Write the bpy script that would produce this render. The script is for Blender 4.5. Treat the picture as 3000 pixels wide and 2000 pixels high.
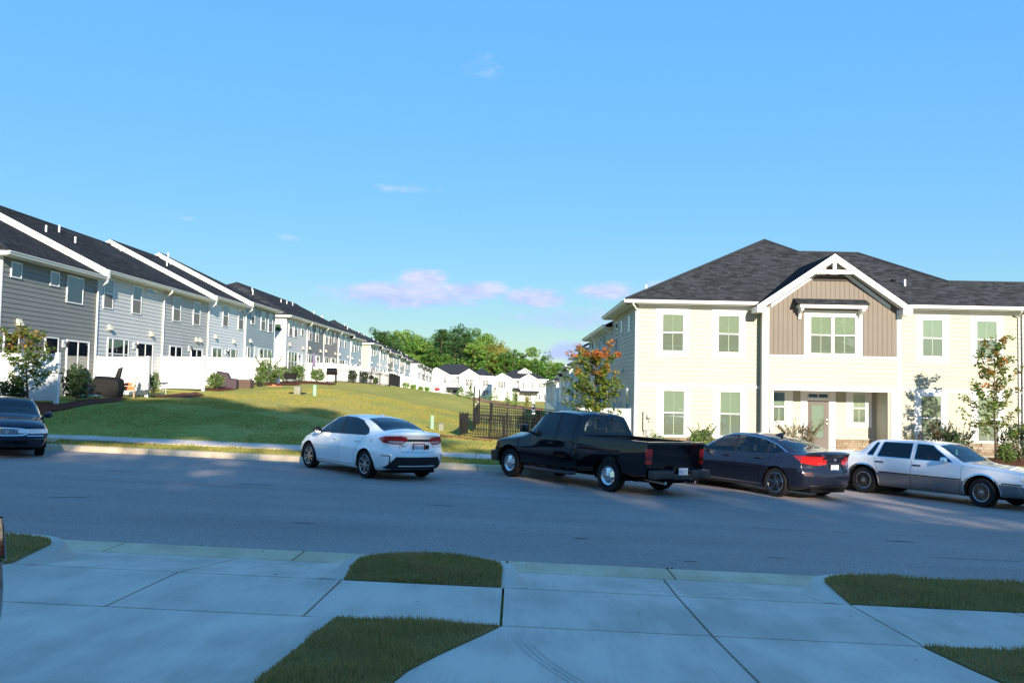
import bpy, bmesh, math, random
import numpy as np
from math import sin, cos, pi, radians, sqrt, atan2
from mathutils import Vector, Matrix
from mathutils.bvhtree import BVHTree

for o in list(bpy.data.objects):
    bpy.data.objects.remove(o, do_unlink=True)
SC = bpy.context.scene
COL = SC.collection
RNG = random.Random(7)
NR = np.random.default_rng(11)

# ------------------------------------------------------------------ camera
CAM_Z = 2.4
yaw, pitch, roll = -0.0048165, 0.0487209, 0.02
f_ = Vector((sin(yaw) * cos(pitch), cos(yaw) * cos(pitch), sin(pitch)))
r0 = Vector((cos(yaw), -sin(yaw), 0)); u0 = r0.cross(f_)
r_ = cos(roll) * r0 + sin(roll) * u0; u_ = -sin(roll) * r0 + cos(roll) * u0
cd = bpy.data.cameras.new('camera'); cam = bpy.data.objects.new('camera', cd); COL.objects.link(cam)
cam.matrix_world = Matrix(((r_.x, u_.x, -f_.x, 0), (r_.y, u_.y, -f_.y, 0), (r_.z, u_.z, -f_.z, CAM_Z), (0, 0, 0, 1)))
cd.sensor_width = 36; cd.lens = 31.2; cd.clip_start = 0.05; cd.clip_end = 6000
SC.camera = cam

# ------------------------------------------------------------------ sky, sun, exposure
SUN_EL, SUN_AZ = 20.0, 15.0        # the sun stands behind the camera, SUN_AZ degrees to its right
SUN_DIR = Vector((sin(radians(SUN_AZ)) * cos(radians(SUN_EL)), -cos(radians(SUN_AZ)) * cos(radians(SUN_EL)), sin(radians(SUN_EL))))
W = bpy.data.worlds.new('World'); SC.world = W; W.use_nodes = True
nt = W.node_tree; nt.nodes.clear()
def N(tree, t, **kw):
    n = tree.nodes.new(t)
    for k, v in kw.items(): setattr(n, k, v)
    return n
wo = N(nt, 'ShaderNodeOutputWorld'); bg = N(nt, 'ShaderNodeBackground'); bg.inputs['Strength'].default_value = 0.15
sky = N(nt, 'ShaderNodeTexSky', sky_type='NISHITA'); sky.sun_disc = False
sky.sun_elevation = radians(SUN_EL); sky.sun_rotation = radians(180 - SUN_AZ)
sky.air_density = 1.0; sky.dust_density = 0.3; sky.ozone_density = 1.2; sky.altitude = 2500
hs = N(nt, 'ShaderNodeHueSaturation'); hs.inputs['Saturation'].default_value = 1.27; hs.inputs['Value'].default_value = 1.14
bw = N(nt, 'ShaderNodeRGBToBW'); nt.links.new(sky.outputs[0], bw.inputs[0])
gam = N(nt, 'ShaderNodeMath', operation='POWER'); nt.links.new(bw.outputs[0], gam.inputs[0]); gam.inputs[1].default_value = -0.8     # evens out the sky's brightness, keeps its hue
vsc = N(nt, 'ShaderNodeVectorMath', operation='SCALE'); nt.links.new(sky.outputs[0], vsc.inputs[0]); nt.links.new(gam.outputs[0], vsc.inputs[3]); nt.links.new(vsc.outputs[0], hs.inputs['Color'])
tint = N(nt, 'ShaderNodeMix', data_type='RGBA', blend_type='MULTIPLY'); tint.inputs[0].default_value = 1.0; tint.inputs[7].default_value = (0.97, 1.05, 0.98, 1); nt.links.new(hs.outputs[0], tint.inputs[6])
# clouds: soft banks low in the sky, laid out by direction
tc = N(nt, 'ShaderNodeTexCoord')
def wmath(op, a, b=None, c=None):
    n = N(nt, 'ShaderNodeMath', operation=op)
    for i, v in enumerate((a, b, c)):
        if v is None: continue
        if isinstance(v, (int, float)): n.inputs[i].default_value = v
        else: nt.links.new(v, n.inputs[i])
    return n.outputs[0]
sp = N(nt, 'ShaderNodeSeparateXYZ'); nt.links.new(tc.outputs['Generated'], sp.inputs[0])
azn = wmath('ARCTAN2', sp.outputs[0], sp.outputs[1]); eln = wmath('ARCSINE', sp.outputs[2])
cmb = N(nt, 'ShaderNodeCombineXYZ'); nt.links.new(azn, cmb.inputs[0]); nt.links.new(wmath('MULTIPLY', eln, 2.6), cmb.inputs[1])
no1 = N(nt, 'ShaderNodeTexNoise'); no1.inputs['Scale'].default_value = 24; no1.inputs['Detail'].default_value = 7; no1.inputs['Roughness'].default_value = 0.55
nt.links.new(cmb.outputs[0], no1.inputs['Vector'])
env = None
for az, el, wa, we, amp in ((-0.125, 0.098, 0.095, 0.017, 1.12), (-0.105, 0.116, 0.03, 0.015, 1.15), (-0.05, 0.105, 0.05, 0.014, 1.0), (0.02, 0.098, 0.05, 0.014, 1.0), (0.10, 0.106, 0.05, 0.014, 0.85), (0.16, 0.11, 0.03, 0.012, 0.7),
                            (-0.255, 0.155, 0.03, 0.008, 0.42), (0.065, 0.036, 0.045, 0.016, 1.0), (-0.235, 0.035, 0.06, 0.016, 1.0), (-0.12, 0.215, 0.08, 0.010, 0.45), (-0.045, 0.345, 0.04, 0.028, 0.44), (0.06, 0.075, 0.12, 0.02, 0.62), (-0.36, 0.168, 0.02, 0.006, 0.4),
                            (0.45, 0.06, 0.2, 0.02, 0.8), (-0.75, 0.08, 0.25, 0.02, 0.8), (1.1, 0.09, 0.3, 0.025, 0.8)):
    da = wmath('DIVIDE', wmath('SUBTRACT', azn, az), wa); de = wmath('DIVIDE', wmath('SUBTRACT', eln, el), we)
    g = wmath('MULTIPLY', wmath('EXPONENT', wmath('MULTIPLY', wmath('ADD', wmath('MULTIPLY', da, da), wmath('MULTIPLY', de, de)), -1.0)), amp)
    env = g if env is None else wmath('MAXIMUM', env, g)
no2 = N(nt, 'ShaderNodeTexNoise'); no2.inputs['Scale'].default_value = 45; no2.inputs['Detail'].default_value = 6; no2.inputs['Roughness'].default_value = 0.6; nt.links.new(cmb.outputs[0], no2.inputs['Vector'])
nz = wmath('ADD', wmath('MULTIPLY', wmath('SUBTRACT', no1.outputs[0], 0.5), 2.0), wmath('MULTIPLY', wmath('SUBTRACT', no2.outputs[0], 0.5), 0.9))
dens = wmath('SUBTRACT', wmath('MULTIPLY', env, wmath('ADD', nz, 1.15)), 0.36)
cden = N(nt, 'ShaderNodeMapRange', interpolation_type='SMOOTHSTEP'); nt.links.new(dens, cden.inputs[0]); cden.inputs[1].default_value = 0.0; cden.inputs[2].default_value = 0.7; cden.inputs[3].default_value = 0.0; cden.inputs[4].default_value = 0.85
cc = N(nt, 'ShaderNodeMix', data_type='RGBA'); cr = N(nt, 'ShaderNodeMapRange'); nt.links.new(wmath('ADD', nz, wmath('MULTIPLY', eln, 9.0)), cr.inputs[0]); cr.inputs[1].default_value = 0.6; cr.inputs[2].default_value = 1.5
nt.links.new(cr.outputs[0], cc.inputs[0]); cc.inputs[6].default_value = (1.15, 1.38, 2.6, 1); cc.inputs[7].default_value = (2.0, 1.95, 2.7, 1)
mx = N(nt, 'ShaderNodeMix', data_type='RGBA'); nt.links.new(cden.outputs[0], mx.inputs[0]); nt.links.new(tint.outputs[2], mx.inputs[6]); nt.links.new(cc.outputs[2], mx.inputs[7])
nt.links.new(mx.outputs[2], bg.inputs[0]); nt.links.new(bg.outputs[0], wo.inputs[0])

sd = bpy.data.lights.new('sun', 'SUN'); sun = bpy.data.objects.new('sun', sd); COL.objects.link(sun)
sd.energy = 2.9; sd.angle = radians(0.53); sd.color = (1.0, 0.89, 0.72)
sun.rotation_euler = (-SUN_DIR).to_track_quat('-Z', 'Y').to_euler(); sun.location = (10, -40, 40)
SC.view_settings.view_transform = 'Standard'; SC.view_settings.look = 'None'
SC.view_settings.exposure = 1.55; SC.view_settings.gamma = 1.0; SC.view_settings.use_curve_mapping = False
SC.render.engine = 'CYCLES'
SC.cycles.max_bounces = 8; SC.cycles.transparent_max_bounces = 12

# ------------------------------------------------------------------ helpers
def thing(name, label, cat, loc=(0, 0, 0), rz=0.0, group=None, kind=None):
    o = bpy.data.objects.new(name, None); COL.objects.link(o)
    o.location = loc; o.rotation_euler = (0, 0, rz); o.empty_display_size = 0.2
    return tag(o, label, cat, group, kind)
def tag(o, label=None, cat=None, group=None, kind=None):
    if label: o['label'] = label
    if cat: o['category'] = cat
    if group: o['group'] = group
    if kind: o['kind'] = kind
    return o
def link(name, me, parent=None, m=None, kind=None):
    if m is not None and not me.materials: me.materials.append(m)
    o = bpy.data.objects.new(name, me); COL.objects.link(o)
    if parent is not None: o.parent = parent
    if kind: o['kind'] = kind
    return o
def np_mesh(name, V, F, smooth=False):
    """V (n,3) array, F (m,k) array of one polygon size"""
    me = bpy.data.meshes.new(name); V = np.asarray(V, np.float32); F = np.asarray(F, np.int32)
    me.vertices.add(len(V)); me.vertices.foreach_set('co', V.ravel())
    m, k = F.shape
    me.loops.add(m * k); me.loops.foreach_set('vertex_index', F.ravel())
    me.polygons.add(m); me.polygons.foreach_set('loop_start', np.arange(m, dtype=np.int32) * k)
    try: me.polygons.foreach_set('loop_total', np.full(m, k, np.int32))
    except Exception: pass
    if smooth: me.polygons.foreach_set('use_smooth', np.ones(m, bool))
    me.update(calc_edges=True); me.validate()
    return me
class MB:
    def __init__(s): s.v = []; s.f = []
    def add(s, vs, fs):
        b = len(s.v); s.v += [tuple(v) for v in vs]; s.f += [tuple(i + b for i in f) for f in fs]; return s
    def box(s, x0, x1, y0, y1, z0, z1):
        return s.add([(x0, y0, z0), (x1, y0, z0), (x1, y1, z0), (x0, y1, z0), (x0, y0, z1), (x1, y0, z1), (x1, y1, z1), (x0, y1, z1)],
                     [(0, 3, 2, 1), (4, 5, 6, 7), (0, 1, 5, 4), (1, 2, 6, 5), (2, 3, 7, 6), (3, 0, 4, 7)])
    def hexa(s, bottom, top):
        n = len(bottom)
        return s.add(list(bottom) + list(top), [tuple(range(n))[::-1], tuple(range(n, 2 * n))] + [(i, (i + 1) % n, n + (i + 1) % n, n + i) for i in range(n)])
    def extr(s, poly, d):
        """closed 3-D polygon pushed along the vector d"""
        d = Vector(d); return s.hexa([Vector(p) for p in poly], [Vector(p) + d for p in poly])
    def ring_box(s, ax, a0, a1, b0, b1, c0, c1, t):
        """rectangular ring in the (y,z) plane: a = y, b = z, c = x"""
        s.box(c0, c1, a0, a1, b0, b0 + t); s.box(c0, c1, a0, a1, b1 - t, b1)
        s.box(c0, c1, a0, a0 + t, b0 + t, b1 - t); s.box(c0, c1, a1 - t, a1, b0 + t, b1 - t); return s
    def tube(s, pts, r, n=8, cap=True):
        pts = [Vector(p) for p in pts]; rs = r if isinstance(r, (list, tuple)) else [r] * len(pts)
        b = len(s.v); up = None
        for i, p in enumerate(pts):
            d = (pts[min(i + 1, len(pts) - 1)] - pts[max(i - 1, 0)]).normalized()
            if up is None: up = Vector((0, 0, 1)) if abs(d.z) < 0.9 else Vector((1, 0, 0))
            a = d.cross(up).normalized(); c = a.cross(d).normalized(); up = c
            for k in range(n):
                t = 2 * pi * k / n; s.v.append(tuple(p + (a * cos(t) + c * sin(t)) * rs[i]))
        for i in range(len(pts) - 1):
            for k in range(n):
                s.f.append((b + i * n + k, b + i * n + (k + 1) % n, b + (i + 1) * n + (k + 1) % n, b + (i + 1) * n + k))
        if cap:
            s.f.append(tuple(b + k for k in range(n))[::-1]); s.f.append(tuple(b + (len(pts) - 1) * n + k for k in range(n)))
        return s
    def lathe(s, prof, n=24, axis='z', o=(0, 0, 0)):
        """prof: (radius, height) pairs turned about an axis through o"""
        b = len(s.v); o = Vector(o)
        for r, h in prof:
            for k in range(n):
                t = 2 * pi * k / n; a, c = r * cos(t), r * sin(t)
                s.v.append(tuple(o + Vector((a, c, h) if axis == 'z' else (a, h, c) if axis == 'y' else (h, a, c))))
        for i in range(len(prof) - 1):
            for k in range(n):
                q = (b + i * n + k, b + i * n + (k + 1) % n, b + (i + 1) * n + (k + 1) % n, b + (i + 1) * n + k)
                s.f.append(q if axis != 'y' else q[::-1])
        return s
    def build(s, name, m, parent=None, smooth=False, loc=None, bevel=0, kind=None, rz=None):
        me = bpy.data.meshes.new(name); me.from_pydata(s.v, [], s.f); me.update()
        bm = bmesh.new(); bm.from_mesh(me); bmesh.ops.recalc_face_normals(bm, faces=bm.faces)
        if bevel: bmesh.ops.bevel(bm, geom=bm.edges[:], offset=bevel, segments=2, affect='EDGES', profile=0.6, clamp_overlap=True)
        bm.to_mesh(me); bm.free()
        if smooth is True:
            for p in me.polygons: p.use_smooth = True
        o = link(name, me, parent, m, kind)
        if smooth == 'auto':
            for p in me.polygons: p.use_smooth = True
            try: me.set_sharp_from_angle(angle=radians(35))
            except Exception: pass
        if loc is not None: o.location = loc
        if rz is not None: o.rotation_euler = (0, 0, rz)
        return o
_unit = {}
def ubox(name, m, parent, x0, x1, y0, y1, z0, z1, wedge=False):
    """a box piece that shares one unit mesh per material, placed and sized by its object"""
    key = (m.name, wedge)
    if key not in _unit:
        me = bpy.data.meshes.new('unit_piece'); t = 0.3 if wedge else 1.0
        me.from_pydata([(0, 0, 0), (1, 0, 0), (1, 1, 0), (0, 1, 0), (0, 0, 1), (t, 0, 1), (t, 1, 1), (0, 1, 1)], [],
                       [(0, 3, 2, 1), (4, 5, 6, 7), (0, 1, 5, 4), (1, 2, 6, 5), (2, 3, 7, 6), (3, 0, 4, 7)])
        me.materials.append(m); _unit[key] = me
    o = bpy.data.objects.new(name, _unit[key]); COL.objects.link(o); o.parent = parent
    o.location = (x0, y0, z0); o.scale = (x1 - x0, y1 - y0, z1 - z0)
    return o
def copy_tree(o, parent=None):
    c = o.copy(); COL.objects.link(c); c.parent = parent
    for ch in list(o.children): copy_tree(ch, c)
    return c

# ------------------------------------------------------------------ materials
MATS = {}
def lk(t, a, b): t.links.new(a, b)
def mat(name, col, rough=0.6, metal=0.0, spec=0.4, var=0.0, vscale=3.0, col2=None, bump=0.0, bscale=40.0, coat=0.0, island=0.0, stretch=None, detail=4.0, emit=None):
    if name in MATS: return MATS[name]
    m = bpy.data.materials.new(name); m.use_nodes = True; t = m.node_tree; b = t.nodes['Principled BSDF']
    b.inputs['Base Color'].default_value = (*col, 1); b.inputs['Roughness'].default_value = rough
    b.inputs['Metallic'].default_value = metal; b.inputs['Specular IOR Level'].default_value = spec
    b.inputs['Coat Weight'].default_value = coat; b.inputs['Coat Roughness'].default_value = 0.04
    geo = N(t, 'ShaderNodeNewGeometry'); pos = geo.outputs['Position']
    if stretch:
        mp = N(t, 'ShaderNodeMapping'); mp.inputs['Scale'].default_value = stretch; lk(t, pos, mp.inputs[0]); pos = mp.outputs[0]
    last = None
    if var or col2:
        no = N(t, 'ShaderNodeTexNoise'); no.inputs['Scale'].default_value = vscale; no.inputs['Detail'].default_value = detail; no.inputs['Roughness'].default_value = 0.6; lk(t, pos, no.inputs['Vector'])
        rp = N(t, 'ShaderNodeValToRGB'); c2 = col2 if col2 else tuple(min(1, c * (1 + var)) for c in col); c1 = col if col2 else tuple(c * (1 - var) for c in col)
        rp.color_ramp.elements[0].color = (*c1, 1); rp.color_ramp.elements[1].color = (*c2, 1)
        rp.color_ramp.elements[0].position = 0.3; rp.color_ramp.elements[1].position = 0.7
        lk(t, no.outputs[0], rp.inputs[0]); last = rp.outputs[0]; lk(t, last, b.inputs['Base Color'])
    if island:
        h = N(t, 'ShaderNodeHueSaturation'); mr = N(t, 'ShaderNodeMapRange'); mr.inputs[3].default_value = 1 - island; mr.inputs[4].default_value = 1 + island
        lk(t, geo.outputs['Random Per Island'], mr.inputs[0]); lk(t, mr.outputs[0], h.inputs['Value'])
        if last is not None: lk(t, last, h.inputs['Color'])
        else: h.inputs['Color'].default_value = (*col, 1)
        lk(t, h.outputs[0], b.inputs['Base Color'])
    if bump:
        nb = N(t, 'ShaderNodeTexNoise'); nb.inputs['Scale'].default_value = bscale; nb.inputs['Detail'].default_value = 5; lk(t, pos, nb.inputs['Vector'])
        bp = N(t, 'ShaderNodeBump'); bp.inputs['Strength'].default_value = bump; bp.inputs['Distance'].default_value = 0.02; lk(t, nb.outputs[0], bp.inputs['Height']); lk(t, bp.outputs[0], b.inputs['Normal'])
    if emit: b.inputs['Emission Color'].default_value = (*emit, 1); b.inputs['Emission Strength'].default_value = 1
    MATS[name] = m; return m
def glass_mat(name, tint, refl=0.06, rough=0.01, keep=0.75):
    """thin pane: tinted see-through plus a sharp reflection"""
    m = bpy.data.materials.new(name); m.use_nodes = True; t = m.node_tree; t.nodes.clear()
    out = N(t, 'ShaderNodeOutputMaterial'); tr = N(t, 'ShaderNodeBsdfTransparent'); tr.inputs[0].default_value = (*tint, 1)
    gl = N(t, 'ShaderNodeBsdfGlossy'); gl.inputs['Roughness'].default_value = rough; gl.inputs[0].default_value = (0.95, 0.97, 1, 1)
    fr = N(t, 'ShaderNodeFresnel'); fr.inputs[0].default_value = 1.45
    ma = N(t, 'ShaderNodeMath', operation='MULTIPLY_ADD'); lk(t, fr.outputs[0], ma.inputs[0]); ma.inputs[1].default_value = 0.9; ma.inputs[2].default_value = refl
    mxs = N(t, 'ShaderNodeMixShader'); lk(t, ma.outputs[0], mxs.inputs[0]); lk(t, tr.outputs[0], mxs.inputs[1]); lk(t, gl.outputs[0], mxs.inputs[2]); lk(t, mxs.outputs[0], out.inputs[0])
    return m
def leaf_mat(name, cols, trans=0.35, hue=0.0):
    """cols: ramp of leaf colours picked at random for each leaf"""
    m = bpy.data.materials.new(name); m.use_nodes = True; t = m.node_tree; t.nodes.clear()
    out = N(t, 'ShaderNodeOutputMaterial'); geo = N(t, 'ShaderNodeNewGeometry'); rp = N(t, 'ShaderNodeValToRGB')
    e = rp.color_ramp.elements
    while len(e) < len(cols): e.new(0.5)
    for i, c in enumerate(cols): e[i].position = i / max(1, len(cols) - 1); e[i].color = (*c, 1)
    lk(t, geo.outputs['Random Per Island'], rp.inputs[0])
    d = N(t, 'ShaderNodeBsdfPrincipled'); d.inputs['Roughness'].default_value = 0.55; d.inputs['Specular IOR Level'].default_value = 0.25; lk(t, rp.outputs[0], d.inputs['Base Color'])
    tl = N(t, 'ShaderNodeBsdfTranslucent'); lk(t, rp.outputs[0], tl.inputs[0])
    ms = N(t, 'ShaderNodeMixShader'); ms.inputs[0].default_value = trans; lk(t, d.outputs[0], ms.inputs[1]); lk(t, tl.outputs[0], ms.inputs[2]); lk(t, ms.outputs[0], out.inputs[0])
    MATS[name] = m; return m

M_white = mat('white_trim', (0.80, 0.80, 0.78), 0.45, var=0.03, vscale=0.8)
M_vinyl = mat('white_vinyl', (0.82, 0.82, 0.82), 0.4, var=0.02, vscale=1.5)
M_cream = mat('cream_siding', (0.395, 0.382, 0.295), 0.5, var=0.04, vscale=0.7)
M_tan = mat('tan_batten', (0.17, 0.138, 0.11), 0.55, var=0.05, vscale=0.9)
M_shingle = mat('asphalt_shingle', (0.031, 0.034, 0.040), 0.9, spec=0.2, var=0.3, vscale=30, island=0.5, bump=0.5, bscale=120)
M_shingle_far = mat('asphalt_shingle_plain', (0.031, 0.034, 0.040), 0.9, spec=0.2, var=0.5, vscale=5, bump=0.5, bscale=60, stretch=(1, 0.35, 2))
M_black = mat('black_metal', (0.005, 0.005, 0.006), 0.5, spec=0.2)
M_rubber = mat('tyre_rubber', (0.014, 0.014, 0.015), 0.8, spec=0.25, bump=0.3, bscale=60)
M_dark = mat('dark_underside', (0.008, 0.008, 0.009), 0.8, spec=0.1)
M_chrome = mat('chrome', (0.75, 0.76, 0.78), 0.12, metal=1.0)
M_alloy = mat('alloy', (0.55, 0.56, 0.58), 0.25, metal=1.0)
M_trunk = mat('bark', (0.10, 0.075, 0.055), 0.9, spec=0.1, var=0.35, vscale=12, bump=0.6, bscale=30, stretch=(1, 1, 0.25))
M_green_plastic = mat('pale_green_plastic', (0.30, 0.48, 0.31), 0.5, var=0.05)
M_pane = glass_mat('window_glass', (0.84, 0.89, 0.86), refl=0.06)
M_pane_teal = glass_mat('coated_window_glass', (0.62, 0.78, 0.80), refl=0.10)
M_screen = mat('insect_screen', (0.20, 0.20, 0.19), 0.8, spec=0.1)
M_blind = mat('window_blind', (0.37, 0.385, 0.30), 0.6, var=0.03)
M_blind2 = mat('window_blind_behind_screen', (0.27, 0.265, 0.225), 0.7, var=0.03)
M_room_refl = mat('dim_room_green_reflection', (0.045, 0.105, 0.045), 0.8, var=0.4, vscale=1.2)  # dim backing; its green is the reflection of lawn and trees, painted in
M_curtain_refl = mat('curtain_teal_reflection', (0.15, 0.32, 0.36), 0.8, var=0.2, vscale=8, stretch=(1, 6, 0.2))  # curtain whose teal imitates what the upper panes reflect
M_vent = mat('cream_vent', (0.66, 0.61, 0.44), 0.5)
M_greybox = mat('grey_steel_box', (0.40, 0.39, 0.34), 0.5, var=0.06)
M_mulch = mat('mulch', (0.085, 0.032, 0.020), 0.95, spec=0.1, col2=(0.17, 0.065, 0.04), vscale=9, bump=1.0, bscale=25, detail=8)
M_soil = mat('red_soil', (0.30, 0.13, 0.06), 0.95, spec=0.1, col2=(0.16, 0.09, 0.045), vscale=5, bump=0.6, bscale=20)

def concrete(name, base, warm=0.0):
    if name in MATS: return MATS[name]
    m = mat(name, base, 0.85, spec=0.25, bump=0.12, bscale=160); t = m.node_tree; b = t.nodes['Principled BSDF']
    geo = N(t, 'ShaderNodeNewGeometry')
    n1 = N(t, 'ShaderNodeTexNoise'); n1.inputs['Scale'].default_value = 0.8; n1.inputs['Detail'].default_value = 6; lk(t, geo.outputs['Position'], n1.inputs['Vector'])
    mp = N(t, 'ShaderNodeMapping'); mp.inputs['Scale'].default_value = (1.6, 0.7, 1); lk(t, geo.outputs['Position'], mp.inputs[0])
    n2 = N(t, 'ShaderNodeTexNoise'); n2.inputs['Scale'].default_value = 1.6; n2.inputs['Detail'].default_value = 5; lk(t, mp.outputs[0], n2.inputs['Vector'])
    n3 = N(t, 'ShaderNodeTexNoise'); n3.inputs['Scale'].default_value = 90; n3.inputs['Detail'].default_value = 3; lk(t, geo.outputs['Position'], n3.inputs['Vector'])
    a = N(t, 'ShaderNodeMath', operation='ADD'); lk(t, n1.outputs[0], a.inputs[0]); lk(t, n2.outputs[0], a.inputs[1])
    a2 = N(t, 'ShaderNodeMath', operation='MULTIPLY_ADD'); lk(t, n3.outputs[0], a2.inputs[0]); a2.inputs[1].default_value = 0.5
    mq = N(t, 'ShaderNodeMapping'); mq.inputs['Scale'].default_value = (26, 1.5, 1); lk(t, geo.outputs['Position'], mq.inputs[0])
    n4 = N(t, 'ShaderNodeTexNoise'); n4.inputs['Scale'].default_value = 1.5; n4.inputs['Detail'].default_value = 3; lk(t, mq.outputs[0], n4.inputs['Vector'])
    a3 = N(t, 'ShaderNodeMath', operation='MULTIPLY_ADD'); lk(t, n4.outputs[0], a3.inputs[0]); a3.inputs[1].default_value = 0.3; lk(t, a.outputs[0], a3.inputs[2]); lk(t, a3.outputs[0], a2.inputs[2])
    rp = N(t, 'ShaderNodeValToRGB'); lk(t, a2.outputs[0], rp.inputs[0])
    mr = rp.color_ramp.elements; mr[0].position = 0.75; mr[1].position = 1.0
    w = (1 + warm, 1 + warm * 0.3, 1 - warm)
    mr[0].color = (base[0] * 0.84 * w[0], base[1] * 0.83 * w[1], base[2] * 0.82 * w[2], 1); mr[1].color = (base[0] * 1.1, base[1] * 1.1, base[2] * 1.1, 1)
    mm = N(t, 'ShaderNodeMapRange'); mm.inputs[1].default_value = 1.05; mm.inputs[2].default_value = 1.75; lk(t, a2.outputs[0], mm.inputs[0]); lk(t, mm.outputs[0], rp.inputs[0])
    mr[0].position = 0.25; mr[1].position = 0.75
    lk(t, rp.outputs[0], b.inputs['Base Color']); return m
M_conc = concrete('concrete', (0.64, 0.52, 0.43))
M_conc2 = concrete('concrete_tan', (0.64, 0.50, 0.34), 0.05)
M_conc3 = concrete('concrete_driveway', (0.67, 0.55, 0.46))

def asphalt():
    m = mat('asphalt', (0.10, 0.10, 0.105), 0.78, spec=0.35, bump=0.7, bscale=110); t = m.node_tree; b = t.nodes['Principled BSDF']
    geo = N(t, 'ShaderNodeNewGeometry')
    vo = N(t, 'ShaderNodeTexVoronoi'); vo.inputs['Scale'].default_value = 95; lk(t, geo.outputs['Position'], vo.inputs['Vector'])
    rp = N(t, 'ShaderNodeValToRGB'); e = rp.color_ramp.elements; e[0].position = 0.0; e[0].color = (0.265, 0.215, 0.19, 1); e[1].position = 1.0; e[1].color = (0.55, 0.46, 0.42, 1)
    e.new(0.72).color = (0.345, 0.285, 0.255, 1)
    sx = N(t, 'ShaderNodeSeparateColor'); lk(t, vo.outputs['Color'], sx.inputs[0]); lk(t, sx.outputs[0], rp.inputs[0])
    n1 = N(t, 'ShaderNodeTexNoise'); n1.inputs['Scale'].default_value = 0.35; n1.inputs['Detail'].default_value = 6; lk(t, geo.outputs['Position'], n1.inputs['Vector'])
    mp = N(t, 'ShaderNodeMapping'); mp.inputs['Scale'].default_value = (0.08, 1.1, 1); lk(t, geo.outputs['Position'], mp.inputs[0])
    n2 = N(t, 'ShaderNodeTexNoise'); n2.inputs['Scale'].default_value = 1.0; n2.inputs['Detail'].default_value = 4; lk(t, mp.outputs[0], n2.inputs['Vector'])
    ad = N(t, 'ShaderNodeMath', operation='ADD'); lk(t, n1.outputs[0], ad.inputs[0]); lk(t, n2.outputs[0], ad.inputs[1])
    mr = N(t, 'ShaderNodeMapRange'); mr.inputs[1].default_value = 0.6; mr.inputs[2].default_value = 1.4; mr.inputs[3].default_value = 0.82; mr.inputs[4].default_value = 1.16; lk(t, ad.outputs[0], mr.inputs[0])
    h = N(t, 'ShaderNodeHueSaturation'); lk(t, rp.outputs[0], h.inputs['Color']); lk(t, mr.outputs[0], h.inputs['Value']); lk(t, h.outputs[0], b.inputs['Base Color'])
    return m
M_asph = asphalt()
def lawn_mat():
    m = mat('lawn', (0.12, 0.13, 0.03), 0.9, spec=0.1, bump=0.9, bscale=22); t = m.node_tree; b = t.nodes['Principled BSDF']
    geo = N(t, 'ShaderNodeNewGeometry')
    def noise(s, d, st=None):
        n = N(t, 'ShaderNodeTexNoise'); n.inputs['Scale'].default_value = s; n.inputs['Detail'].default_value = d; n.inputs['Roughness'].default_value = 0.65
        if st:
            mp = N(t, 'ShaderNodeMapping'); mp.inputs['Scale'].default_value = st; mp.inputs['Rotation'].default_value = (0, 0, 0.5); lk(t, geo.outputs['Position'], mp.inputs[0]); lk(t, mp.outputs[0], n.inputs['Vector'])
        else: lk(t, geo.outputs['Position'], n.inputs['Vector'])
        return n.outputs[0]
    r1 = N(t, 'ShaderNodeValToRGB'); e = r1.color_ramp.elements
    e[0].position = 0.30; e[0].color = (0.235, 0.25, 0.05, 1); e[1].position = 0.72; e[1].color = (0.44, 0.345, 0.10, 1); e.new(0.5).color = (0.335, 0.31, 0.068, 1)
    lk(t, noise(0.14, 6, (1, 0.45, 1)), r1.inputs[0])
    r2 = N(t, 'ShaderNodeValToRGB'); e = r2.color_ramp.elements; e[0].position = 0.60; e[0].color = (0, 0, 0, 1); e[1].position = 0.74; e[1].color = (0.8, 0.8, 0.8, 1); lk(t, noise(0.33, 7), r2.inputs[0])
    mxn = N(t, 'ShaderNodeMix', data_type='RGBA'); lk(t, r2.outputs[0], mxn.inputs[0]); lk(t, r1.outputs[0], mxn.inputs[6]); mxn.inputs[7].default_value = (0.46, 0.26, 0.10, 1)
    h = N(t, 'ShaderNodeHueSaturation'); mr = N(t, 'ShaderNodeMapRange'); mr.inputs[1].default_value = 0.25; mr.inputs[2].default_value = 0.75; mr.inputs[3].default_value = 0.62; mr.inputs[4].default_value = 1.35
    lk(t, noise(6.0, 6), mr.inputs[0]); lk(t, mr.outputs[0], h.inputs['Value']); lk(t, mxn.outputs[2], h.inputs['Color']); lk(t, h.outputs[0], b.inputs['Base Color'])
    return m
M_lawn = lawn_mat()
M_blade_shade = leaf_mat('grass_blade', [(0.28, 0.23, 0.065), (0.38, 0.29, 0.085), (0.60, 0.40, 0.16), (0.31, 0.25, 0.07)], 0.3)
M_blade_lawn = leaf_mat('lawn_blade', [(0.25, 0.26, 0.05), (0.34, 0.32, 0.07), (0.45, 0.35, 0.11), (0.29, 0.285, 0.06)], 0.3)
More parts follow.
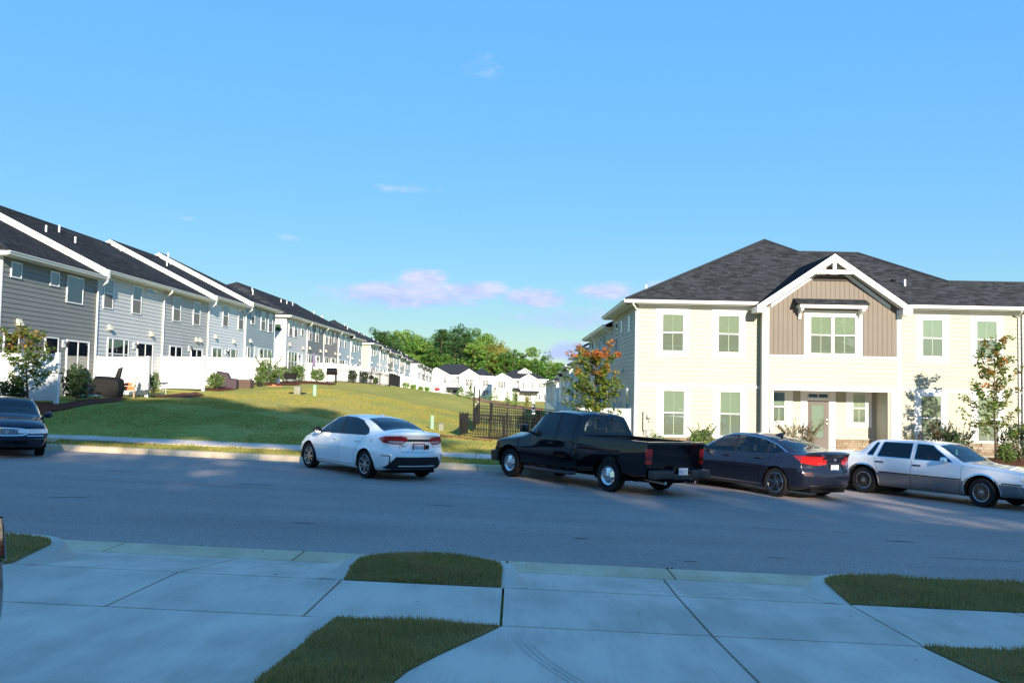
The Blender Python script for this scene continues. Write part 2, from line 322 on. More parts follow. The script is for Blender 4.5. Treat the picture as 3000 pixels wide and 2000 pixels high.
def straw(m, col, scale, lo, hi):
    t = m.node_tree; b = [n for n in t.nodes if n.type == 'BSDF_PRINCIPLED'][0]; tl = [n for n in t.nodes if n.type == 'BSDF_TRANSLUCENT'][0]; src = b.inputs['Base Color'].links[0].from_socket
    geo = N(t, 'ShaderNodeNewGeometry'); n = N(t, 'ShaderNodeTexNoise'); n.inputs['Scale'].default_value = scale; n.inputs['Detail'].default_value = 5; lk(t, geo.outputs['Position'], n.inputs['Vector'])
    mr = N(t, 'ShaderNodeMapRange'); mr.inputs[1].default_value = lo; mr.inputs[2].default_value = hi; mr.inputs[4].default_value = 0.75; lk(t, n.outputs[0], mr.inputs[0])
    x = N(t, 'ShaderNodeMix', data_type='RGBA'); lk(t, mr.outputs[0], x.inputs[0]); lk(t, src, x.inputs[6]); x.inputs[7].default_value = (*col, 1); lk(t, x.outputs[2], b.inputs['Base Color']); lk(t, x.outputs[2], tl.inputs[0])
straw(M_blade_shade, (0.50, 0.31, 0.13), 1.7, 0.45, 0.70); straw(M_blade_lawn, (0.46, 0.28, 0.10), 0.5, 0.55, 0.75)
M_turf = mat('turf_base', (0.17, 0.15, 0.05), 0.95, spec=0.05, col2=(0.32, 0.22, 0.10), vscale=4, bump=0.8, bscale=60)
# ------------------------------------------------------------------ terrain heights
GX = -0.027
def zr(x, y): return 0.42 + GX * x - 0.0163 * y                     # the road plane
def zn(x, y):                                                       # near side: gutter, apron, sidewalk, driveway
    return float(np.interp(y, [-6, 0, 7.27, 8.86, 10.4, 11.0], [0.80, 0.76, 0.455, 0.40, 0.245, 0.245])) + GX * x
CP = []
for x_ in (-60, -45, -30, -20, -14, -10, -5, 0, 5, 10, 16, 22, 30, 45, 60):
    CP.append((x_, 27.6, 0.22 + GX * x_)); CP.append((x_, 24.6, 0.155 + GX * x_))
for y_, z_ in ((31.8, 1.36), (39.6, 1.5), (46.7, 1.74), (54, 1.94), (61.6, 2.12), (70, 2.22), (85, 2.4), (100, 2.25), (118, 1.9), (140, 1.45), (165, 0.9), (185, 0.5), (230, -0.8)):
    CP.append((-16.4, y_, z_)); CP.append((-19.5, y_, z_ + 0.06)); CP.append((-31, y_, z_ + 0.1)); CP.append((-48, y_, z_ + 0.1))
CP += [(-12.5, 31, 0.92), (-11.3, 50, 1.57), (-11, 84, 1.95), (-4, 42.5, 0.24), (-8, 36, 0.72), (-7, 60, 1.1), (-6, 84, 1.0), (-11.5, 150, 0.35), (-7, 150, -0.55), (-6, 115, 0.2), (-2, 35, 0.14),
       (-2.5, 44, -0.1), (3, 44, -0.28), (3, 50, -0.35), (3, 62, -0.8), (3, 78, -1.2), (3, 95, -1.7), (3, 120, -2.1), (3, 165, -2.2), (2, 190, -1.9), (0, 60, -0.35), (-1, 80, -0.6), (-2, 110, -1.1),
       (-2, 165, -1.3), (-10, 190, -0.6), (-14, 230, -0.8), (-8, 222, -1.2), (0, 215, -1.45), (8, 215, -1.4), (20, 215, -1.6), (45, 215, -1.8)]
for y_, z_ in ((34, -0.12), (38, -0.2), (46, -0.2), (60, -0.6), (78, -1.2), (100, -1.8), (130, -2.2), (170, -2.3)):
    CP.append((7, y_, z_)); CP.append((18, y_, z_ - 0.08)); CP.append((40, y_, z_ - 0.3))
for x_ in (-60, -20, 0, 20, 60): CP.append((x_, 300, -1.0))
CP = np.array(CP)
def _phi(r2): return np.where(r2 > 1e-9, 0.5 * r2 * np.log(np.maximum(r2, 1e-9)), 0)
_P = CP[:, :2] / 20.0; _n = len(CP)
_K = _phi(((_P[:, None] - _P[None]) ** 2).sum(-1)) + np.eye(_n) * 0.004
_A = np.zeros((_n + 3, _n + 3)); _A[:_n, :_n] = _K; _A[:_n, _n] = 1; _A[:_n, _n + 1:] = _P; _A[_n, :_n] = 1; _A[_n + 1:, :_n] = _P.T
_S = np.linalg.solve(_A, np.concatenate([CP[:, 2], np.zeros(3)]))
def Tv(x, y):
    x = np.asarray(x, float); y = np.asarray(y, float); q = np.stack([np.clip(x, -55, 60), np.clip(y, 24.6, 300)], -1) / 20.0
    d2 = ((q[..., None, :] - _P) ** 2).sum(-1)
    return _phi(d2) @ _S[:_n] + _S[_n] + q @ _S[_n + 1:]
def T(x, y): return float(Tv(np.array([x]), np.array([y]))[0])

gx = np.concatenate([[-2600, -1200, -500, -250, -140, -90, -65], np.arange(-52, 52.1, 1.3), [65, 90, 140, 250, 500, 1200, 2600]])
gy = np.concatenate([[-2500, -900, -300, -120, -60, -25, -10, 0, 4, 7.27, 8.86, 10.0, 10.2, 10.99, 11.0, 17, 24.4, 24.55, 25.3, 26.1, 26.9, 27.6], np.arange(28.6, 60, 1.0), np.arange(60, 130, 1.6), np.arange(130, 262, 3.5), [280, 300, 400, 700, 1500, 3500]])
XX, YY = np.meshgrid(gx, gy)
ZZ = Tv(XX, YY)
bumpy = 0.02 * np.sin(XX * 1.3 + YY * 0.7) + 0.02 * np.sin(XX * 0.51 - YY * 0.9 + 2)
ZZ = np.where(YY > 28, ZZ + bumpy, ZZ)
xc = np.clip(XX, -60, 60)
near = np.vectorize(zn)(xc, np.clip(YY, -6, 11)) - 0.07
ZZ = np.where(YY < 10.995, near, ZZ); ZZ = np.where((YY >= 10.995) & (YY < 24.5), zr(xc, YY) - 0.1, ZZ)
ny, nx = XX.shape; idx = np.arange(ny * nx).reshape(ny, nx)
Fq = np.stack([idx[:-1, :-1], idx[:-1, 1:], idx[1:, 1:], idx[1:, :-1]], -1).reshape(-1, 4)
ground = link('ground', np_mesh('ground', np.stack([XX, YY, ZZ], -1).reshape(-1, 3), Fq, True), None, M_lawn)
tag(ground, 'sunlit yellow green lawn rising gently to the townhouses', 'lawn', kind='structure')

def sheet(name, poly, zf, m, parent=None, t=0.12, dz=0.0, kind=None):
    """a slab: polygon seen from above, its top following zf"""
    b = MB(); top = [(x, y, zf(x, y) + dz) for x, y in poly]
    b.hexa([(x, y, z - t) for x, y, z in top], top); return b.build(name, m, parent, kind=kind)
def grid_sheet(name, xs, ys, zf, m):
    X, Y = np.meshgrid(xs, ys); Z = np.vectorize(zf)(X, Y); a, b = X.shape; i = np.arange(a * b).reshape(a, b)
    return link(name, np_mesh(name, np.stack([X, Y, Z], -1).reshape(-1, 3), np.stack([i[:-1, :-1], i[:-1, 1:], i[1:, 1:], i[1:, :-1]], -1).reshape(-1, 4)), None, m)
road = grid_sheet('road', np.array([-400, -60, -30, -15, 0, 15, 30, 60, 400]), np.array([11.0, 14, 18, 22, 24.42]), lambda x, y: zr(max(-60, min(60, x)), y), M_asph)
tag(road, 'grey asphalt street crossing the picture, mostly in shade', 'road', kind='structure')
# oil spots and tar marks lying on the asphalt
M_stain = mat('dark_stain', (0.03, 0.03, 0.034), 0.6)
M_stain2 = mat('faint_stain', (0.075, 0.075, 0.08), 0.8)
for sx_, sy_, ra, rb, an, m in ((1.0, 13.1, 0.12, 0.05, 0.1, M_stain), (-7.4, 14.9, 0.35, 0.03, 0.5, M_stain2), (2.3, 11.6, 0.1, 0.03, 0, M_stain2), (3.6, 12.2, 0.14, 0.02, 0, M_stain2), (-3.1, 13.3, 0.2, 0.02, 0.2, M_stain2),
                                (-1.3, 16.2, 0.3, 0.03, -0.1, M_stain2), (-5.2, 18.2, 0.4, 0.04, 0.2, M_stain2), (6.2, 14.4, 0.25, 0.05, 0, M_stain2), (-8.6, 19.5, 0.35, 0.03, 0.1, M_stain2)):
    b = MB(); pts = []
    for k in range(14):
        a = 2 * pi * k / 14; w = RNG.uniform(0.75, 1.2); px, py = ra * w * cos(a), rb * w * sin(a)
        X, Y = sx_ + px * cos(an) - py * sin(an), sy_ + px * sin(an) + py * cos(an); pts.append((X, Y, zr(X, Y) + 0.004))
    b.add(pts, [tuple(range(14))]); b.build('oil_stain', m, road)

# ------------------------------------------------------------------ near side: sidewalk, driveways, gutter, verges
JX = [-13.2, -11.6, -10.0, -8.35, -6.65, -5.0, -3.29, -1.68, -0.08, 1.63, 3.33, 4.94, 6.6, 8.3, 10.0]
sw = thing('sidewalk', 'shaded concrete sidewalk of square slabs along the near side', 'sidewalk', kind='structure')
G = 0.012
for a, b_ in zip(JX[:-1], JX[1:]):
    sheet('concrete_slab', [(a + G, 7.27 + G), (b_ - G, 7.27 + G), (b_ - G, 8.86 - G), (a + G, 8.86 - G)], zn, M_conc, sw)
gut = thing('gutter', 'tan concrete gutter pan along the near edge of the road', 'gutter', kind='structure')
for a, b_ in ((-14, -7.2), (-7.2, -4.75), (-4.75, -2.55), (-2.55, -0.06), (-0.06, 1.9), (1.9, 5.0), (5.0, 8), (8, 14)):
    sheet('gutter_slab', [(a + G, 10.36 + G), (b_ - G, 10.36 + G), (b_ - G, 10.99), (a + G, 10.99)], zn, M_conc2, gut)
def arcpts(cx, cy, r, a0, a1, n=8): return [(cx + r * cos(radians(a0 + (a1 - a0) * k / n)), cy + r * sin(radians(a0 + (a1 - a0) * k / n))) for k in range(n + 1)]
def verge_poly(xa, xb, r=0.55):
    return [(xa, 8.88)] + arcpts(xa + r, 10.08 - r, r, 180, 90) + arcpts(xb - r, 10.08 - r, r, 90, 0) + [(xb, 8.88)]
def zverge(x, y): return 0.403 + GX * x + 0.05 * min(1, max(0, (y - 8.88) / 0.45))
drv_left = thing('driveway', 'concrete driveway with a centre joint, bottom-left of the picture', 'driveway', kind='structure')
drv_right = thing('driveway', 'concrete driveway flaring towards the viewer, right of the grass patch', 'driveway', kind='structure')
for d, xa, xm, xb in ((drv_left, -5.0, -3.29, -1.68), (drv_right, -0.08, 1.63, 3.33)):
    for p, q, s in ((xa, xm, 1), (xm, xb, -1)):
        e0 = p + (0.0 if s == 1 else 0.004); e1 = q
        fl0 = p - (0.42 if s == 1 else 0) + (0.25 if (s == -1) else 0); fl1 = q + (0.42 if s == -1 else 0) + (0.25 if s == 1 else 0)
        if s == 1: fl1 = q + 0.12
        else: fl0 = p + 0.12
        sheet('apron_slab', [(p + G, 8.86 + G), (q - G, 8.86 + G), (fl1 - G, 10.36 - G), (fl0 + G, 10.36 - G)], zn, M_conc, d)
# the drives towards the houses
sheet('concrete_slab', [(-5.35, 2.0), (-1.95, 2.0), (-1.74, 5.6), (-1.60, 7.27 - G), (-5.0, 7.27 - G)], zn, M_conc3, drv_left)
sheet('concrete_slab', [(-5.35, -2.1), (-1.95, -2.1), (-1.95, 2.0 - G), (-5.35, 2.0 - G)], zn, M_conc3, drv_left)
ledge = [(-1.72, 5.6), (-1.93, 2.0)]
b = MB(); b.hexa([(x, y, zn(x, y) - 0.1) for x, y in ((-1.60, 7.25), (-1.42, 7.25), (-1.53, 5.6), (-1.74, 5.6))], [(x, y, zn(x, y) + 0.006) for x, y in ((-1.60, 7.25), (-1.42, 7.25), (-1.53, 5.6), (-1.74, 5.6))])
b.hexa([(x, y, zn(x, y) - 0.1) for x, y in ((-1.74, 5.6), (-1.53, 5.6), (-1.72, 2.0), (-1.95, 2.0))], [(x, y, zn(x, y) + 0.006) for x, y in ((-1.74, 5.6), (-1.53, 5.6), (-1.72, 2.0), (-1.95, 2.0))])
b.build('driveway_edging', M_conc, drv_left)
left_edge = [(-0.08, 7.26), (-0.2, 6.95), (-0.5, 6.27), (-0.66, 5.85), (-0.76, 5.4), (-0.8, 4.5), (-0.8, 2.0)]
sheet('concrete_slab', [(1.63 - G, 7.26), (-0.07, 7.26)] + left_edge[1:] + [(1.72 - G, 2.0)], zn, M_conc3, drv_right)
sheet('concrete_slab', [(1.63 + G, 7.26), (1.72 + G, 2.0), (3.9, 2.0), (3.7, 4.5), (3.46, 5.9), (3.36, 6.6), (3.30, 7.26)], zn, M_conc3, drv_right)
sheet('concrete_slab', [(-0.8, -2.1), (3.9, -2.1), (3.9, 2.0 - G), (-0.8, 2.0 - G)], zn, M_conc3, drv_right)
# tyre scuffs on the right-hand drive
M_scuff = mat('tyre_scuff', (0.60, 0.495, 0.415), 0.9, var=0.16, vscale=5)
for off in (0.0, 0.05, 0.1):
    b = MB(); pts = [(0.05 + 0.75 * (k / 14) ** 1.5 + off, 6.85 - 1.8 * k / 14) for k in range(15)]
    vs = [(x + s * 0.011, y, zn(x, y) + 0.003) for x, y in pts for s in (-1, 1)]
    b.add(vs, [(2 * i, 2 * i + 1, 2 * i + 3, 2 * i + 2) for i in range(14)]); b.build('tyre_mark', M_scuff, drv_right)

def blades(name, polys, dens, zf, m, h=(0.04, 0.085), w=0.006, lean=0.5, label=None, parent=None):
    """short grass: two-segment blades spread over polygons"""
    P = []
    for poly in polys:
        q = np.array(poly); x0, y0 = q.min(0); x1, y1 = q.max(0); n = int((x1 - x0) * (y1 - y0) * dens)
        x = NR.uniform(x0, x1, n); y = NR.uniform(y0, y1, n); ins = np.zeros(n, bool)
        for i in range(len(q)):
            (ax, ay), (bx, by) = q[i], q[(i + 1) % len(q)]
            c = (ay > y) != (by > y); xi = (bx - ax) * (y - ay) / (by - ay + 1e-12) + ax; ins ^= c & (x < xi)
        P.append(np.stack([x[ins], y[ins]], -1))
    P = np.concatenate(P); n = len(P); Z = zf(P[:, 0], P[:, 1])
    an = NR.uniform(0, 2 * pi, n); hh = NR.uniform(*h, n) * (0.75 + 0.25 * np.sin(P[:, 0] * 5 + 1.3 * np.sin(P[:, 1] * 6))); ld = NR.uniform(0, 2 * pi, n); ll = NR.uniform(0, lean, n) * hh
    ww = NR.uniform(0.6, 1.3, n) * w; base = np.stack([P[:, 0], P[:, 1], Z - 0.004], -1); side = np.stack([np.cos(an), np.sin(an), 0 * an], -1) * ww[:, None]
    tip = base + np.stack([np.cos(ld) * ll, np.sin(ld) * ll, hh], -1)
    V = np.stack([base - side, base + side, tip], 1).reshape(-1, 3)
    o = link(name, np_mesh(name, V, np.arange(3 * n).reshape(-1, 3)), parent, m)
    if parent is None: tag(o, label, 'grass', kind='stuff')
    else: o['kind'] = 'stuff'
    return o
kerb = thing('kerb', 'rounded concrete kerb returns around the grass verges of the near side', 'kerb', kind='structure')
VP = [verge_poly(-9.4, -4.98), verge_poly(-1.66, -0.10), verge_poly(3.35, 8.4)]
for n_, pl, lb in ((0, VP[0], 'dark turf bed of the verge at the left edge'), (1, VP[1], 'dark turf bed of the small grass island between the two driveways'), (2, VP[2], 'dark turf bed of the verge right of the driveways')):
    b = MB(); c = np.mean(np.array(pl), 0); rings = []
    for s in (1.0, 0.8, 0.45): rings.append([(c[0] + (x - c[0]) * s, c[1] + (y - c[1]) * s) for x, y in pl])
    vs = [(x, y, zverge(x, y) - (0.25 if k == 0 else 0) * 0) for k, r in enumerate(rings) for x, y in r]; L = len(pl)
    b.add([(x, y, zverge(x, y) - 0.2) for x, y in pl], []); b.add(vs, [])
    b.f += [(i, (i + 1) % L, L + (i + 1) % L, L + i) for i in range(L)] + [(L * k + i, L * k + (i + 1) % L, L * (k + 1) + (i + 1) % L, L * (k + 1) + i) for k in (1, 2) for i in range(L)] + [tuple(3 * L + i for i in range(L))]
    tag(b.build('grass_verge', M_turf), lb, 'verge', kind='structure')
    # kerb band outside the verge
    b = MB(); k0 = len(pl)
    for i, (x, y) in enumerate(pl):
        p, q = pl[max(0, i - 1)], pl[min(k0 - 1, i + 1)]; d = Vector((q[0] - p[0], q[1] - p[1])).normalized(); nrm = Vector((-d.y, d.x))
        if i in (0, k0 - 1): nrm = Vector((-1, 0)) if i == 0 else Vector((1, 0))
        t = min(1, max(0, (y - 8.88) / 0.75)); z0 = zverge(x, y) - 0.015; o1 = (x + nrm.x * 0.14, y + nrm.y * 0.14); o2 = (x + nrm.x * (0.14 + 0.12), y + nrm.y * (0.14 + 0.12))
        ze = zn(o2[0], o2[1]) + 0.004; zt1 = ze + (z0 - ze) * (0.15 + 0.85 * t); zt0 = z0 if t > 0.4 else min(z0, zt1 + 0.01)
        b.v += [(x, y, z0 - 0.2), (x, y, zt0), (o1[0], o1[1], zt1), ((o1[0] * 0.5 + o2[0] * 0.5), (o1[1] * 0.5 + o2[1] * 0.5), ze + (zt1 - ze) * 0.35), (o2[0], o2[1], ze), (o2[0], o2[1], ze - 0.15)]
    b.f += [(6 * i + j, 6 * i + 6 + j, 6 * i + 7 + j, 6 * i + 1 + j) for i in range(k0 - 1) for j in range(5)]
    b.build('kerb_section', M_conc, kerb, smooth='auto')
zv = np.vectorize(zverge)
blades('grass', [VP[0]], 3600, zv, M_blade_shade, h=(0.035, 0.07), label='short dark grass on the verge at the left edge')
blades('grass', [VP[1]], 8500, zv, M_blade_shade, h=(0.035, 0.07), label='short dark grass on the rounded island between the driveways')
blades('grass', [[p for p in VP[2]]], 5000, zv, M_blade_shade, h=(0.035, 0.07), label='short dark grass on the verge right of the driveways')
zni = np.vectorize(lambda x, y: zn(x, y) + 0.01)
LP1 = [(-1.41, 7.24), (-0.10, 7.24)] + [(x - 0.01, y) for x, y in left_edge[1:]] + [(-1.71, 2.0), (-1.52, 5.6)]
LP2 = [(3.32, 7.24), (8, 7.24), (8, 2.0), (3.92, 2.0), (3.72, 4.5), (3.48, 5.9), (3.38, 6.6)]
for pl, lb in ((LP1, 'turf bed of the front lawn wedge between the two driveways'), (LP2, 'turf bed of the front lawn in the bottom-right corner')):
    tag(sheet('front_lawn', pl, lambda x, y: zn(x, y) + 0.012, M_turf), lb, 'lawn', kind='structure')
blades('grass', [LP1], 8500, zni, M_blade_shade, h=(0.03, 0.075), w=0.0045, label='patchy grass wedge between the driveways at the bottom of the picture')
blades('grass', [LP2], 4000, zni, M_blade_shade, h=(0.035, 0.075), label='dark grass in the bottom-right corner')

# ------------------------------------------------------------------ far side kerb, verge grass, sidewalk
fk = thing('kerb', 'tan concrete kerb along the far side of the street', 'kerb', kind='structure')
prof = [(24.30, -0.02), (24.36, 0.03), (24.42, 0.12), (24.46, 0.146), (24.58, 0.15), (24.6, 0.05)]
xk = -43.0
while xk < 60:
    L = 3.0
    if not (-17.2 < xk < -13.4):
        b = MB(); sec = [(y, z) for y, z in prof] + [(24.6, -0.1), (24.30, -0.1)]
        b.hexa([(xk + 0.006, y, zr(xk, 24.4) + z) for y, z in sec], [(xk + L - 0.006, y, zr(xk + L, 24.4) + z) for y, z in sec]); b.build('kerb_section', M_conc2, fk, smooth='auto')
    xk += L
apron = thing('driveway_apron', 'concrete apron under the dark blue car at the left edge', 'apron', kind='structure')
sheet('apron_slab', [(-16.0, 24.3), (-13.0, 24.3), (-13.3, 26.08), (-15.7, 26.08)], lambda x, y: zr(x, 24.3) + 0.03 + 0.09 * (y - 24.3), M_conc2, apron)
fs = thing('sidewalk', 'pale concrete sidewalk beyond the far verge', 'sidewalk', kind='structure')
xk = -43.0
while xk < 60:
    sheet('concrete_slab', [(xk + G, 26.1), (xk + 1.55 - G, 26.1), (xk + 1.55 - G, 27.6), (xk + G, 27.6)], lambda x, y: 0.205 + GX * x + 0.012 * (y - 26.1), M_conc, fs); xk += 1.55
blades('grass', [[(-20, 24.62), (30, 24.62), (30, 26.08), (-20, 26.08)]], 420, Tv, M_blade_lawn, h=(0.04, 0.09), w=0.013, label='strip of green grass between far kerb and sidewalk')
blades('grass', [[(-22, 27.62), (24, 27.62), (12, 34), (3.5, 36), (-4, 60), (-13, 60), (-16, 38), (-16, 31)]], 260, Tv, M_blade_lawn, h=(0.025, 0.06), w=0.017, label='yellow green grass blades over the slope of the lawn')
# ------------------------------------------------------------------ building kit (local frame: wall in the y-z plane, +x outwards)
def shingle_mesh(poly, u, v, course=0.145, wr=(0.16, 0.42), lift=0.014, seed=1):
    """tabs laid course by course over a planar polygon; u along the eave, v up the slope"""
    rg = np.random.default_rng(seed); o = Vector(poly[0]); n = u.cross(v).normalized()
    if n.z < 0: n = -n
    p2 = [((Vector(p) - o).dot(u), (Vector(p) - o).dot(v)) for p in poly]; vmin = min(q[1] for q in p2); vmax = max(q[1] for q in p2)
    V = []; F = []; k = 0; vv = vmin
    while vv < vmax - 0.02:
        vm = vv + course * 0.5; xs = []
        for i in range(len(p2)):
            (a, b), (c, d) = p2[i], p2[(i + 1) % len(p2)]
            if (b > vm) != (d > vm): xs.append(a + (c - a) * (vm - b) / (d - b))
        xs.sort(); top = min(vv + course * 1.15, vmax)
        for x0, x1 in zip(xs[0::2], xs[1::2]):
            x = x0 - (0 if x1 - x0 < 0.5 else 0)
            while x < x1 - 1e-3:
                w = rg.uniform(*wr); xe = min(x + w, x1); 
                if x1 - xe < 0.05: xe = x1
                h = lift + rg.uniform(0, 0.007); P0 = o + u * x + v * vv; P1 = o + u * xe + v * vv; Q0 = o + u * x + v * top; Q1 = o + u * xe + v * top
                V += [P0 + n * 0.001, P1 + n * 0.001, P0 + n * h, P1 + n * h, Q1 + n * 0.003, Q0 + n * 0.003]; F += [(k, k + 1, k + 3, k + 2), (k + 2, k + 3, k + 4, k + 5)]; k += 6; x = xe
        vv += course
    return np_mesh('shingles', np.array([tuple(p) for p in V]), np.array(F))
def roof_plane(parent, name, poly, eave_dir, lod, m=None, thick=0.11, seed=1, course=0.145):
    u = Vector(eave_dir).normalized(); P = [Vector(p) for p in poly]; n = (P[1] - P[0]).cross(P[2] - P[0])
    for i in range(2, len(P)):
        c = (P[i - 1] - P[0]).cross(P[i] - P[0])
        if c.length > n.length: n = c
    n.normalize(); n = n if n.z > 0 else -n; v = n.cross(u); v = v if v.z > 0 else -v
    b = MB(); b.hexa([p - n * thick for p in P], P); r = b.build(name, M_shingle_far, parent)
    if lod < 2: link('shingles', shingle_mesh(P, u, v, course if lod == 0 else course * 2, (0.16, 0.42) if lod == 0 else (0.4, 1.0), seed=seed), r, M_shingle, 'stuff')
    return r
def boards(parent, y0, y1, z0, z1, m, xo=0.0, lod=0, step=0.183, name='siding_board'):
    n = max(1, int(round((z1 - z0) / step))); st = (z1 - z0) / n
    if lod == 0:
        for k in range(n): ubox(name, m, parent, xo - 0.0105, xo + 0.0205, y0, y1, z0 + k * st, z0 + (k + 1) * st - 0.0005, wedge=True)
    else:
        b = MB()
        for k in range(n):
            a, c = z0 + k * st, z0 + (k + 1) * st - 0.0005
            b.add([(xo - 0.01, y0, a), (xo + 0.0205, y0, a), (xo + 0.0205, y1, a), (xo - 0.01, y1, a), (xo - 0.01, y0, c), (xo - 0.001, y0, c), (xo - 0.001, y1, c), (xo - 0.01, y1, c)], [(4, 5, 6, 7), (0, 1, 5, 4), (1, 2, 6, 5), (2, 3, 7, 6), (0, 3, 2, 1)])
        b.build('siding', m, parent, kind='stuff')
def window(parent, y0, y1, z0, z1, kind='hung', xo=0.0, back=None, back2=None, glass=None, fr=0.05, grille=False, lod=0, fm=None):
    """frame with one or two sashes, pane, and what hangs behind the pane"""
    fm = fm or M_vinyl; glass = glass or M_pane; back = back or M_blind; back2 = back2 or M_screen
    b = MB(); b.ring_box('x', y0, y1, z0, z1, xo + 0.004, xo + 0.055, fr)
    zi0, zi1, yi0, yi1 = z0 + fr, z1 - fr, y0 + fr, y1 - fr; zm = (zi0 + zi1) / 2
    if kind == 'hung': b.box(xo + 0.02, xo + 0.05, yi0, yi1, zm - 0.022, zm + 0.022)
    w = b.build('window', fm, parent)
    if kind == 'hung' and lod < 2:
        ubox('pane', glass, w, xo + 0.034, xo + 0.038, yi0, yi1, zm + 0.022, zi1); (ubox('insect_screen', back2, w, xo + 0.036, xo + 0.040, yi0, yi1, zi0, zm - 0.022) if back2 is M_screen else ubox('pane', M_pane, w, xo + 0.030, xo + 0.034, yi0, yi1, zi0, zm - 0.022))
        ubox('blind_backing', back, w, xo + 0.021, xo + 0.025, yi0, yi1, zm, zi1); ubox('blind_backing', back2, w, xo + 0.021, xo + 0.025, yi0, yi1, zi0, zm - 0.001)
    else:
        ubox('pane', glass, w, xo + 0.034, xo + 0.038, yi0, yi1, zi0, zi1); ubox('blind_backing', back, w, xo + 0.021, xo + 0.025, yi0, yi1, zi0, zi1)
    if grille:
        g = MB(); ym = (yi0 + yi1) / 2
        g.box(xo + 0.026, xo + 0.032, ym - 0.011, ym + 0.011, zi0, zi1); g.build('grille_bar', mat('pale_grille', (0.55, 0.58, 0.48), 0.5), w)
    return w
def trim_rect(parent, y0, y1, z0, z1, yi0, yi1, zi0, zi1, xo=0.0, t=0.03, m=None):
    b = MB(); b.box(xo, xo + t, y0, y1, z0, zi0); b.box(xo, xo + t, y0, y1, zi1, z1); b.box(xo, xo + t, y0, yi0, zi0, zi1); b.box(xo, xo + t, yi1, y1, zi0, zi1)
    return b.build('window_trim', m or M_white, parent)
def slider_door(parent, y0, y1, z0, z1, xo=0.0, lod=0, flip=False):
    b = MB(); b.ring_box('x', y0, y1, z0, z1, xo + 0.004, xo + 0.06, 0.07); ym = (y0 + y1) / 2; b.box(xo + 0.02, xo + 0.05, ym - 0.03, ym + 0.03, z0 + 0.07, z1 - 0.07)
    d = b.build('patio_door', M_vinyl, parent)
    a, c = (M_screen, M_room_refl) if not flip else (M_room_refl, M_screen)
    ubox('pane', M_pane, d, xo + 0.03, xo + 0.034, y0 + 0.07, y1 - 0.07, z0 + 0.07, z1 - 0.07)
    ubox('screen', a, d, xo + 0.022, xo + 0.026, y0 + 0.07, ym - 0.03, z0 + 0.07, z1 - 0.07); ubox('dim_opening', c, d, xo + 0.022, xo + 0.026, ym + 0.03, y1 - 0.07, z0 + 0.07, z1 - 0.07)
    return d
def vent_hood(parent, y, z, xo=0.0, s=0.82):
    b = MB(); w = 0.2 * s; h = 0.3 * s
    b.hexa([(xo + 0.01, y - w, z - h), (xo + 0.22 * s, y - w, z - h), (xo + 0.22 * s, y + w, z - h), (xo + 0.01, y + w, z - h)][::1],
           [(xo + 0.01, y - w * 0.75, z), (xo + 0.07 * s, y - w * 0.75, z), (xo + 0.07 * s, y + w * 0.75, z), (xo + 0.01, y + w * 0.75, z)])
    return b.build('vent_hood', M_vent, parent)
def wall_lamp(parent, y, z, xo=0.0):
    b = MB(); b.box(xo + 0.015, xo + 0.06, y - 0.11, y + 0.11, z - 0.15, z + 0.15); o = b.build('wall_lamp', M_vinyl, parent)
    b = MB(); b.tube([(xo + 0.06, y, z + 0.05), (xo + 0.16, y, z + 0.1), (xo + 0.2, y, z + 0.03)], 0.018, 6); b.lathe([(0.001, 0.06), (0.07, 0.03), (0.055, 0.0), (0.045, -0.15), (0.001, -0.16)], 8, 'z', (xo + 0.2, y, z)); b.build('lantern', M_black, o)
    return o
def gutter_run(parent, y0, y1, z, xo=0.42):
    b = MB(); sec = [(xo, z - 0.13), (xo + 0.075, z - 0.13), (xo + 0.095, z - 0.06), (xo + 0.13, z - 0.03), (xo + 0.13, z - 0.005), (xo, z - 0.005)]
    b.hexa([(x, y0, zz) for x, zz in sec], [(x, y1, zz) for x, zz in sec]); return b.build('gutter', M_white, parent)
def downspout(parent, y, z_top, z_bot, xo=0.42, side=0.0, m=None):
    b = MB(); w = 0.045
    path = [(xo + 0.06, y + side, z_top - 0.12), (xo + 0.06, y + side, z_top - 0.24), (0.07, y, z_top - 0.55), (0.07, y, z_bot + 0.2), (0.2, y, z_bot + 0.06)]
    b.tube(path, w, 4); return b.build('downspout', m or M_white, parent)
def pipe_vent(parent, p, h=0.32, r=0.045):
    b = MB(); b.lathe([(r, -0.1), (r, h), (r * 0.75, h), (r * 0.75, h - 0.06), (0.001, h - 0.06)], 10, 'z', p); return b.build('vent_pipe', M_vinyl, parent, smooth='auto')

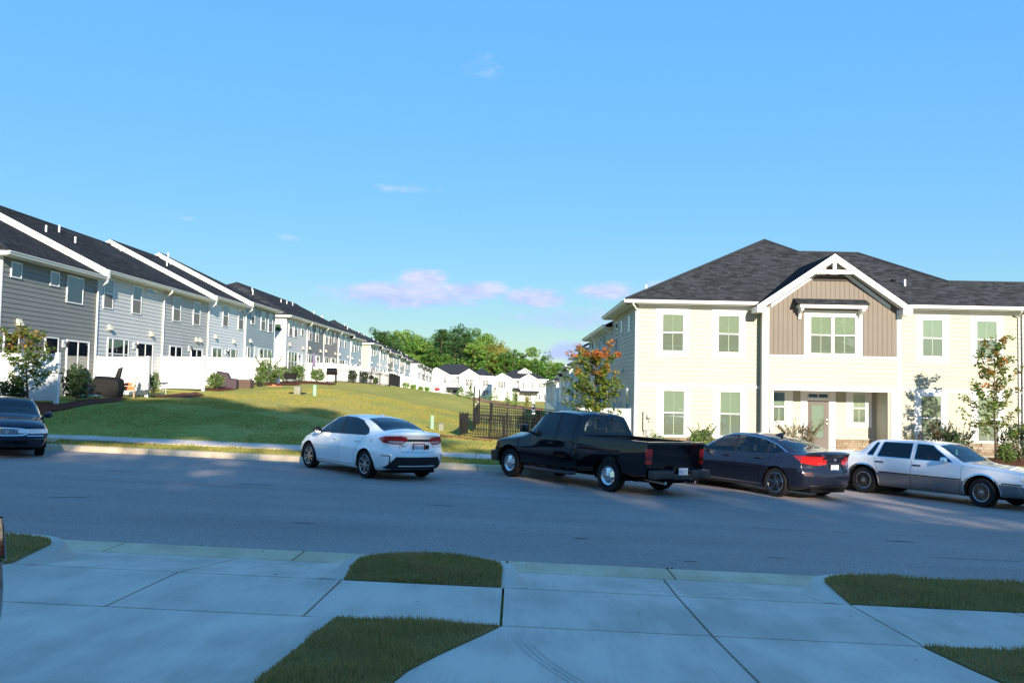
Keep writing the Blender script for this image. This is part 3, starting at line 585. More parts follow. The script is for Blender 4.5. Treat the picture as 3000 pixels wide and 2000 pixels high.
PITCH = 0.50; RX = -6.1; OV = 0.42
def townhouse(label, loc, rz, Wd, H, sm, lod, wins=(), doors=(), vents=(), lamps=(), hip0=False, hip1=False, rake0=0.0, spout=True, end0=False, end1=False, pipes=(), name='townhouse', group=None, spout0=False, mirror_end=True, ridge_x=RX, lodroof=None, corner1=False):
    R = thing(name, label, 'townhouse', loc, rz, group); lr = lod if lodroof is None else lodroof
    D = 2 * ridge_x
    MB().box(D, -0.002, 0.0, Wd, -1.2, H - 0.1).build('wall', sm, R)
    boards(R, 0.06 if end0 else 0.003, Wd - (0.06 if (end1 or corner1) else 0.003), -0.25, H - 0.16, sm, lod=lod)
    for w in wins:
        y0, y1, z0, z1, k = w[:5]
        if k == 'tri':
            a = (y1 - y0) * 0.23
            for p, q in ((y0, y0 + a), (y0 + a, y1 - a), (y1 - a, y1)): window(R, p, q, z0, z1, 'hung', glass=M_pane, back=M_room_refl, lod=lod)
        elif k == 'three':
            for j in range(3): window(R, y0 + (y1 - y0) * j / 3, y0 + (y1 - y0) * (j + 1) / 3, z0, z1, 'hung', glass=M_pane, back=M_room_refl, lod=lod)
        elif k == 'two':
            for j in range(2): window(R, y0 + (y1 - y0) * j / 2, y0 + (y1 - y0) * (j + 1) / 2, z0, z1, 'fixed', glass=M_pane, back=M_room_refl, lod=lod)
        elif k == 'fixed': window(R, y0, y1, z0, z1, 'fixed', glass=M_pane_teal, back=M_curtain_refl, lod=lod)
        elif k == 'room': window(R, y0, y1, z0, z1, 'fixed', glass=M_pane, back=M_room_refl, lod=lod)
        else: window(R, y0, y1, z0, z1, 'hung', glass=M_pane_teal, back=M_curtain_refl, lod=lod)
    for d in doors:
        if d[4] == 'slider': slider_door(R, *d[:4], lod=lod)
        elif d[4] == 'slider2': slider_door(R, *d[:4], lod=lod, flip=True)
        else:
            b = MB(); b.ring_box('x', d[0], d[1], d[2], d[3], 0.004, 0.06, 0.08); dd = b.build('door', M_vinyl, R); ubox('door_leaf', M_white, dd, 0.022, 0.04, d[0] + 0.08, d[1] - 0.08, d[2] + 0.08, d[3] - 0.08)
    for y, z in vents: vent_hood(R, y, z)
    for y, z in lamps: wall_lamp(R, y, z)
    # eave
    e0 = -OV if hip0 else 0.0; e1 = Wd + (OV if hip1 else 0.0)
    b = MB(); b.box(-0.02, OV, e0, e1, H - 0.16, H - 0.135); b.box(OV - 0.025, OV - 0.001, e0, e1, H - 0.134, H - 0.01)
    if hip0: b.box(D + 0.02, -0.02, -OV, 0.0, H - 0.16, H - 0.135); b.box(D + 0.02, OV - 0.03, -OV, -OV + 0.02, H - 0.134, H - 0.01)
    if hip1: b.box(D + 0.02, -0.02, Wd, Wd + OV, H - 0.16, H - 0.135)
    b.build('eave', M_white, R); gutter_run(R, e0 + 0.01, e1 - 0.01, H)
    if spout: downspout(R, Wd - 0.1, H, -0.2)
    if spout0: downspout(R, 0.1, H, -0.2)
    for f, y in ((end0, 0.0), (end1 or corner1, Wd)):
        if f:
            b = MB(); y_ = y - 0.02 if y == 0 else y - 0.06; b.box(-0.12, 0.03, y_, y_ + 0.08, -0.25, H - 0.16); b.build('corner_board', M_white, R)
    if end0:   # siding of the end wall
        n = int((H + 0.25) / 0.183); b = MB()
        for k in range(n):
            a, c = -0.25 + k * 0.183, -0.25 + (k + 1) * 0.183; b.add([(D + 0.1, 0, a), (-0.12, 0, a), (-0.12, -0.02, a), (D + 0.1, -0.02, a), (D + 0.1, 0, c), (-0.12, 0, c), (-0.12, -0.005, c), (D + 0.1, -0.005, c)], [(0, 1, 2, 3), (3, 2, 6, 7), (4, 7, 6, 5)])
        b.build('end_siding', sm, R, kind='stuff')
    # roof
    p = PITCH; zr_ = H + p * (OV - ridge_x); run = OV - ridge_x
    h0 = run - OV if hip0 else 0.0; h1 = run - OV if hip1 else 0.0
    a0, a1 = e0, e1; q0, q1 = (h0 if hip0 else 0.0), (Wd - h1 if hip1 else Wd)
    if q1 < q0: q0 = q1 = (q0 + q1) / 2
    rf = roof_plane(R, 'roof', [(OV, a0, H), (OV, a1, H), (ridge_x, q1, zr_), (ridge_x, q0, zr_)], (0, 1, 0), lr, seed=int(abs(loc[1]) * 10) + 1)
    roof_plane(R, 'roof', [(D - OV, a1, H), (D - OV, a0, H), (ridge_x, q0, zr_), (ridge_x, q1, zr_)], (0, 1, 0), 2)
    if hip0: roof_plane(R, 'roof', [(D - OV, a0, H), (OV, a0, H), (ridge_x, q0, zr_)], (1, 0, 0), lr, seed=5)
    if hip1: roof_plane(R, 'roof', [(OV, a1, H), (D - OV, a1, H), (ridge_x, q1, zr_)], (1, 0, 0), 2)
    for f, y in ((hip0, 0), (hip1, Wd)):
        if not f:   # gable triangle closing the attic
            b = MB(); yy = y + (0.012 if y == 0 else -0.032); b.extr([(D, yy, H - 0.1), (-0.01, yy, H - 0.1), (ridge_x, yy, zr_ - 0.14)], (0, 0.02, 0)); b.build('gable', sm, R)
    if rake0:
        b = MB(); n = Vector((p, 0, 1)).normalized()
        for sgn in (1, -1):
            xe = OV if sgn == 1 else D - OV
            b.extr([(xe, -0.05, H + 0.0), (ridge_x, -0.05, zr_ + 0.0), (ridge_x, -0.05, zr_ - rake0), (xe, -0.05, H - rake0)], (0, 0.049, 0))
            b.extr([(xe, -0.14, H + 0.03), (ridge_x, -0.14, zr_ + 0.03), (ridge_x, -0.14, zr_ - 0.13), (xe, -0.14, H - 0.13)], (0, 0.088, 0))
        b.box(-0.1, OV + 0.14, -0.16, 0.0, H - rake0 - 0.03, H + 0.0)
        b.build('rake_board', M_white, R)
    b = MB(); b.tube([(ridge_x, q0, zr_ + 0.01), (ridge_x, q1, zr_ + 0.01)], 0.06, 6)
    if hip0: b.tube([(OV, a0, H + 0.01), (ridge_x, q0, zr_ + 0.01)], 0.05, 6); b.tube([(D - OV, a0, H + 0.01), (ridge_x, q0, zr_ + 0.01)], 0.05, 6)
    b.build('ridge_cap', M_shingle_far, R)
    for x, y in pipes: pipe_vent(R, (x, y, H + p * (OV - x)))
    return R

S_dkgrey = mat('dark_grey_siding', (0.209, 0.213, 0.203), 0.55, var=0.05, vscale=0.6)
S_ltgrey = mat('light_grey_siding', (0.59, 0.59, 0.578), 0.55, var=0.04, vscale=0.6)
S_grey = mat('mid_grey_siding', (0.448, 0.454, 0.443), 0.55, var=0.04, vscale=0.6)
S_pale = mat('pale_grey_siding', (0.708, 0.72, 0.72), 0.55, var=0.03, vscale=0.6)
S_blue = mat('blue_grey_siding', (0.324, 0.392, 0.405), 0.55, var=0.04, vscale=0.6)
S_ltblue = mat('light_blue_siding', (0.448, 0.519, 0.555), 0.55, var=0.04, vscale=0.6)
S_brown = mat('brown_grey_siding', (0.297, 0.263, 0.236), 0.55, var=0.05, vscale=0.6)
S_yellow = mat('pale_yellow_siding', (0.62, 0.56, 0.36), 0.55, var=0.04, vscale=0.6)
LXW = -18.75
ROW = 'townhouses of the row on the left'
B1 = [  # y0, y1, base, eave height above base
    (32.0, 39.40, 1.30, 6.86 - 1.30, S_dkgrey), (39.40, 46.85, 1.45, 7.16 - 1.45, S_ltgrey), (46.85, 53.70, 1.60, 7.16 - 1.60, S_grey), (53.70, 61.10, 1.85, 7.44 - 1.85, S_pale), (61.10, 68.60, 2.05, 7.74 - 2.05, S_blue)]
def hung(y0, y1, z0, z1, y, b): return (y0 - y, y1 - y, z0 - b, z1 - b, 'hung')
def W_(y0, y1, z0, z1, k, u): return (y0 - B1[u][0], y1 - B1[u][0], z0 - B1[u][2], z1 - B1[u][2], k)
townhouse('dark grey sided townhouse at the left edge, nearest of the left row', (LXW, 32.0, 1.30), 0, 7.4, B1[0][3], S_dkgrey, 0,
          wins=[W_(32.55, 33.26, 6.0, 6.6, 'fixed', 0), W_(35.32, 36.02, 6.0, 6.6, 'fixed', 0), W_(36.66, 38.05, 5.45, 6.6, 'fixed', 0), W_(32.3, 33.3, 2.5, 3.95, 'room', 0), W_(35.15, 36.19, 2.5, 3.95, 'room', 0)],
          doors=[W_(36.84, 38.8, 1.4, 3.92, 'slider', 0)], vents=[(1.23, 3.2)], lamps=[(4.6, 2.42)], hip0=True, end0=True, pipes=[(-1.6, 0.6)], spout0=False)
townhouse('light grey sided townhouse beside the dark grey one, with a three-part window', (LXW, 39.40, 1.45), 0, 7.45, B1[1][3], S_ltgrey, 0,
          wins=[W_(39.95, 40.9, 5.5, 6.88, 'hung', 1), W_(42.95, 44.0, 5.5, 6.88, 'hung', 1), W_(44.6, 45.85, 6.62, 6.92, 'fixed', 1), W_(40.55, 42.75, 2.75, 4.2, 'tri', 1)],
          doors=[W_(43.75, 45.65, 1.55, 4.15, 'slider', 1)], vents=[(1.3, 3.35), (5.95, 3.32)], lamps=[(4.0, 2.5)], rake0=0.36, pipes=[(-3.6, 2.2), (-3.2, 4.2), (-4.6, 5.3), (-4.9, 5.9)])
townhouse('mid grey sided townhouse, third of the near left block', (LXW, 46.85, 1.60), 0, 6.85, B1[2][3], S_grey, 1,
          wins=[W_(48.1, 49.2, 5.5, 6.88, 'hung', 2), W_(51.15, 52.25, 5.5, 6.88, 'hung', 2), W_(47.85, 49.6, 2.9, 4.15, 'two', 2)],
          doors=[W_(51.0, 52.85, 1.7, 4.15, 'slider2', 2)], vents=[(4.95, 3.2), (5.6, 3.2)], lamps=[(3.85, 2.5)], spout=True, pipes=[(-5.2, 6.2)])
townhouse('palest grey sided townhouse, fourth of the near left block', (LXW, 53.70, 1.85), 0, 7.4, B1[3][3], S_pale, 1,
          wins=[W_(56.3, 57.4, 5.75, 7.15, 'hung', 3), W_(59.5, 60.6, 5.75, 7.15, 'hung', 3), W_(54.9, 55.75, 6.95, 7.2, 'fixed', 3), W_(57.65, 59.65, 3.0, 4.4, 'tri', 3)],
          doors=[W_(54.55, 56.4, 1.95, 4.35, 'slider2', 3)], vents=[(1.4, 3.3), (5.0, 3.2)], lamps=[(3.4, 2.3)], rake0=0.34, pipes=[(-3.9, 3.2), (-5.0, 6.6)])
townhouse('blue grey sided townhouse at the far end of the near left block', (LXW, 61.10, 2.05), 0, 7.5, B1[4][3], S_blue, 1,
          wins=[W_(62.35, 63.2, 6.3, 7.42, 'hung', 4), W_(64.75, 65.9, 6.0, 7.42, 'hung', 4), W_(66.7, 67.85, 6.0, 7.42, 'hung', 4), W_(61.7, 62.35, 3.2, 4.68, 'hung', 4), W_(64.7, 67.75, 3.2, 4.7, 'three', 4)],
          doors=[W_(63.35, 64.4, 2.15, 4.75, 'door', 4)], vents=[(1.25, 3.2)], lamps=[(3.45, 2.4)], rake0=0.34, hip1=True, spout=False, end1=True, pipes=[(-5.9, 1.0)])
def std_unit(i, label, y0, y1, base, eave, sm, lod=1, hip0=False, hip1=False, rake0=0.0, end0=False, end1=False, door_first=False):
    Wd = y1 - y0; H = eave - base
    f = Wd / 7.2
    wins = [(0.8 * f, 1.95 * f, H - 1.65, H - 0.25, 'hung'), (3.6 * f, 4.75 * f, H - 1.65, H - 0.25, 'hung'), (5.4 * f, 6.3 * f, H - 0.65, H - 0.3, 'fixed')] if i % 2 else \
           [(0.8 * f, 1.95 * f, H - 1.65, H - 0.25, 'hung'), (2.5 * f, 3.7 * f, H - 1.65, H - 0.25, 'hung'), (5.0 * f, 5.95 * f, H - 1.35, H - 0.25, 'hung')]
    if door_first: wins.append((3.7 * f, 6.2 * f, 1.15, 2.6, 'tri')); drs = [(0.7 * f, 2.7 * f, 0.1, 2.55, 'slider')]
    else: wins.append((0.8 * f, 3.8 * f, 0.9, 2.6, 'three')); drs = [(4.2 * f, 5.6 * f, 0.1, 2.6, 'door' if i % 3 == 0 else 'slider2')]
    townhouse(label, (LXW, y0, base), 0, Wd, H, sm, lod, wins=wins, doors=drs, vents=[(1.2 * f, 3.3), (5.8 * f, 3.2)], lamps=[(4.0 * f, 2.3)], hip0=hip0, hip1=hip1, rake0=rake0, end0=end0, end1=end1, spout=not hip1,
              pipes=[(-3.4 - 0.4 * (i % 3), 2.0), (-4.4, 5.1)] if i % 2 == 0 else [(-3.9, 5.6)], lodroof=1 if lod == 1 else 2)
std_unit(0, 'light grey townhouse with a white end wall, first of the second left block', 72.0, 79.2, 2.2, 7.68, S_ltgrey, 1, hip0=True, end0=True)
std_unit(1, 'dark green grey townhouse, second of the second left block', 79.2, 86.1, 2.2, 7.68, S_dkgrey, 1)
std_unit(2, 'brown grey townhouse in the middle of the second left block', 86.1, 93.1, 2.2, 7.68, S_brown, 1, door_first=True)
std_unit(3, 'light blue townhouse beside the brown grey one', 93.1, 100.1, 2.1, 7.68, S_ltblue, 1)
std_unit(4, 'light blue townhouse with lower eaves ending the second left block', 100.1, 107.6, 1.9, 7.43, S_ltblue, 1, hip1=True, end1=True, door_first=True)
B3 = [(114.0, 121.6, 1.75, 7.40, S_ltblue, 'light blue townhouse with a cream end wall, first of the third left block'), (121.6, 129.3, 1.6, 7.15, S_pale, 'pale townhouse, second of the third left block'),
      (129.3, 135.4, 1.4, 6.85, S_brown, 'brown grey townhouse of the third left block'), (135.4, 142.6, 1.3, 6.85, S_ltblue, 'light blue townhouse right of the far brown grey one'),
      (142.6, 149.4, 1.1, 6.55, S_grey, 'grey townhouse, fifth of the third left block'), (149.4, 157.6, 0.9, 6.30, S_ltblue, 'light blue townhouse at the far end of the third left block')]
for i, (a, c, bs, ev, sm, lb) in enumerate(B3): std_unit(i, lb, a, c, bs, ev, sm, 2, hip0=(i == 0), hip1=(i == 5), end0=(i == 0), end1=(i == 5), door_first=bool(i % 2))
B4 = [(169.1, 176.5, 0.6, 6.10, S_pale, 'pale townhouse with a white end, first of the last left block'), (176.5, 184, 0.4, 5.8, S_brown, 'brown townhouse of the last left block'),
      (184, 191, 0.2, 5.6, S_grey, 'grey townhouse of the last left block'), (191, 199, 0.0, 5.4, S_grey, 'farthest grey townhouse of the left row')]
for i, (a, c, bs, ev, sm, lb) in enumerate(B4): std_unit(i, lb, a, c, bs, ev, sm, 2, hip0=(i == 0), hip1=(i == 3), end0=(i == 0), end1=(i == 3))
# end walls that catch the sun: white boards over the ends of blocks two, three and four, each with its small window
for nm, y, bs, ev, sm, wm, wy in (('end_siding', 72.0, 2.2, 7.68, M_white, M_room_refl, 1.05), ('end_siding', 114.0, 1.75, 7.40, S_yellow, M_screen, 1.9), ('end_siding', 169.1, 0.6, 6.1, M_white, M_room_refl, 2.0)):
    R = [o for o in bpy.data.objects if o.parent is None and o.get('category') == 'townhouse' and abs(o.location.y - y) < 0.01 and o.location.x < 0][0]
    b = MB(); H = ev - bs
    for k in range(int((H + 0.25) / 0.183)):
        a, c = -0.25 + k * 0.183, -0.25 + (k + 1) * 0.183
        b.add([(-11.9, -0.021, a), (-0.125, -0.021, a), (-0.125, -0.045, a), (-11.9, -0.045, a), (-11.9, -0.021, c), (-0.125, -0.021, c), (-0.125, -0.027, c), (-11.9, -0.027, c)], [(0, 1, 2, 3), (3, 2, 6, 7), (4, 7, 6, 5)])
    b.build(nm, sm, R, kind='stuff')
    b = MB(); b.box(-wy, -wy + 0.7, -0.085, -0.05, H - 1.35, H - 1.3); b.box(-wy, -wy + 0.7, -0.085, -0.05, H - 0.75, H - 0.7); b.box(-wy, -wy + 0.05, -0.085, -0.05, H - 1.3, H - 0.75); b.box(-wy + 0.65, -wy + 0.7, -0.085, -0.05, H - 1.3, H - 0.75)
    w = b.build('window', M_vinyl, R); MB().box(-wy + 0.05, -wy + 0.65, -0.07, -0.055, H - 1.3, H - 0.75).build('pane', wm, w)

# ------------------------------------------------------------------ right row behind the cream house (its backs face -x)
RXW = 5.12
def r_unit(label, y0, y1, eave, sm, lod, hip0=False, hip1=False, end_far=False, group=None):
    Wd = y1 - y0; base = eave - 5.65; H = 5.65   # local y runs towards the camera
    townhouse(label, (RXW, y1, base), pi, Wd, H, sm, lod, wins=[(Wd - 1.9, Wd - 0.9, H - 1.6, H - 0.25, 'hung'), (Wd - 4.9, Wd - 3.9, H - 1.6, H - 0.25, 'hung'), (1.0, 1.9, H - 0.7, H - 0.3, 'fixed'), (0.8, 2.8, 1.0, 2.6, 'tri')],
              doors=[(4.0, 5.9, 0.1, 2.55, 'slider')], vents=[(1.2, 3.2)], lamps=[(3.5, 2.3)], spout=True, hip0=hip0, hip1=hip1, end1=hip1, end0=hip0, ridge_x=-7.55, lodroof=2, pipes=[(-3.0, 3.0)])
r_unit('blue grey townhouse back just behind the cream house', 46.9, 54.6, 5.69, S_blue, 1)
r_unit('light grey townhouse back, second behind the cream house', 54.6, 62.2, 5.69, S_ltgrey, 1)
r_unit('mid grey townhouse back, third behind the cream house', 62.2, 70.2, 5.27, S_grey, 1)
r_unit('light blue townhouse back, fourth behind the cream house', 70.2, 78.4, 4.83, S_ltblue, 2, hip0=True)
r_unit('first townhouse back of the second block on the right', 83.0, 90.0, 4.35, S_ltblue, 2, hip1=True)
r_unit('second townhouse back of the second block on the right', 90.0, 97.0, 3.95, S_grey, 2)
r_unit('third townhouse back of the second block on the right', 97.0, 104.0, 3.55, S_pale, 2, hip0=True)
for i, (a, c, e, s) in enumerate(((109, 117, 3.05, S_pale), (117, 125, 3.0, S_ltblue), (125, 133, 2.9, S_grey), (133, 141, 2.75, S_ltblue), (141, 150, 2.65, S_pale))):
    r_unit('%s townhouse back of the last block on the right' % ('first', 'second', 'third', 'fourth', 'farthest')[i], a, c, e, s, 2, hip1=(i == 0), hip0=(i == 4))
# ------------------------------------------------------------------ the cream house on the right
HX, HY = 5.08, 37.7
H0 = thing('townhouse', 'cream sided end townhouse with tan gable, white trim and recessed porch', 'townhouse', (HX, HY, 0), -pi / 2)
EZ = 6.08
def X_(x): return x - HX
# wall cores
MB().box(-9.2, -0.002, 0.0, X_(10.36), -0.8, 5.95).build('wall', M_cream, H0)
MB().box(-9.2, -0.002, X_(16.12), X_(21.42), -0.8, 5.95).build('wall', M_cream, H0)
MB().box(-9.2, 0.448, X_(10.36), X_(16.12), 2.47, 5.95).build('wall', M_cream, H0)
MB().box(-9.2, -0.802, X_(10.36), X_(16.12), -0.8, 2.47).build('wall', M_cream, H0)
MB().box(-0.80, 0.448, X_(10.36), X_(10.80), -0.8, 2.47).build('wall', M_cream, H0)
MB().box(-0.80, 0.448, X_(15.58), X_(16.12), -0.8, 2.47).build('wall', M_cream, H0)
MB().box(-9.2, 0.1, X_(21.44), X_(29.0), -0.8, 5.95).build('wall', M_cream, H0)
# lap siding
boards(H0, 0.09, X_(10.36), 0.37, 2.44, M_cream); boards(H0, 0.09, X_(10.36), 2.56, 5.76, M_cream)
boards(H0, X_(16.13), X_(21.40), 0.37, 2.44, M_cream); boards(H0, X_(16.13), X_(21.40), 2.56, 5.76, M_cream)
boards(H0, X_(10.60), X_(15.95), 2.58, 3.76, M_cream, xo=0.45)
boards(H0, X_(10.81), X_(15.57), 0.37, 2.40, M_cream, xo=-0.80)
boards(H0, X_(21.56), X_(29.0), 0.37, 5.76, M_cream, xo=0.10)
b = MB()   # siding on the returns: jog beside the gable bay, and the porch cheeks
for k in range(int(5.3 / 0.183)):
    a, c = 0.37 + k * 0.183, 0.37 + (k + 1) * 0.183
    if c > 5.8: break
    yw = X_(10.36); b.add([(0.005, yw, a), (0.44, yw, a), (0.44, yw - 0.02, a), (0.005, yw - 0.02, a), (0.005, yw, c), (0.44, yw, c), (0.44, yw - 0.005, c), (0.005, yw - 0.005, c)], [(0, 1, 2, 3), (3, 2, 6, 7), (4, 7, 6, 5)])
    yw = X_(16.12); b.add([(0.005, yw, a), (0.44, yw, a), (0.44, yw + 0.02, a), (0.005, yw + 0.02, a), (0.005, yw, c), (0.44, yw, c), (0.44, yw + 0.005, c), (0.005, yw + 0.005, c)], [(3, 2, 1, 0), (7, 6, 2, 3), (5, 6, 7, 4)])
    if c < 2.45:
        yw = X_(15.58); b.add([(-0.79, yw, a), (0.40, yw, a), (0.40, yw - 0.02, a), (-0.79, yw - 0.02, a), (-0.79, yw, c), (0.40, yw, c), (0.40, yw - 0.005, c), (-0.79, yw - 0.005, c)], [(0, 1, 2, 3), (3, 2, 6, 7), (4, 7, 6, 5)])
b.build('return_siding', M_cream, H0, kind='stuff')
# corner boards, bands, frieze
for nm, x0, x1, y0, y1, z0, z1 in (('corner_board', -0.14, 0.03, -0.03, 0.09, 0.0, 5.78), ('band_board', 0.0, 0.032, 0.09, X_(10.34), 2.44, 2.56), ('band_board', 0.0, 0.032, X_(16.14), X_(21.40), 2.44, 2.56),
        ('frieze_board', 0.0, 0.03, 0.09, X_(10.34), 5.76, 5.92), ('frieze_board', 0.0, 0.03, X_(16.14), X_(21.40), 5.76, 5.92),
        ('corner_board', 0.30, 0.485, X_(10.33), X_(10.60), 0.2, 5.86), ('corner_board', 0.30, 0.485, X_(15.95), X_(16.15), 0.2, 5.86), ('corner_board', 0.05, 0.14, X_(21.42), X_(21.56), 0.2, 5.8),
        ('band_board', 0.45, 0.49, X_(10.60), X_(15.95), 3.76, 3.88), ('porch_beam', 0.43, 0.482, X_(10.66), X_(15.94), 2.40, 2.58), ('porch_post', 0.33, 0.483, X_(10.66), X_(10.80), -0.3, 2.40), ('porch_post', 0.33, 0.483, X_(15.70), X_(15.94), -0.3, 2.40),
        ('porch_ceiling', -0.79, 0.43, X_(10.81), X_(15.57), 2.41, 2.44)):
    MB().box(x0, x1, y0, y1, z0, z1).build(nm, M_white, H0, bevel=0.004)
# windows with wide casings
for tx0, tx1, tz0, tz1, ox0, ox1, oz0, oz1, xo in ((5.91, 7.36, 3.71, 5.75, 6.18, 7.11, 3.95, 5.55, 0), (8.29, 9.73, 3.70, 5.75, 8.55, 9.48, 3.93, 5.54, 0), (5.97, 7.42, 0.37, 2.44, 6.25, 7.18, 0.39, 2.32, 0), (8.37, 9.81, 0.37, 2.44, 8.64, 9.57, 0.39, 2.32, 0),
        (16.93, 18.36, 3.69, 5.72, 17.2, 18.1, 3.93, 5.53, 0), (19.24, 20.66, 3.70, 5.71, 19.49, 20.4, 3.92, 5.52, 0), (16.88, 18.28, 0.37, 2.44, 17.13, 18.03, 0.39, 2.31, 0), (19.28, 20.70, 0.37, 2.44, 19.52, 20.44, 0.39, 2.31, 0)):
    trim_rect(H0, X_(tx0), X_(tx1), tz0, tz1, X_(ox0), X_(ox1), oz0, oz1, xo=0.0, t=0.034)
    window(H0, X_(ox0), X_(ox1), oz0, oz1, 'hung', xo=xo, back=M_blind, back2=M_blind2, fr=0.035, grille=True)
trim_rect(H0, X_(12.06), X_(14.51), 3.88, 5.78, X_(12.30), X_(14.24), 3.93, 5.55, xo=0.45, t=0.05)
window(H0, X_(12.30), X_(13.24), 3.93, 5.55, 'hung', xo=0.45, back=M_blind, back2=M_blind2, fr=0.045, grille=True); window(H0, X_(13.28), X_(14.24), 3.93, 5.55, 'hung', xo=0.45, back=M_blind, back2=M_blind2, fr=0.045, grille=True)
MB().box(0.455, 0.5, X_(13.24), X_(13.28), 3.93, 5.55).build('window_mullion', M_white, H0)
for a, c, ta, tb in ((11.13, 11.67, 10.82, 12.0), (14.56, 15.14, 14.30, 15.40)):
    trim_rect(H0, X_(ta), X_(tb), 0.86, 2.40, X_(a), X_(c), 1.05, 2.33, xo=-0.80, t=0.03); window(H0, X_(a), X_(c), 1.05, 2.33, 'hung', xo=-0.80, back=M_blind, back2=M_blind2, fr=0.03, grille=True)
# tan board-and-batten gable with vertical planks following the rake
GAP, GEZ, GS = 13.18, 5.80, 0.69
def rake(x): return 8.02 - GS * abs(x - GAP)
xp = 10.60; wpl = (15.95 - 10.60) / 27
for k in range(27):
    a, c = xp + k * wpl, xp + (k + 1) * wpl - 0.012; za, zc = min(rake(a), 8.0) - 0.06, min(rake(c), 8.0) - 0.06; pl = [(0.45, X_(a), 3.88), (0.45, X_(c), 3.88), (0.45, X_(c), zc)]
    if a < GAP < c: pl.append((0.45, X_(GAP), 7.94))
    pl.append((0.45, X_(a), za)); bb = MB(); bb.extr(pl, (0.02, 0, 0)); bb.build('batten_board', M_tan, H0)
MB().extr([(0.449, X_(10.4), 3.8), (0.449, X_(16.1), 3.8), (0.449, X_(16.1), 5.9), (0.449, X_(GAP), 7.93), (0.449, X_(10.4), 5.9)], (-0.1, 0, 0)).build('gable', M_tan, H0)
# eaves, gutters
for a, c in ((4.62, 10.12), (16.42, 30.0)):
    MB().box(0.0, 0.48, X_(a), X_(c), EZ - 0.16, EZ - 0.135).build('soffit', M_white, H0); MB().box(0.46, 0.482, X_(a), X_(c), EZ - 0.134, EZ - 0.012).build('fascia', M_white, H0)
    gutter_run(H0, X_(a), X_(c), EZ, xo=0.484)
MB().box(-9.2, 0.46, -0.46, -0.03, EZ - 0.16, EZ - 0.135).build('soffit', M_white, H0); MB().box(-9.2, 0.46, -0.48, -0.46, EZ - 0.16, EZ - 0.012).build('fascia', M_white, H0)
b = MB(); sec = [(-0.482, EZ - 0.13), (-0.56, EZ - 0.13), (-0.58, EZ - 0.06), (-0.61, EZ - 0.03), (-0.61, EZ - 0.005), (-0.482, EZ - 0.005)]
b.hexa([(-9.2, y, z) for y, z in sec], [(0.6, y, z) for y, z in sec]); b.build('gutter', M_white, H0)
# roof
def wl(p): return (HY - p[1], p[0] - HX, p[2])     # world -> local of this house
def fz(y): return EZ + 0.494 * (y - 37.2)
RA, RB, RC, RD, RE = (12.62, 45.2, fz(45.2)), (13.80, 43.5, fz(43.5)), (16.70, 43.5, fz(43.5)), (19.4, 39.9, fz(39.9)), (30.0, 39.9, fz(39.9))
roof_plane(H0, 'roof', [wl(p) for p in ((4.58, 37.16, fz(37.16)), (10.18, 37.16, fz(37.16)), (13.18, 41.36, fz(41.36)), (16.18, 37.16, fz(37.16)), (30, 37.16, fz(37.16)), RE, RD, RC, RB, RA)], (0, 1, 0), 0, seed=3)
roof_plane(H0, 'roof', [wl(p) for p in ((4.58, 46.9, EZ), (4.58, 37.16, EZ), RA, (12.62, 46.9, RA[2]))], (1, 0, 0), 0, seed=4)
for q in (((12.62, 46.9, RA[2]), RA, RB, (20.5, 46.9, 6.1)), (RB, RC, (17.5, 49, 6.1), (13.8, 49, 6.1)), (RC, RD, (22, 46, 5.6), (17.5, 49, 6.1)), (RD, RE, (30, 44, 5.4), (22, 44, 5.4))):
    bb = MB(); bb.add([wl(p) for p in q], [(0, 1, 2, 3)]); bb.build('roof', M_shingle_far, H0)
b = MB(); b.tube([wl((4.58, 37.16, EZ + 0.02)), wl((RA[0], RA[1], RA[2] + 0.02))], 0.07, 6); b.tube([wl((p[0], p[1], p[2] + 0.02)) for p in (RA, RB, RC, RD, RE)], 0.06, 6); b.build('ridge_cap', M_shingle, H0)
# gable roof over the bay, rake boards, truss
yf = 36.74
for s in (-1, 1):
    ex = GAP + s * 3.2; ez = 8.13 - GS * 3.2
    roof_plane(H0, 'gable_roof', [wl(p) for p in ((ex, yf, ez), (ex, 37.25, ez), (GAP, 41.4, 8.13), (GAP, yf, 8.13))], (1, 0, 0), 0, seed=8 + s, thick=0.04)
    n = Vector((s * GS, 1)).normalized()
    def off(x, z, d): return (x - n.x * d, z - n.y * d)
    b = MB(); e0, e1 = (ex + s * 0.02, ez - 0.03), (GAP, 8.10); w = 0.26
    b.extr([wl((e0[0], yf, e0[1])), wl((e1[0], yf, e1[1])), wl((e1[0], yf, e1[1] - w * 1.15)), wl((e0[0], yf, e0[1] - w))], (0.03 + 0.0, 0, 0)); b.build('rake_board', M_white, H0)
    b = MB(); b.extr([wl((ex - s * 0.02, yf + 0.02, ez - 0.20)), wl((GAP, yf + 0.02, 7.94)), wl((GAP, yf + 0.02, 7.90)), wl((ex - s * 0.02, yf + 0.02, ez - 0.24))], (-0.5, 0, 0)); b.build('soffit', M_white, H0)
    b = MB(); b.extr([wl((ex - s * 0.7, 37.24, ez + 0.12)), wl((GAP, 37.24, 7.86)), wl((GAP, 37.24, 7.68)), wl((ex - s * 0.7, 37.24, ez - 0.06))], (0.04, 0, 0)); b.build('frieze_board', M_white, H0)
    b = MB(); b.box(0.0, 0.95, X_(ex) - 0.02 if s == 1 else X_(ex) + 0.02 - 0.34, X_(ex) - 0.02 + 0.34 if s == 1 else X_(ex) + 0.02, ez - 0.2, ez - 0.04)
    b = MB(); ya, yb = (X_(ex) - 0.36, X_(ex) + 0.02) if s == 1 else (X_(ex) - 0.02, X_(ex) + 0.36); b.box(-0.02, HY - yf - 0.01, ya, yb, ez - 0.30, ez - 0.06); b.build('eave_return', M_white, H0, bevel=0.006)
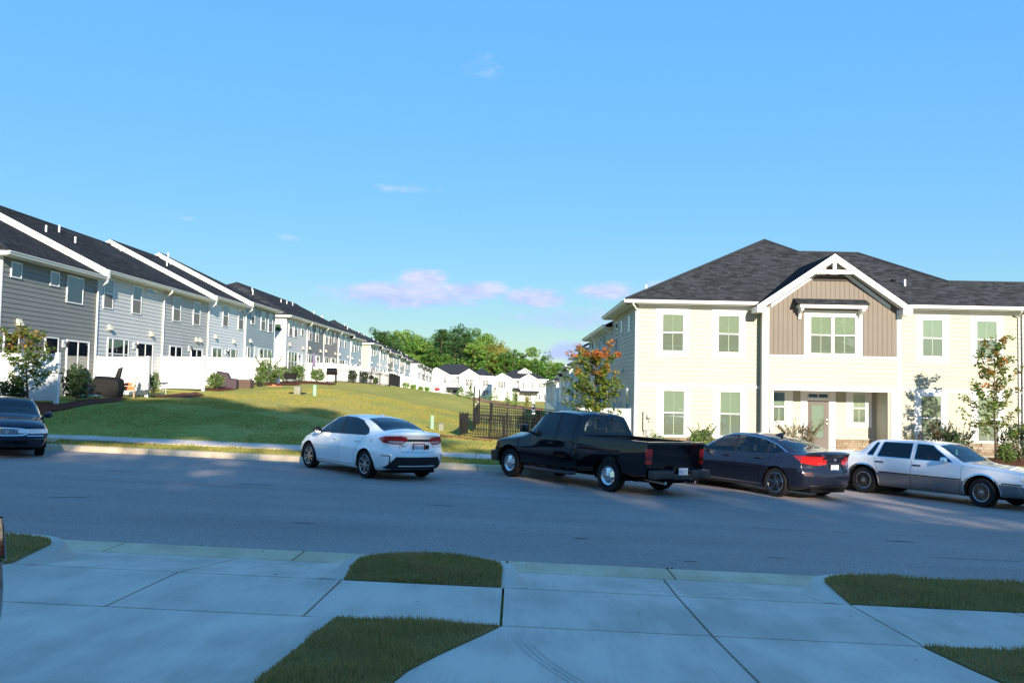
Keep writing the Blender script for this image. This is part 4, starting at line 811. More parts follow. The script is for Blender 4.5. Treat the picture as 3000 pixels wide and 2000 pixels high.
b = MB(); b.box(HY - yf - 0.12, HY - yf - 0.01, X_(12.2), X_(14.16), 7.27, 7.43); b.build('collar_beam', M_white, H0)
b = MB(); b.box(HY - yf - 0.115, HY - yf - 0.015, X_(13.11), X_(13.25), 7.43, 7.98); b.build('king_post', M_white, H0)
b = MB(); b.box(0.47, 0.5, X_(12.45), X_(13.91), 7.02, 7.16); b.build('vent_slot', mat('dark_louver', (0.06, 0.05, 0.045), 0.8), H0)
# shed awning over the bay window, with brackets
b = MB(); b.extr([(0.47, X_(11.62), 6.26), (1.02, X_(11.62), 6.02), (1.02, X_(11.62), 5.98), (0.47, X_(11.62), 6.18)], (0, 2.98, 0)); aw = b.build('awning_roof', M_shingle_far, H0)
link('shingles', shingle_mesh([(1.03, X_(11.60), 6.018), (1.03, X_(14.62), 6.018), (0.47, X_(14.62), 6.262), (0.47, X_(11.60), 6.262)], Vector((0, 1, 0)), Vector((-0.56, 0, 0.244)).normalized(), seed=12), aw, M_shingle, 'stuff')
b = MB(); b.box(0.47, 0.99, X_(11.74), X_(14.52), 5.84, 5.975); b.build('awning_fascia', M_white, H0, bevel=0.005)
for xa in (11.80, 14.34):
    b = MB(); b.box(0.47, 0.55, X_(xa), X_(xa + 0.12), 5.40, 5.84); b.extr([(0.55, X_(xa), 5.45), (0.66, X_(xa), 5.60), (0.92, X_(xa), 5.75), (0.92, X_(xa), 5.84), (0.55, X_(xa), 5.84)], (0, 0.12, 0)); b.build('bracket', M_white, H0)
# door, transom
M_door = mat('taupe_door', (0.125, 0.108, 0.095), 0.5)
b = MB(); xo = -0.80; b.box(xo, xo + 0.05, X_(12.33), X_(12.62), -0.1, 2.40); b.box(xo, xo + 0.05, X_(13.55), X_(13.84), -0.1, 2.40); b.box(xo, xo + 0.05, X_(12.62), X_(13.55), 2.30, 2.40); b.box(xo, xo + 0.06, X_(12.62), X_(13.55), 1.97, 2.09); b.build('door_casing', M_white, H0)
b = MB(); b.box(xo - 0.0, xo + 0.03, X_(12.62), X_(13.55), -0.1, 1.97); dr = b.build('door', M_door, H0)
b = MB(); b.ring_box('x', X_(12.76), X_(13.38), 0.35, 1.86, xo + 0.031, xo + 0.05, 0.05); b.build('glazing_bead', M_door, dr)
M_slat = mat('door_blind', (0.40, 0.41, 0.34), 0.6)
for k in range(30): ubox('blind_slat', M_slat, dr, xo + 0.032, xo + 0.04, X_(12.81), X_(13.33), 0.41 + k * 0.0465, 0.41 + k * 0.0465 + 0.040, wedge=True)
ubox('pane', M_pane, dr, xo + 0.044, xo + 0.046, X_(12.81), X_(13.33), 0.40, 1.81)
b = MB(); b.lathe([(0.001, 0.09), (0.03, 0.085), (0.03, 0.05), (0.012, 0.045), (0.012, 0.03)], 12, 'x', (xo, X_(13.46), 0.98)); b.lathe([(0.001, 0.06), (0.028, 0.055), (0.028, 0.03)], 12, 'x', (xo, X_(13.46), 1.16)); b.build('door_handle', mat('brass', (0.6, 0.45, 0.2), 0.25, metal=1), dr, smooth='auto')
b = MB(); b.box(xo, xo + 0.02, X_(12.64), X_(13.53), 2.10, 2.29); tw = b.build('transom', M_room_refl, H0); b = MB(); b.ring_box('x', X_(12.64), X_(13.53), 2.09, 2.30, xo + 0.021, xo + 0.05, 0.03); b.box(xo + 0.021, xo + 0.05, X_(13.07), X_(13.10), 2.12, 2.27); b.build('frame', M_white, tw); ubox('pane', M_pane, tw, xo + 0.03, xo + 0.034, X_(12.67), X_(13.50), 2.12, 2.27)
# porch floor, stone base laid stone by stone
MB().box(-0.80, 0.9, X_(10.7), X_(16.0), -0.5, -0.1).build('porch_floor', M_conc, H0)
ST = [mat('stone_a', (0.24, 0.175, 0.115), 0.85, var=0.25, vscale=9, bump=0.5, bscale=30), mat('stone_b', (0.30, 0.24, 0.165), 0.85, var=0.25, vscale=9, bump=0.5, bscale=30), mat('stone_c', (0.25, 0.17, 0.11), 0.85, var=0.25, vscale=9, bump=0.5, bscale=30), mat('stone_d', (0.34, 0.29, 0.225), 0.85, var=0.2, vscale=9, bump=0.5, bscale=30)]
rs = random.Random(5)
for xa, xb, xo_, za, zb in ((13.86, 15.56, -0.79, -0.10, 0.34), (5.08, 10.34, 0.0, -0.25, 0.31), (16.14, 21.4, 0.0, -0.40, 0.31)):
    z = za; nrow = max(1, int(round((zb - za) / 0.11))); hh = (zb - za) / nrow
    MB().box(xo_ - 0.02, xo_ + 0.02, X_(xa), X_(xb), za - 0.2, zb).build('mortar_bed', mat('mortar', (0.30, 0.26, 0.21), 0.95), H0)
    for r in range(nrow):
        x = xa
        while x < xb - 0.02:
            w = min(rs.uniform(0.22, 0.6), xb - x)
            if xb - x - w < 0.1: w = xb - x
            p = rs.uniform(0.035, 0.065); ubox('stone', rs.choice(ST), H0, xo_, xo_ + p, X_(x) + 0.006, X_(x + w) - 0.006, za + r * hh + 0.005, za + (r + 1) * hh - 0.005); x += w
    MB().box(xo_ - 0.01, xo_ + 0.09, X_(xa), X_(xb), zb, zb + 0.055).build('stone_cap', mat('stone_cap', (0.45, 0.42, 0.36), 0.8, var=0.1), H0)
# meter box and conduit
b = MB(); b.box(0.02, 0.15, X_(5.42), X_(5.86), 0.60, 1.40); mb_ = b.build('meter_box', M_greybox, H0, bevel=0.012); b = MB(); b.lathe([(0.11, 0.15), (0.105, 0.20), (0.09, 0.25), (0.05, 0.28), (0.001, 0.285)], 18, 'x', (0, X_(5.64), 1.17)); b.build('meter_dial', mat('meter_glass', (0.5, 0.52, 0.5), 0.15, metal=0.3), mb_, smooth=True)
b = MB(); b.box(0.151, 0.156, X_(5.625), X_(5.655), 0.93, 1.0); b.build('seal', M_black, mb_)
b = MB(); b.tube([(0.08, X_(5.5), 0.62), (0.08, X_(5.5), -0.3)], 0.035, 8); b.box(0.03, 0.1, X_(5.57), X_(5.78), 0.30, 0.598); b.build('conduit', mat('conduit', (0.5, 0.5, 0.48), 0.5), H0)
for xa, m in ((10.30, M_white), (21.36, M_white)):
    b = MB(); b.tube([(0.5, X_(xa) - 0.15, EZ - 0.1), (0.45, X_(xa) - 0.15, EZ - 0.2), (0.07, X_(xa) - 0.05, EZ - 0.38), (0.07, X_(xa) - 0.05, 0.1)] if xa > 20 else [(0.56, -0.2, EZ - 0.12), (0.5, -0.2, EZ - 0.2), (0.06, 0.04, EZ - 0.42), (0.06, 0.04, 0.1)], 0.045, 4); b.build('downspout', m, H0)
pipe_vent(H0, wl((5.9, 40.5, EZ + 0.494 * 1.2)), 0.42); pipe_vent(H0, wl((17.2, 39.3, fz(39.3))), 0.3)
b = MB(); b.lathe([(0.1, 0), (0.1, 0.1), (0.001, 0.12)], 10, 'z', wl((16.9, 39.8, fz(39.8)))); b.build('roof_vent', M_black, H0)
# the shaded side wall that faces the row
SW = H0.matrix_world.copy(); bpy.context.view_layer.update(); SM = H0.matrix_world.inverted() @ (Matrix.Translation((HX, 46.9, 0)) @ Matrix.Rotation(pi, 4, 'Z'))
before = set(bpy.data.objects)
boards(H0, 0.0, 9.08, 0.37, 5.92, M_cream)
window(H0, 46.9 - 45.2, 46.9 - 44.2, 4.1, 5.65, 'hung', glass=M_pane_teal, back=M_room_refl, lod=0); window(H0, 46.9 - 43.0, 46.9 - 42.3, 4.85, 5.6, 'fixed', glass=M_pane_teal, back=M_curtain_refl); window(H0, 46.9 - 40.2, 46.9 - 39.4, 4.85, 5.6, 'fixed', glass=M_pane_teal, back=M_curtain_refl)
window(H0, 46.9 - 43.4, 46.9 - 42.6, 0.9, 2.4, 'fixed', glass=M_pane_teal, back=M_room_refl); window(H0, 46.9 - 40.5, 46.9 - 39.5, 0.9, 2.4, 'fixed', glass=M_pane_teal, back=M_room_refl); slider_door(H0, 46.9 - 46.2, 46.9 - 44.4, -0.1, 2.35); wall_lamp(H0, 46.9 - 44.0, 2.1); vent_hood(H0, 46.9 - 41.9, 3.3)
for o in set(bpy.data.objects) - before:
    if o.parent is H0: o.matrix_basis = SM @ o.matrix_basis

# ------------------------------------------------------------------ the two white houses closing the view
M_fwhite = mat('white_lap_siding', (0.76, 0.76, 0.74), 0.6, var=0.02)
M_stone_grey = mat('grey_stone_veneer', (0.34, 0.31, 0.28), 0.9, col2=(0.5, 0.46, 0.42), vscale=3)
M_shut = mat('grey_shutter', (0.16, 0.16, 0.17), 0.6)
def fwin(R, x0, x1, z0, z1, y=0.0, n=2, shut=False, m=None):
    """far house window: frame with muntins, pane"""
    b = MB(); b.box(x0, x1, y - 0.06, y - 0.01, z0, z1); w = b.build('window', M_white, R); k = (x1 - x0) / n
    for i in range(n):
        for za, zc in ((z0 + 0.06, (z0 + z1) / 2 - 0.03), ((z0 + z1) / 2 + 0.03, z1 - 0.06)):
            ubox('pane', m or M_screen, w, x0 + k * i + 0.06, x0 + k * (i + 1) - 0.06, y - 0.075, y - 0.061, za, zc)
    if n: 
        b = MB()
        for i in range(n): xm = x0 + k * (i + 0.5); b.box(xm - 0.025, xm + 0.025, y - 0.085, y - 0.076, (z0 + z1) / 2, z1 - 0.06)
        b.build('muntin', M_white, w)
    if shut:
        for a in (x0 - 0.42, x1 + 0.04): ubox('shutter', M_shut, R, a, a + 0.38, y - 0.05, y - 0.012, z0, z1)
def gable_block(R, x0, x1, y0, y1, z1, zap, z0=-2.5, over=0.4, wallm=None):
    """block with a front gable facing -y; returns nothing"""
    xm = (x0 + x1) / 2; b = MB(); b.extr([(x0, y0, z0), (x1, y0, z0), (x1, y0, z1), (xm, y0, zap), (x0, y0, z1)], (0, y1 - y0, 0)); b.build('wall', wallm or M_fwhite, R)
    s = (zap - z1) / (xm - x0)
    for sg in (-1, 1):
        xe = xm + sg * (xm - x0 + over); ze = z1 - s * over; b = MB(); P = [(xe, y0 - over, ze), (xm, y0 - over, zap), (xm, y1, zap), (xe, y1, ze)]
        b.hexa([Vector(p) + Vector((0, 0, 0.02)) for p in P], [Vector(p) + Vector((0, 0, 0.17)) for p in P]); b.build('roof', M_shingle_far, R)
        b = MB(); b.extr([(xe, y0 - over - 0.05, ze + 0.16), (xm, y0 - over - 0.05, zap + 0.16), (xm, y0 - over - 0.05, zap - 0.18), (xe, y0 - over - 0.05, ze - 0.12)], (0, 0.045, 0)); b.build('rake_board', M_white, R)
def hip_roof(R, x0, x1, y0, y1, z, zt, over=0.45):
    h = (y1 - y0) / 2 + over; b = MB(); a = [(x0 - over, y0 - over, z), (x1 + over, y0 - over, z), (x1 + over, y1 + over, z), (x0 - over, y1 + over, z)]; r1 = (x0 - over + h, (y0 + y1) / 2, zt); r2 = (x1 + over - h, (y0 + y1) / 2, zt)
    if r2[0] < r1[0]: r1 = r2 = ((x0 + x1) / 2, (y0 + y1) / 2, zt)
    b.add(a + [r1, r2], [(0, 1, 5, 4), (1, 2, 5), (2, 3, 4, 5), (3, 0, 4), (0, 3, 2, 1)]); b.build('roof', M_shingle_far, R)
    b = MB(); b.box(x0 - over - 0.02, x1 + over + 0.02, y0 - over - 0.02, y0 - over + 0.02, z - 0.2, z + 0.03); b.build('fascia', M_white, R)
WL = thing('white_house', 'white gabled house with dark roof at the end of the left lawn', 'house', (0, 230, 0))
MB().box(-24, -5.9, 0.0, 11, -2.5, 4.5).build('wall', M_fwhite, WL); hip_roof(WL, -24, -8.5, 0, 11, 4.6, 7.6); hip_roof(WL, -12, -5.9, 0.2, 10, 4.5, 6.7)
gable_block(WL, -23.8, -17.1, -0.6, 6, 4.6, 6.35); gable_block(WL, -14.6, -9.4, -1.2, 6, 4.5, 6.1)
fwin(WL, -18.6, -17.7, 2.55, 4.0, -0.6, 1)
fwin(WL, -12.9, -10.9, 1.85, 3.8, -1.2, 2); fwin(WL, -13.0, -10.9, -0.9, 0.6, -1.2, 2); fwin(WL, -8.6, -6.9, 1.95, 3.5, 0, 2); fwin(WL, -8.6, -6.9, -0.6, 0.95, 0, 2)
for xa in (-16.55, -15.85, -15.15): fwin(WL, xa, xa + 0.5, 2.5, 3.8, 0, 1)
b = MB(); b.extr([(-18.2, -0.7, 1.55), (-18.2, -2.6, 0.95), (-18.2, -2.6, 0.8), (-18.2, -0.7, 0.8)], (4.0, 0, 0)); b.build('porch_roof', M_shingle_far, WL)
b = MB(); b.box(-18.1, -17.9, -2.5, -2.3, -1.2, 0.8); b.box(-14.5, -14.3, -2.5, -2.3, -1.2, 0.8); b.build('porch_post', M_white, WL)
b = MB(); b.box(-16.1, -15.0, -0.68, -0.61, -1.0, 0.75); b.build('door', mat('navy_door', (0.03, 0.04, 0.07), 0.4), WL); fwin(WL, -17.4, -16.7, -0.1, 0.7, -0.6, 1)
MB().box(-9.3, -6.0, -0.03, -0.005, -2.3, -0.75).build('garage_door', M_white, WL)
MB().box(-21.6, -20.0, -0.62, -0.601, -1.0, 3.2).build('yellow_panel', S_yellow, WL)
WR = thing('white_house', 'white gabled house with stone porch and shuttered windows, right of the other white house', 'house', (0, 215, 0))
MB().box(-5.5, 7.5, 0, 11, -3.0, 3.8).build('wall', M_fwhite, WR); hip_roof(WR, -5.5, 7.6, 0, 11, 3.85, 6.2)
gable_block(WR, -5.6, -0.75, -1.8, 6, 3.75, 5.0); gable_block(WR, 0.9, 5.5, -0.9, 6, 3.65, 4.95); gable_block(WR, 0.9, 3.6, 3.0, 9, 5.6, 6.4, z0=3.0, wallm=S_ltgrey)
fwin(WR, -3.7, -2.85, 1.6, 3.2, -1.8, 1, True); fwin(WR, -0.55, -0.05, 2.3, 3.1, 0, 1); fwin(WR, 0.15, 0.6, 2.3, 3.1, 0, 1); fwin(WR, 2.1, 4.0, 1.5, 3.1, -0.9, 2, True, S_ltgrey); fwin(WR, 6.1, 6.7, 1.75, 3.0, 0, 1, True); fwin(WR, 2.1, 3.9, -1.35, 0.25, -0.9, 2); fwin(WR, 6.1, 6.9, -1.2, 0.2, 0, 1, True, S_ltgrey)
MB().box(-4.9, -1.2, -1.83, -1.802, -2.9, -0.35).build('garage_door', M_white, WR)
b = MB()
for k in range(4): b.box(-4.75 + k * 0.9, -4.05 + k * 0.9, -1.85, -1.831, -0.75, -0.5)
b.build('garage_window', S_ltgrey, WR)
MB().box(0.9, 5.6, -1.0, -0.905, -2.6, -1.5).build('stone_base', M_stone_grey, WR); MB().box(-0.5, 0.9, -1.6, 0, -2.6, 0.75).build('stone_entry', M_stone_grey, WR)
b = MB(); b.box(-0.15, 0.55, -1.65, -1.602, -2.3, -0.05); b.lathe([(0.35, -1.65), (0.35, -1.602)], 16, 'y', (0.2, 0, -0.05)); b.add([(0.2 + 0.35 * cos(pi * k / 10), -1.65, -0.05 + 0.35 * sin(pi * k / 10)) for k in range(11)], [tuple(range(11))]); b.build('door', M_black, WR)
b = MB(); b.extr([(-0.8, -0.2, 1.7), (-0.8, -2.2, 1.05), (-0.8, -2.2, 0.9), (-0.8, -0.2, 0.9)], (2.0, 0, 0)); b.build('porch_roof', M_shingle_far, WR); b = MB(); b.extr([(1.2, -0.9, 1.05), (1.2, -2.4, 0.6), (1.2, -2.4, 0.45), (1.2, -0.9, 0.45)], (4.5, 0, 0)); b.build('porch_roof', M_shingle_far, WR)
b = MB(); b.box(5.3, 5.5, -2.3, -2.1, -2.0, 0.45); b.box(-0.7, -0.55, -2.1, -1.95, -2.5, 0.9); b.build('porch_post', M_white, WR)

# ------------------------------------------------------------------ townhouses behind the viewer, whose shadow covers the near half of the street
for i in range(7):
    xr = 29.5 - i * 7.2
    lb = 'near-side townhouse behind the viewer, %s from the east end' % ('first', 'second', 'third', 'fourth', 'fifth', 'sixth', 'seventh')[i]
    townhouse(lb, (xr, -2.2, 0.78 - 0.02 * xr), pi / 2, 7.2, 5.65, (S_ltgrey, S_blue, M_cream, S_grey)[i % 4], 2, wins=[(1.0, 2.0, 3.7, 5.2, 'hung'), (5.0, 6.0, 3.7, 5.2, 'hung')], doors=[(4.9, 6.1, 0.1, 2.3, 'door')], hip0=(i == 0), hip1=(i == 6), lodroof=2)
# ------------------------------------------------------------------ cars
def paint(name, col, rough=0.3, metal=0.0, coat=1.0, flake=0.0):
    m = mat(name, col, rough, metal=metal, spec=0.5, coat=coat); t = m.node_tree; b = t.nodes['Principled BSDF']
    geo = N(t, 'ShaderNodeNewGeometry'); mxn = N(t, 'ShaderNodeMix', data_type='RGBA'); lk(t, geo.outputs['Backfacing'], mxn.inputs[0]); mxn.inputs[6].default_value = (*col, 1); mxn.inputs[7].default_value = (0.012, 0.012, 0.013, 1)
    lk(t, mxn.outputs[2], b.inputs['Base Color']); return m
M_glass_dark = glass_mat('car_glass_tinted', (0.22, 0.24, 0.25), refl=0.015)
M_glass_clear = glass_mat('car_glass', (0.66, 0.72, 0.70), refl=0.015)
M_glass_priv = glass_mat('car_glass_privacy', (0.05, 0.055, 0.06), refl=0.02)
M_red = mat('red_lens', (0.42, 0.012, 0.010), 0.12, coat=1.0); M_redd = mat('dark_red_lens', (0.13, 0.008, 0.008), 0.12, coat=1.0)
M_clear = mat('clear_lens', (0.60, 0.60, 0.62), 0.15, coat=1.0, metal=0.3); M_amber = mat('amber_lens', (0.65, 0.17, 0.02), 0.15, coat=1.0)
M_blkplast = mat('black_plastic', (0.016, 0.016, 0.018), 0.5); M_gap = mat('shut_line', (0.01, 0.01, 0.011), 0.9, spec=0.05)
M_plate = mat('plate_white', (0.72, 0.74, 0.78), 0.4); M_plate_red = mat('plate_red', (0.45, 0.03, 0.03), 0.4); M_ink = mat('plate_blue_ink', (0.03, 0.08, 0.28), 0.5)
M_seat = mat('car_seat', (0.035, 0.035, 0.038), 0.8); M_seat2 = mat('car_seat_grey', (0.10, 0.10, 0.105), 0.8)

def pchip(xs, ys, x):
    xs = np.asarray(xs, float); ys = np.asarray(ys, float); h = np.diff(xs); d = np.diff(ys) / h; n = len(xs); m = np.zeros(n)
    for i in range(1, n - 1):
        if d[i - 1] * d[i] > 0: w1, w2 = 2 * h[i] + h[i - 1], h[i] + 2 * h[i - 1]; m[i] = (w1 + w2) / (w1 / d[i - 1] + w2 / d[i])
    m[0], m[-1] = d[0], d[-1]; k = np.clip(np.searchsorted(xs, x) - 1, 0, n - 2); t = (x - xs[k]) / h[k]; t = np.clip(t, 0, 1)
    return (2 * t ** 3 - 3 * t ** 2 + 1) * ys[k] + (t ** 3 - 2 * t ** 2 + t) * h[k] * m[k] + (-2 * t ** 3 + 3 * t ** 2) * ys[k + 1] + (t ** 3 - t ** 2) * h[k] * m[k + 1]
def catmull(P, n, sharp=()):
    P = np.asarray(P, float); out = []
    for i in range(len(P) - 1):
        p0, p1, p2, p3 = P[max(i - 1, 0)], P[i], P[i + 1], P[min(i + 2, len(P) - 1)]
        m1 = (p2 - p0) * 0.5; m2 = (p3 - p1) * 0.5
        if i in sharp: m1 = (p2 - p1)
        if i + 1 in sharp: m2 = (p2 - p1)
        for k in range(n):
            t = k / n; out.append((2 * t ** 3 - 3 * t ** 2 + 1) * p1 + (t ** 3 - 2 * t ** 2 + t) * m1 + (-2 * t ** 3 + 3 * t ** 2) * p2 + (t ** 3 - t ** 2) * m2)
    out.append(P[-1]); return np.array(out)
def pip(p, poly):
    x, y = p; ins = False; n = len(poly)
    for i in range(n):
        (ax, ay), (bx, by) = poly[i], poly[(i + 1) % n]
        if (ay > y) != (by > y) and x < (bx - ax) * (y - ay) / (by - ay) + ax: ins = not ins
    return ins
AX = {'y': (0, 2), 'x': (1, 2), 'z': (0, 1)}
class Body:
    """lofted car shell (x forward, y left, z up); pieces are cut out of its own surface"""
    def __init__(s, st, rear, front, bow_r=0.2, bow_f=0.3, dr=0.9, df=0.9, dx=0.05, sharp=(), seg=3, bulge=0.03):
        st = sorted(st); A = np.array(st, float); xs = A[:, 0]; x0, x1 = xs[0], xs[-1]
        X = sorted(set(np.round(np.concatenate([np.linspace(x0, x1, int((x1 - x0) / dx) + 1), xs]), 4)))
        C = [pchip(xs, A[:, k], np.array(X)) for k in range(1, A.shape[1])]
        V = []; rows = []
        for i, x in enumerate(X):
            zb, yb, zm, ym, zs, ys, zt, yt, dt = [c[i] for c in C]; ze = zt - dt
            P = [(0, zb), (yb * 0.6, zb), (yb, zb + 0.015), ((yb * 0.35 + ym * 0.65) + 0.01, zb + (zm - zb) * 0.45), (ym, zm), ((ym + ys) / 2 + 0.006, (zm + zs) / 2), (ys, zs), ((ys + yt) / 2 + bulge * min(1, (ze - zs) * 2), (zs + ze) / 2), (yt, ze), (yt * 0.55, zt - dt * 0.27), (0, zt)]
            Q = catmull(P, seg, sharp); wmax = ym
            tr = max(0, (x0 + dr - x) / dr); tf = max(0, (x - (x1 - df)) / df)
            zz = Q[:, 1]; yy = Q[:, 0]
            xx = x + tr ** 2 * (np.interp(zz, [a for a, _ in rear], [o for _, o in rear]) + bow_r * np.abs(yy / wmax) ** 2.4) - tf ** 2 * (np.interp(zz, [a for a, _ in front], [o for _, o in front]) + bow_f * np.abs(yy / wmax) ** 2.4)
            half = [(xx[k], yy[k], zz[k]) for k in range(len(Q))]
            ring = half + [(a, -b_, c) for a, b_, c in half[-2:0:-1]]; rows.append(ring)
        m = len(rows[0]); V = [p for r in rows for p in r]; F = []
        for i in range(len(rows) - 1):
            for k in range(m): F.append((i * m + k, i * m + (k + 1) % m, (i + 1) * m + (k + 1) % m, (i + 1) * m + k))
        h = len(Q) - 1
        for end, (base, prof_, bow) in ((0, (0, rear, bow_r)), (1, ((len(rows) - 1) * m, front, -bow_f))):
            nc = 12; sx = x0 if end == 0 else x1; prev = None; wmax_ = A[0 if end == 0 else -1][4]
            for k in range(0, h + 1):
                L = base + k; R_ = base + (m - k) % m; p = V[L]; row = [L]
                if k not in (0, h):
                    for j in range(1, nc):
                        y = p[1] * (1 - 2 * j / nc); off = np.interp(p[2], [a for a, _ in prof_], [o for _, o in prof_]) + abs(bow) * abs(y / wmax_) ** 2.4
                        V.append((sx + off if end == 0 else sx - off, y, p[2])); row.append(len(V) - 1)
                    row.append(R_)
                else: row = [L] * (nc + 1)
                if prev is not None:
                    for j in range(nc):
                        q = [prev[j], prev[j + 1], row[j + 1], row[j]]; q = [v for n_, v in enumerate(q) if v not in q[:n_]]
                        if len(q) > 2: F.append(tuple(q if end == 0 else q[::-1]))
                prev = row
        s.bm = bmesh.new(); vs = [s.bm.verts.new(p) for p in V]
        for f in F:
            try: s.bm.faces.new([vs[i] for i in f])
            except ValueError: pass
        bmesh.ops.recalc_face_normals(s.bm, faces=s.bm.faces); s.bm.normal_update()
        s.lay = s.bm.faces.layers.int.new('part'); s.bvh = BVHTree.FromBMesh(s.bm); s.parts = {}
        s.w = max(A[:, 4])
    def carve(s, poly, axis, pid, pred=None):
        """cut a 2-D outline through the shell; faces inside become part pid"""
        a, c = AX[axis]; xs = [p[0] for p in poly]; zs = [p[1] for p in poly]; m = 0.07
        bb = (min(xs) - m, max(xs) + m, min(zs) - m, max(zs) + m); s.bm.normal_update()
        def near(f, box):
            q = [v.co for v in f.verts]; return min(v[a] for v in q) <= box[1] and max(v[a] for v in q) >= box[0] and min(v[c] for v in q) <= box[3] and max(v[c] for v in q) >= box[2]
        ok = lambda f: pred is None or pred(f.calc_center_median(), f.normal)
        cand = [f for f in s.bm.faces if near(f, bb) and ok(f)]
        for i in range(len(poly)):
            p, q = poly[i], poly[(i + 1) % len(poly)]
            if abs(p[0] - q[0]) + abs(p[1] - q[1]) < 1e-6: continue
            box = (min(p[0], q[0]) - 0.015, max(p[0], q[0]) + 0.015, min(p[1], q[1]) - 0.015, max(p[1], q[1]) + 0.015)
            fs = [f for f in cand if f.is_valid and near(f, box)]
            if not fs: continue
            co = Vector((0, 0, 0)); no = Vector((0, 0, 0)); co[a], co[c] = p; no[a], no[c] = -(q[1] - p[1]), q[0] - p[0]
            g = list({e for f in fs for e in f.edges}) + list({v for f in fs for v in f.verts}) + fs
            bmesh.ops.bisect_plane(s.bm, geom=g, dist=1e-5, plane_co=co, plane_no=no.normalized())
            cand = [f for f in s.bm.faces if near(f, bb) and ok(f)]
        n = 0
        for f in cand:
            cc = f.calc_center_median()
            if pip((cc[a], cc[c]), poly): f[s.lay] = pid; n += 1
        return n
    def hit(s, p2, axis, sg):
        a, c = AX[axis]; o = Vector((0, 0, 0)); d = Vector((0, 0, 0)); k = {'y': 1, 'x': 0, 'z': 2}[axis]
        o[a], o[c] = p2; o[k] = 6 * sg; d[k] = -sg; r = s.bvh.ray_cast(o, d); return (r[0], r[1]) if r[0] is not None else None
    def strip(s, mb, path, axis, sg, w=0.006, off=0.003, closed=False, step=0.04):
        """thin ribbon laid along a 2-D path on the shell"""
        pts = []; P = list(path) + ([path[0]] if closed else [])
        for (ax_, ay), (bx, by) in zip(P[:-1], P[1:]):
            n = max(1, int(sqrt((bx - ax_) ** 2 + (by - ay) ** 2) / step)); pts += [(ax_ + (bx - ax_) * k / n, ay + (by - ay) * k / n) for k in range(n)]
        pts.append(P[-1]); H = [s.hit(p, axis, sg) for p in pts]; H = [h for h in H if h]
        if len(H) < 2: return
        vs = []; n = len(H)
        for i, (p, nm) in enumerate(H):
            t = (H[min(i + 1, n - 1)][0] - H[max(i - 1, 0)][0]); t = t.normalized() if t.length > 1e-6 else Vector((1, 0, 0)); sd = t.cross(nm).normalized() * w / 2
            vs += [p + nm * off - sd, p + nm * off + sd]
        mb.add(vs, [(2 * i, 2 * i + 1, 2 * i + 3, 2 * i + 2) for i in range(n - 1)])
    def emit(s, root, defs):
        """split the shell by part id: defs {pid: (name, material, outward offset)}; pid -1 is removed"""
        out = {}
        s.bm.normal_update()
        for pid in sorted({f[s.lay] for f in s.bm.faces}):
            if pid < 0 or pid not in defs: continue
            nm, m, off = defs[pid][:3]; b2 = s.bm.copy(); lay = b2.faces.layers.int['part']
            bmesh.ops.delete(b2, geom=[f for f in b2.faces if f[lay] != pid], context='FACES')
            if off:
                b2.normal_update()
                for v in b2.verts: v.co += v.normal * off
            # pieces on the left and on the right become parts of their own
            groups = [list(b2.faces)]
            if len(defs[pid]) > 3 and defs[pid][3]: groups = [g for g in ([f for f in b2.faces if f.calc_center_median().y > 0], [f for f in b2.faces if f.calc_center_median().y <= 0]) if g]
            for g in groups:
                me = bpy.data.meshes.new(nm); vmap = {}; vv = []; ff = []
                for f in g:
                    idx_ = []
                    for v in f.verts:
                        if v not in vmap: vmap[v] = len(vv); vv.append(tuple(v.co))
                        idx_.append(vmap[v])
                    ff.append(idx_)
                me.from_pydata(vv, [], ff); me.update()
                for p in me.polygons: p.use_smooth = True
                try: me.set_sharp_from_angle(angle=radians(48))
                except Exception: pass
                out.setdefault(pid, []).append(link(nm, me, root, m, 'stuff' if nm == 'black_trim' else None))
            b2.free()
        s.bm.free(); return out
def circ(cx, cz, r, n=22, a0=0, a1=360): return [(cx + r * cos(radians(a0 + (a1 - a0) * k / n)), cz + r * sin(radians(a0 + (a1 - a0) * k / n))) for k in range(n if a1 - a0 == 360 else n + 1)]
def ellipse(cx, cz, ra, rb, n=20): return [(cx + ra * cos(2 * pi * k / n), cz + rb * sin(2 * pi * k / n)) for k in range(n)]
def sideup(c, n): return abs(n.y) > 0.25 and abs(c.y) > 0.3
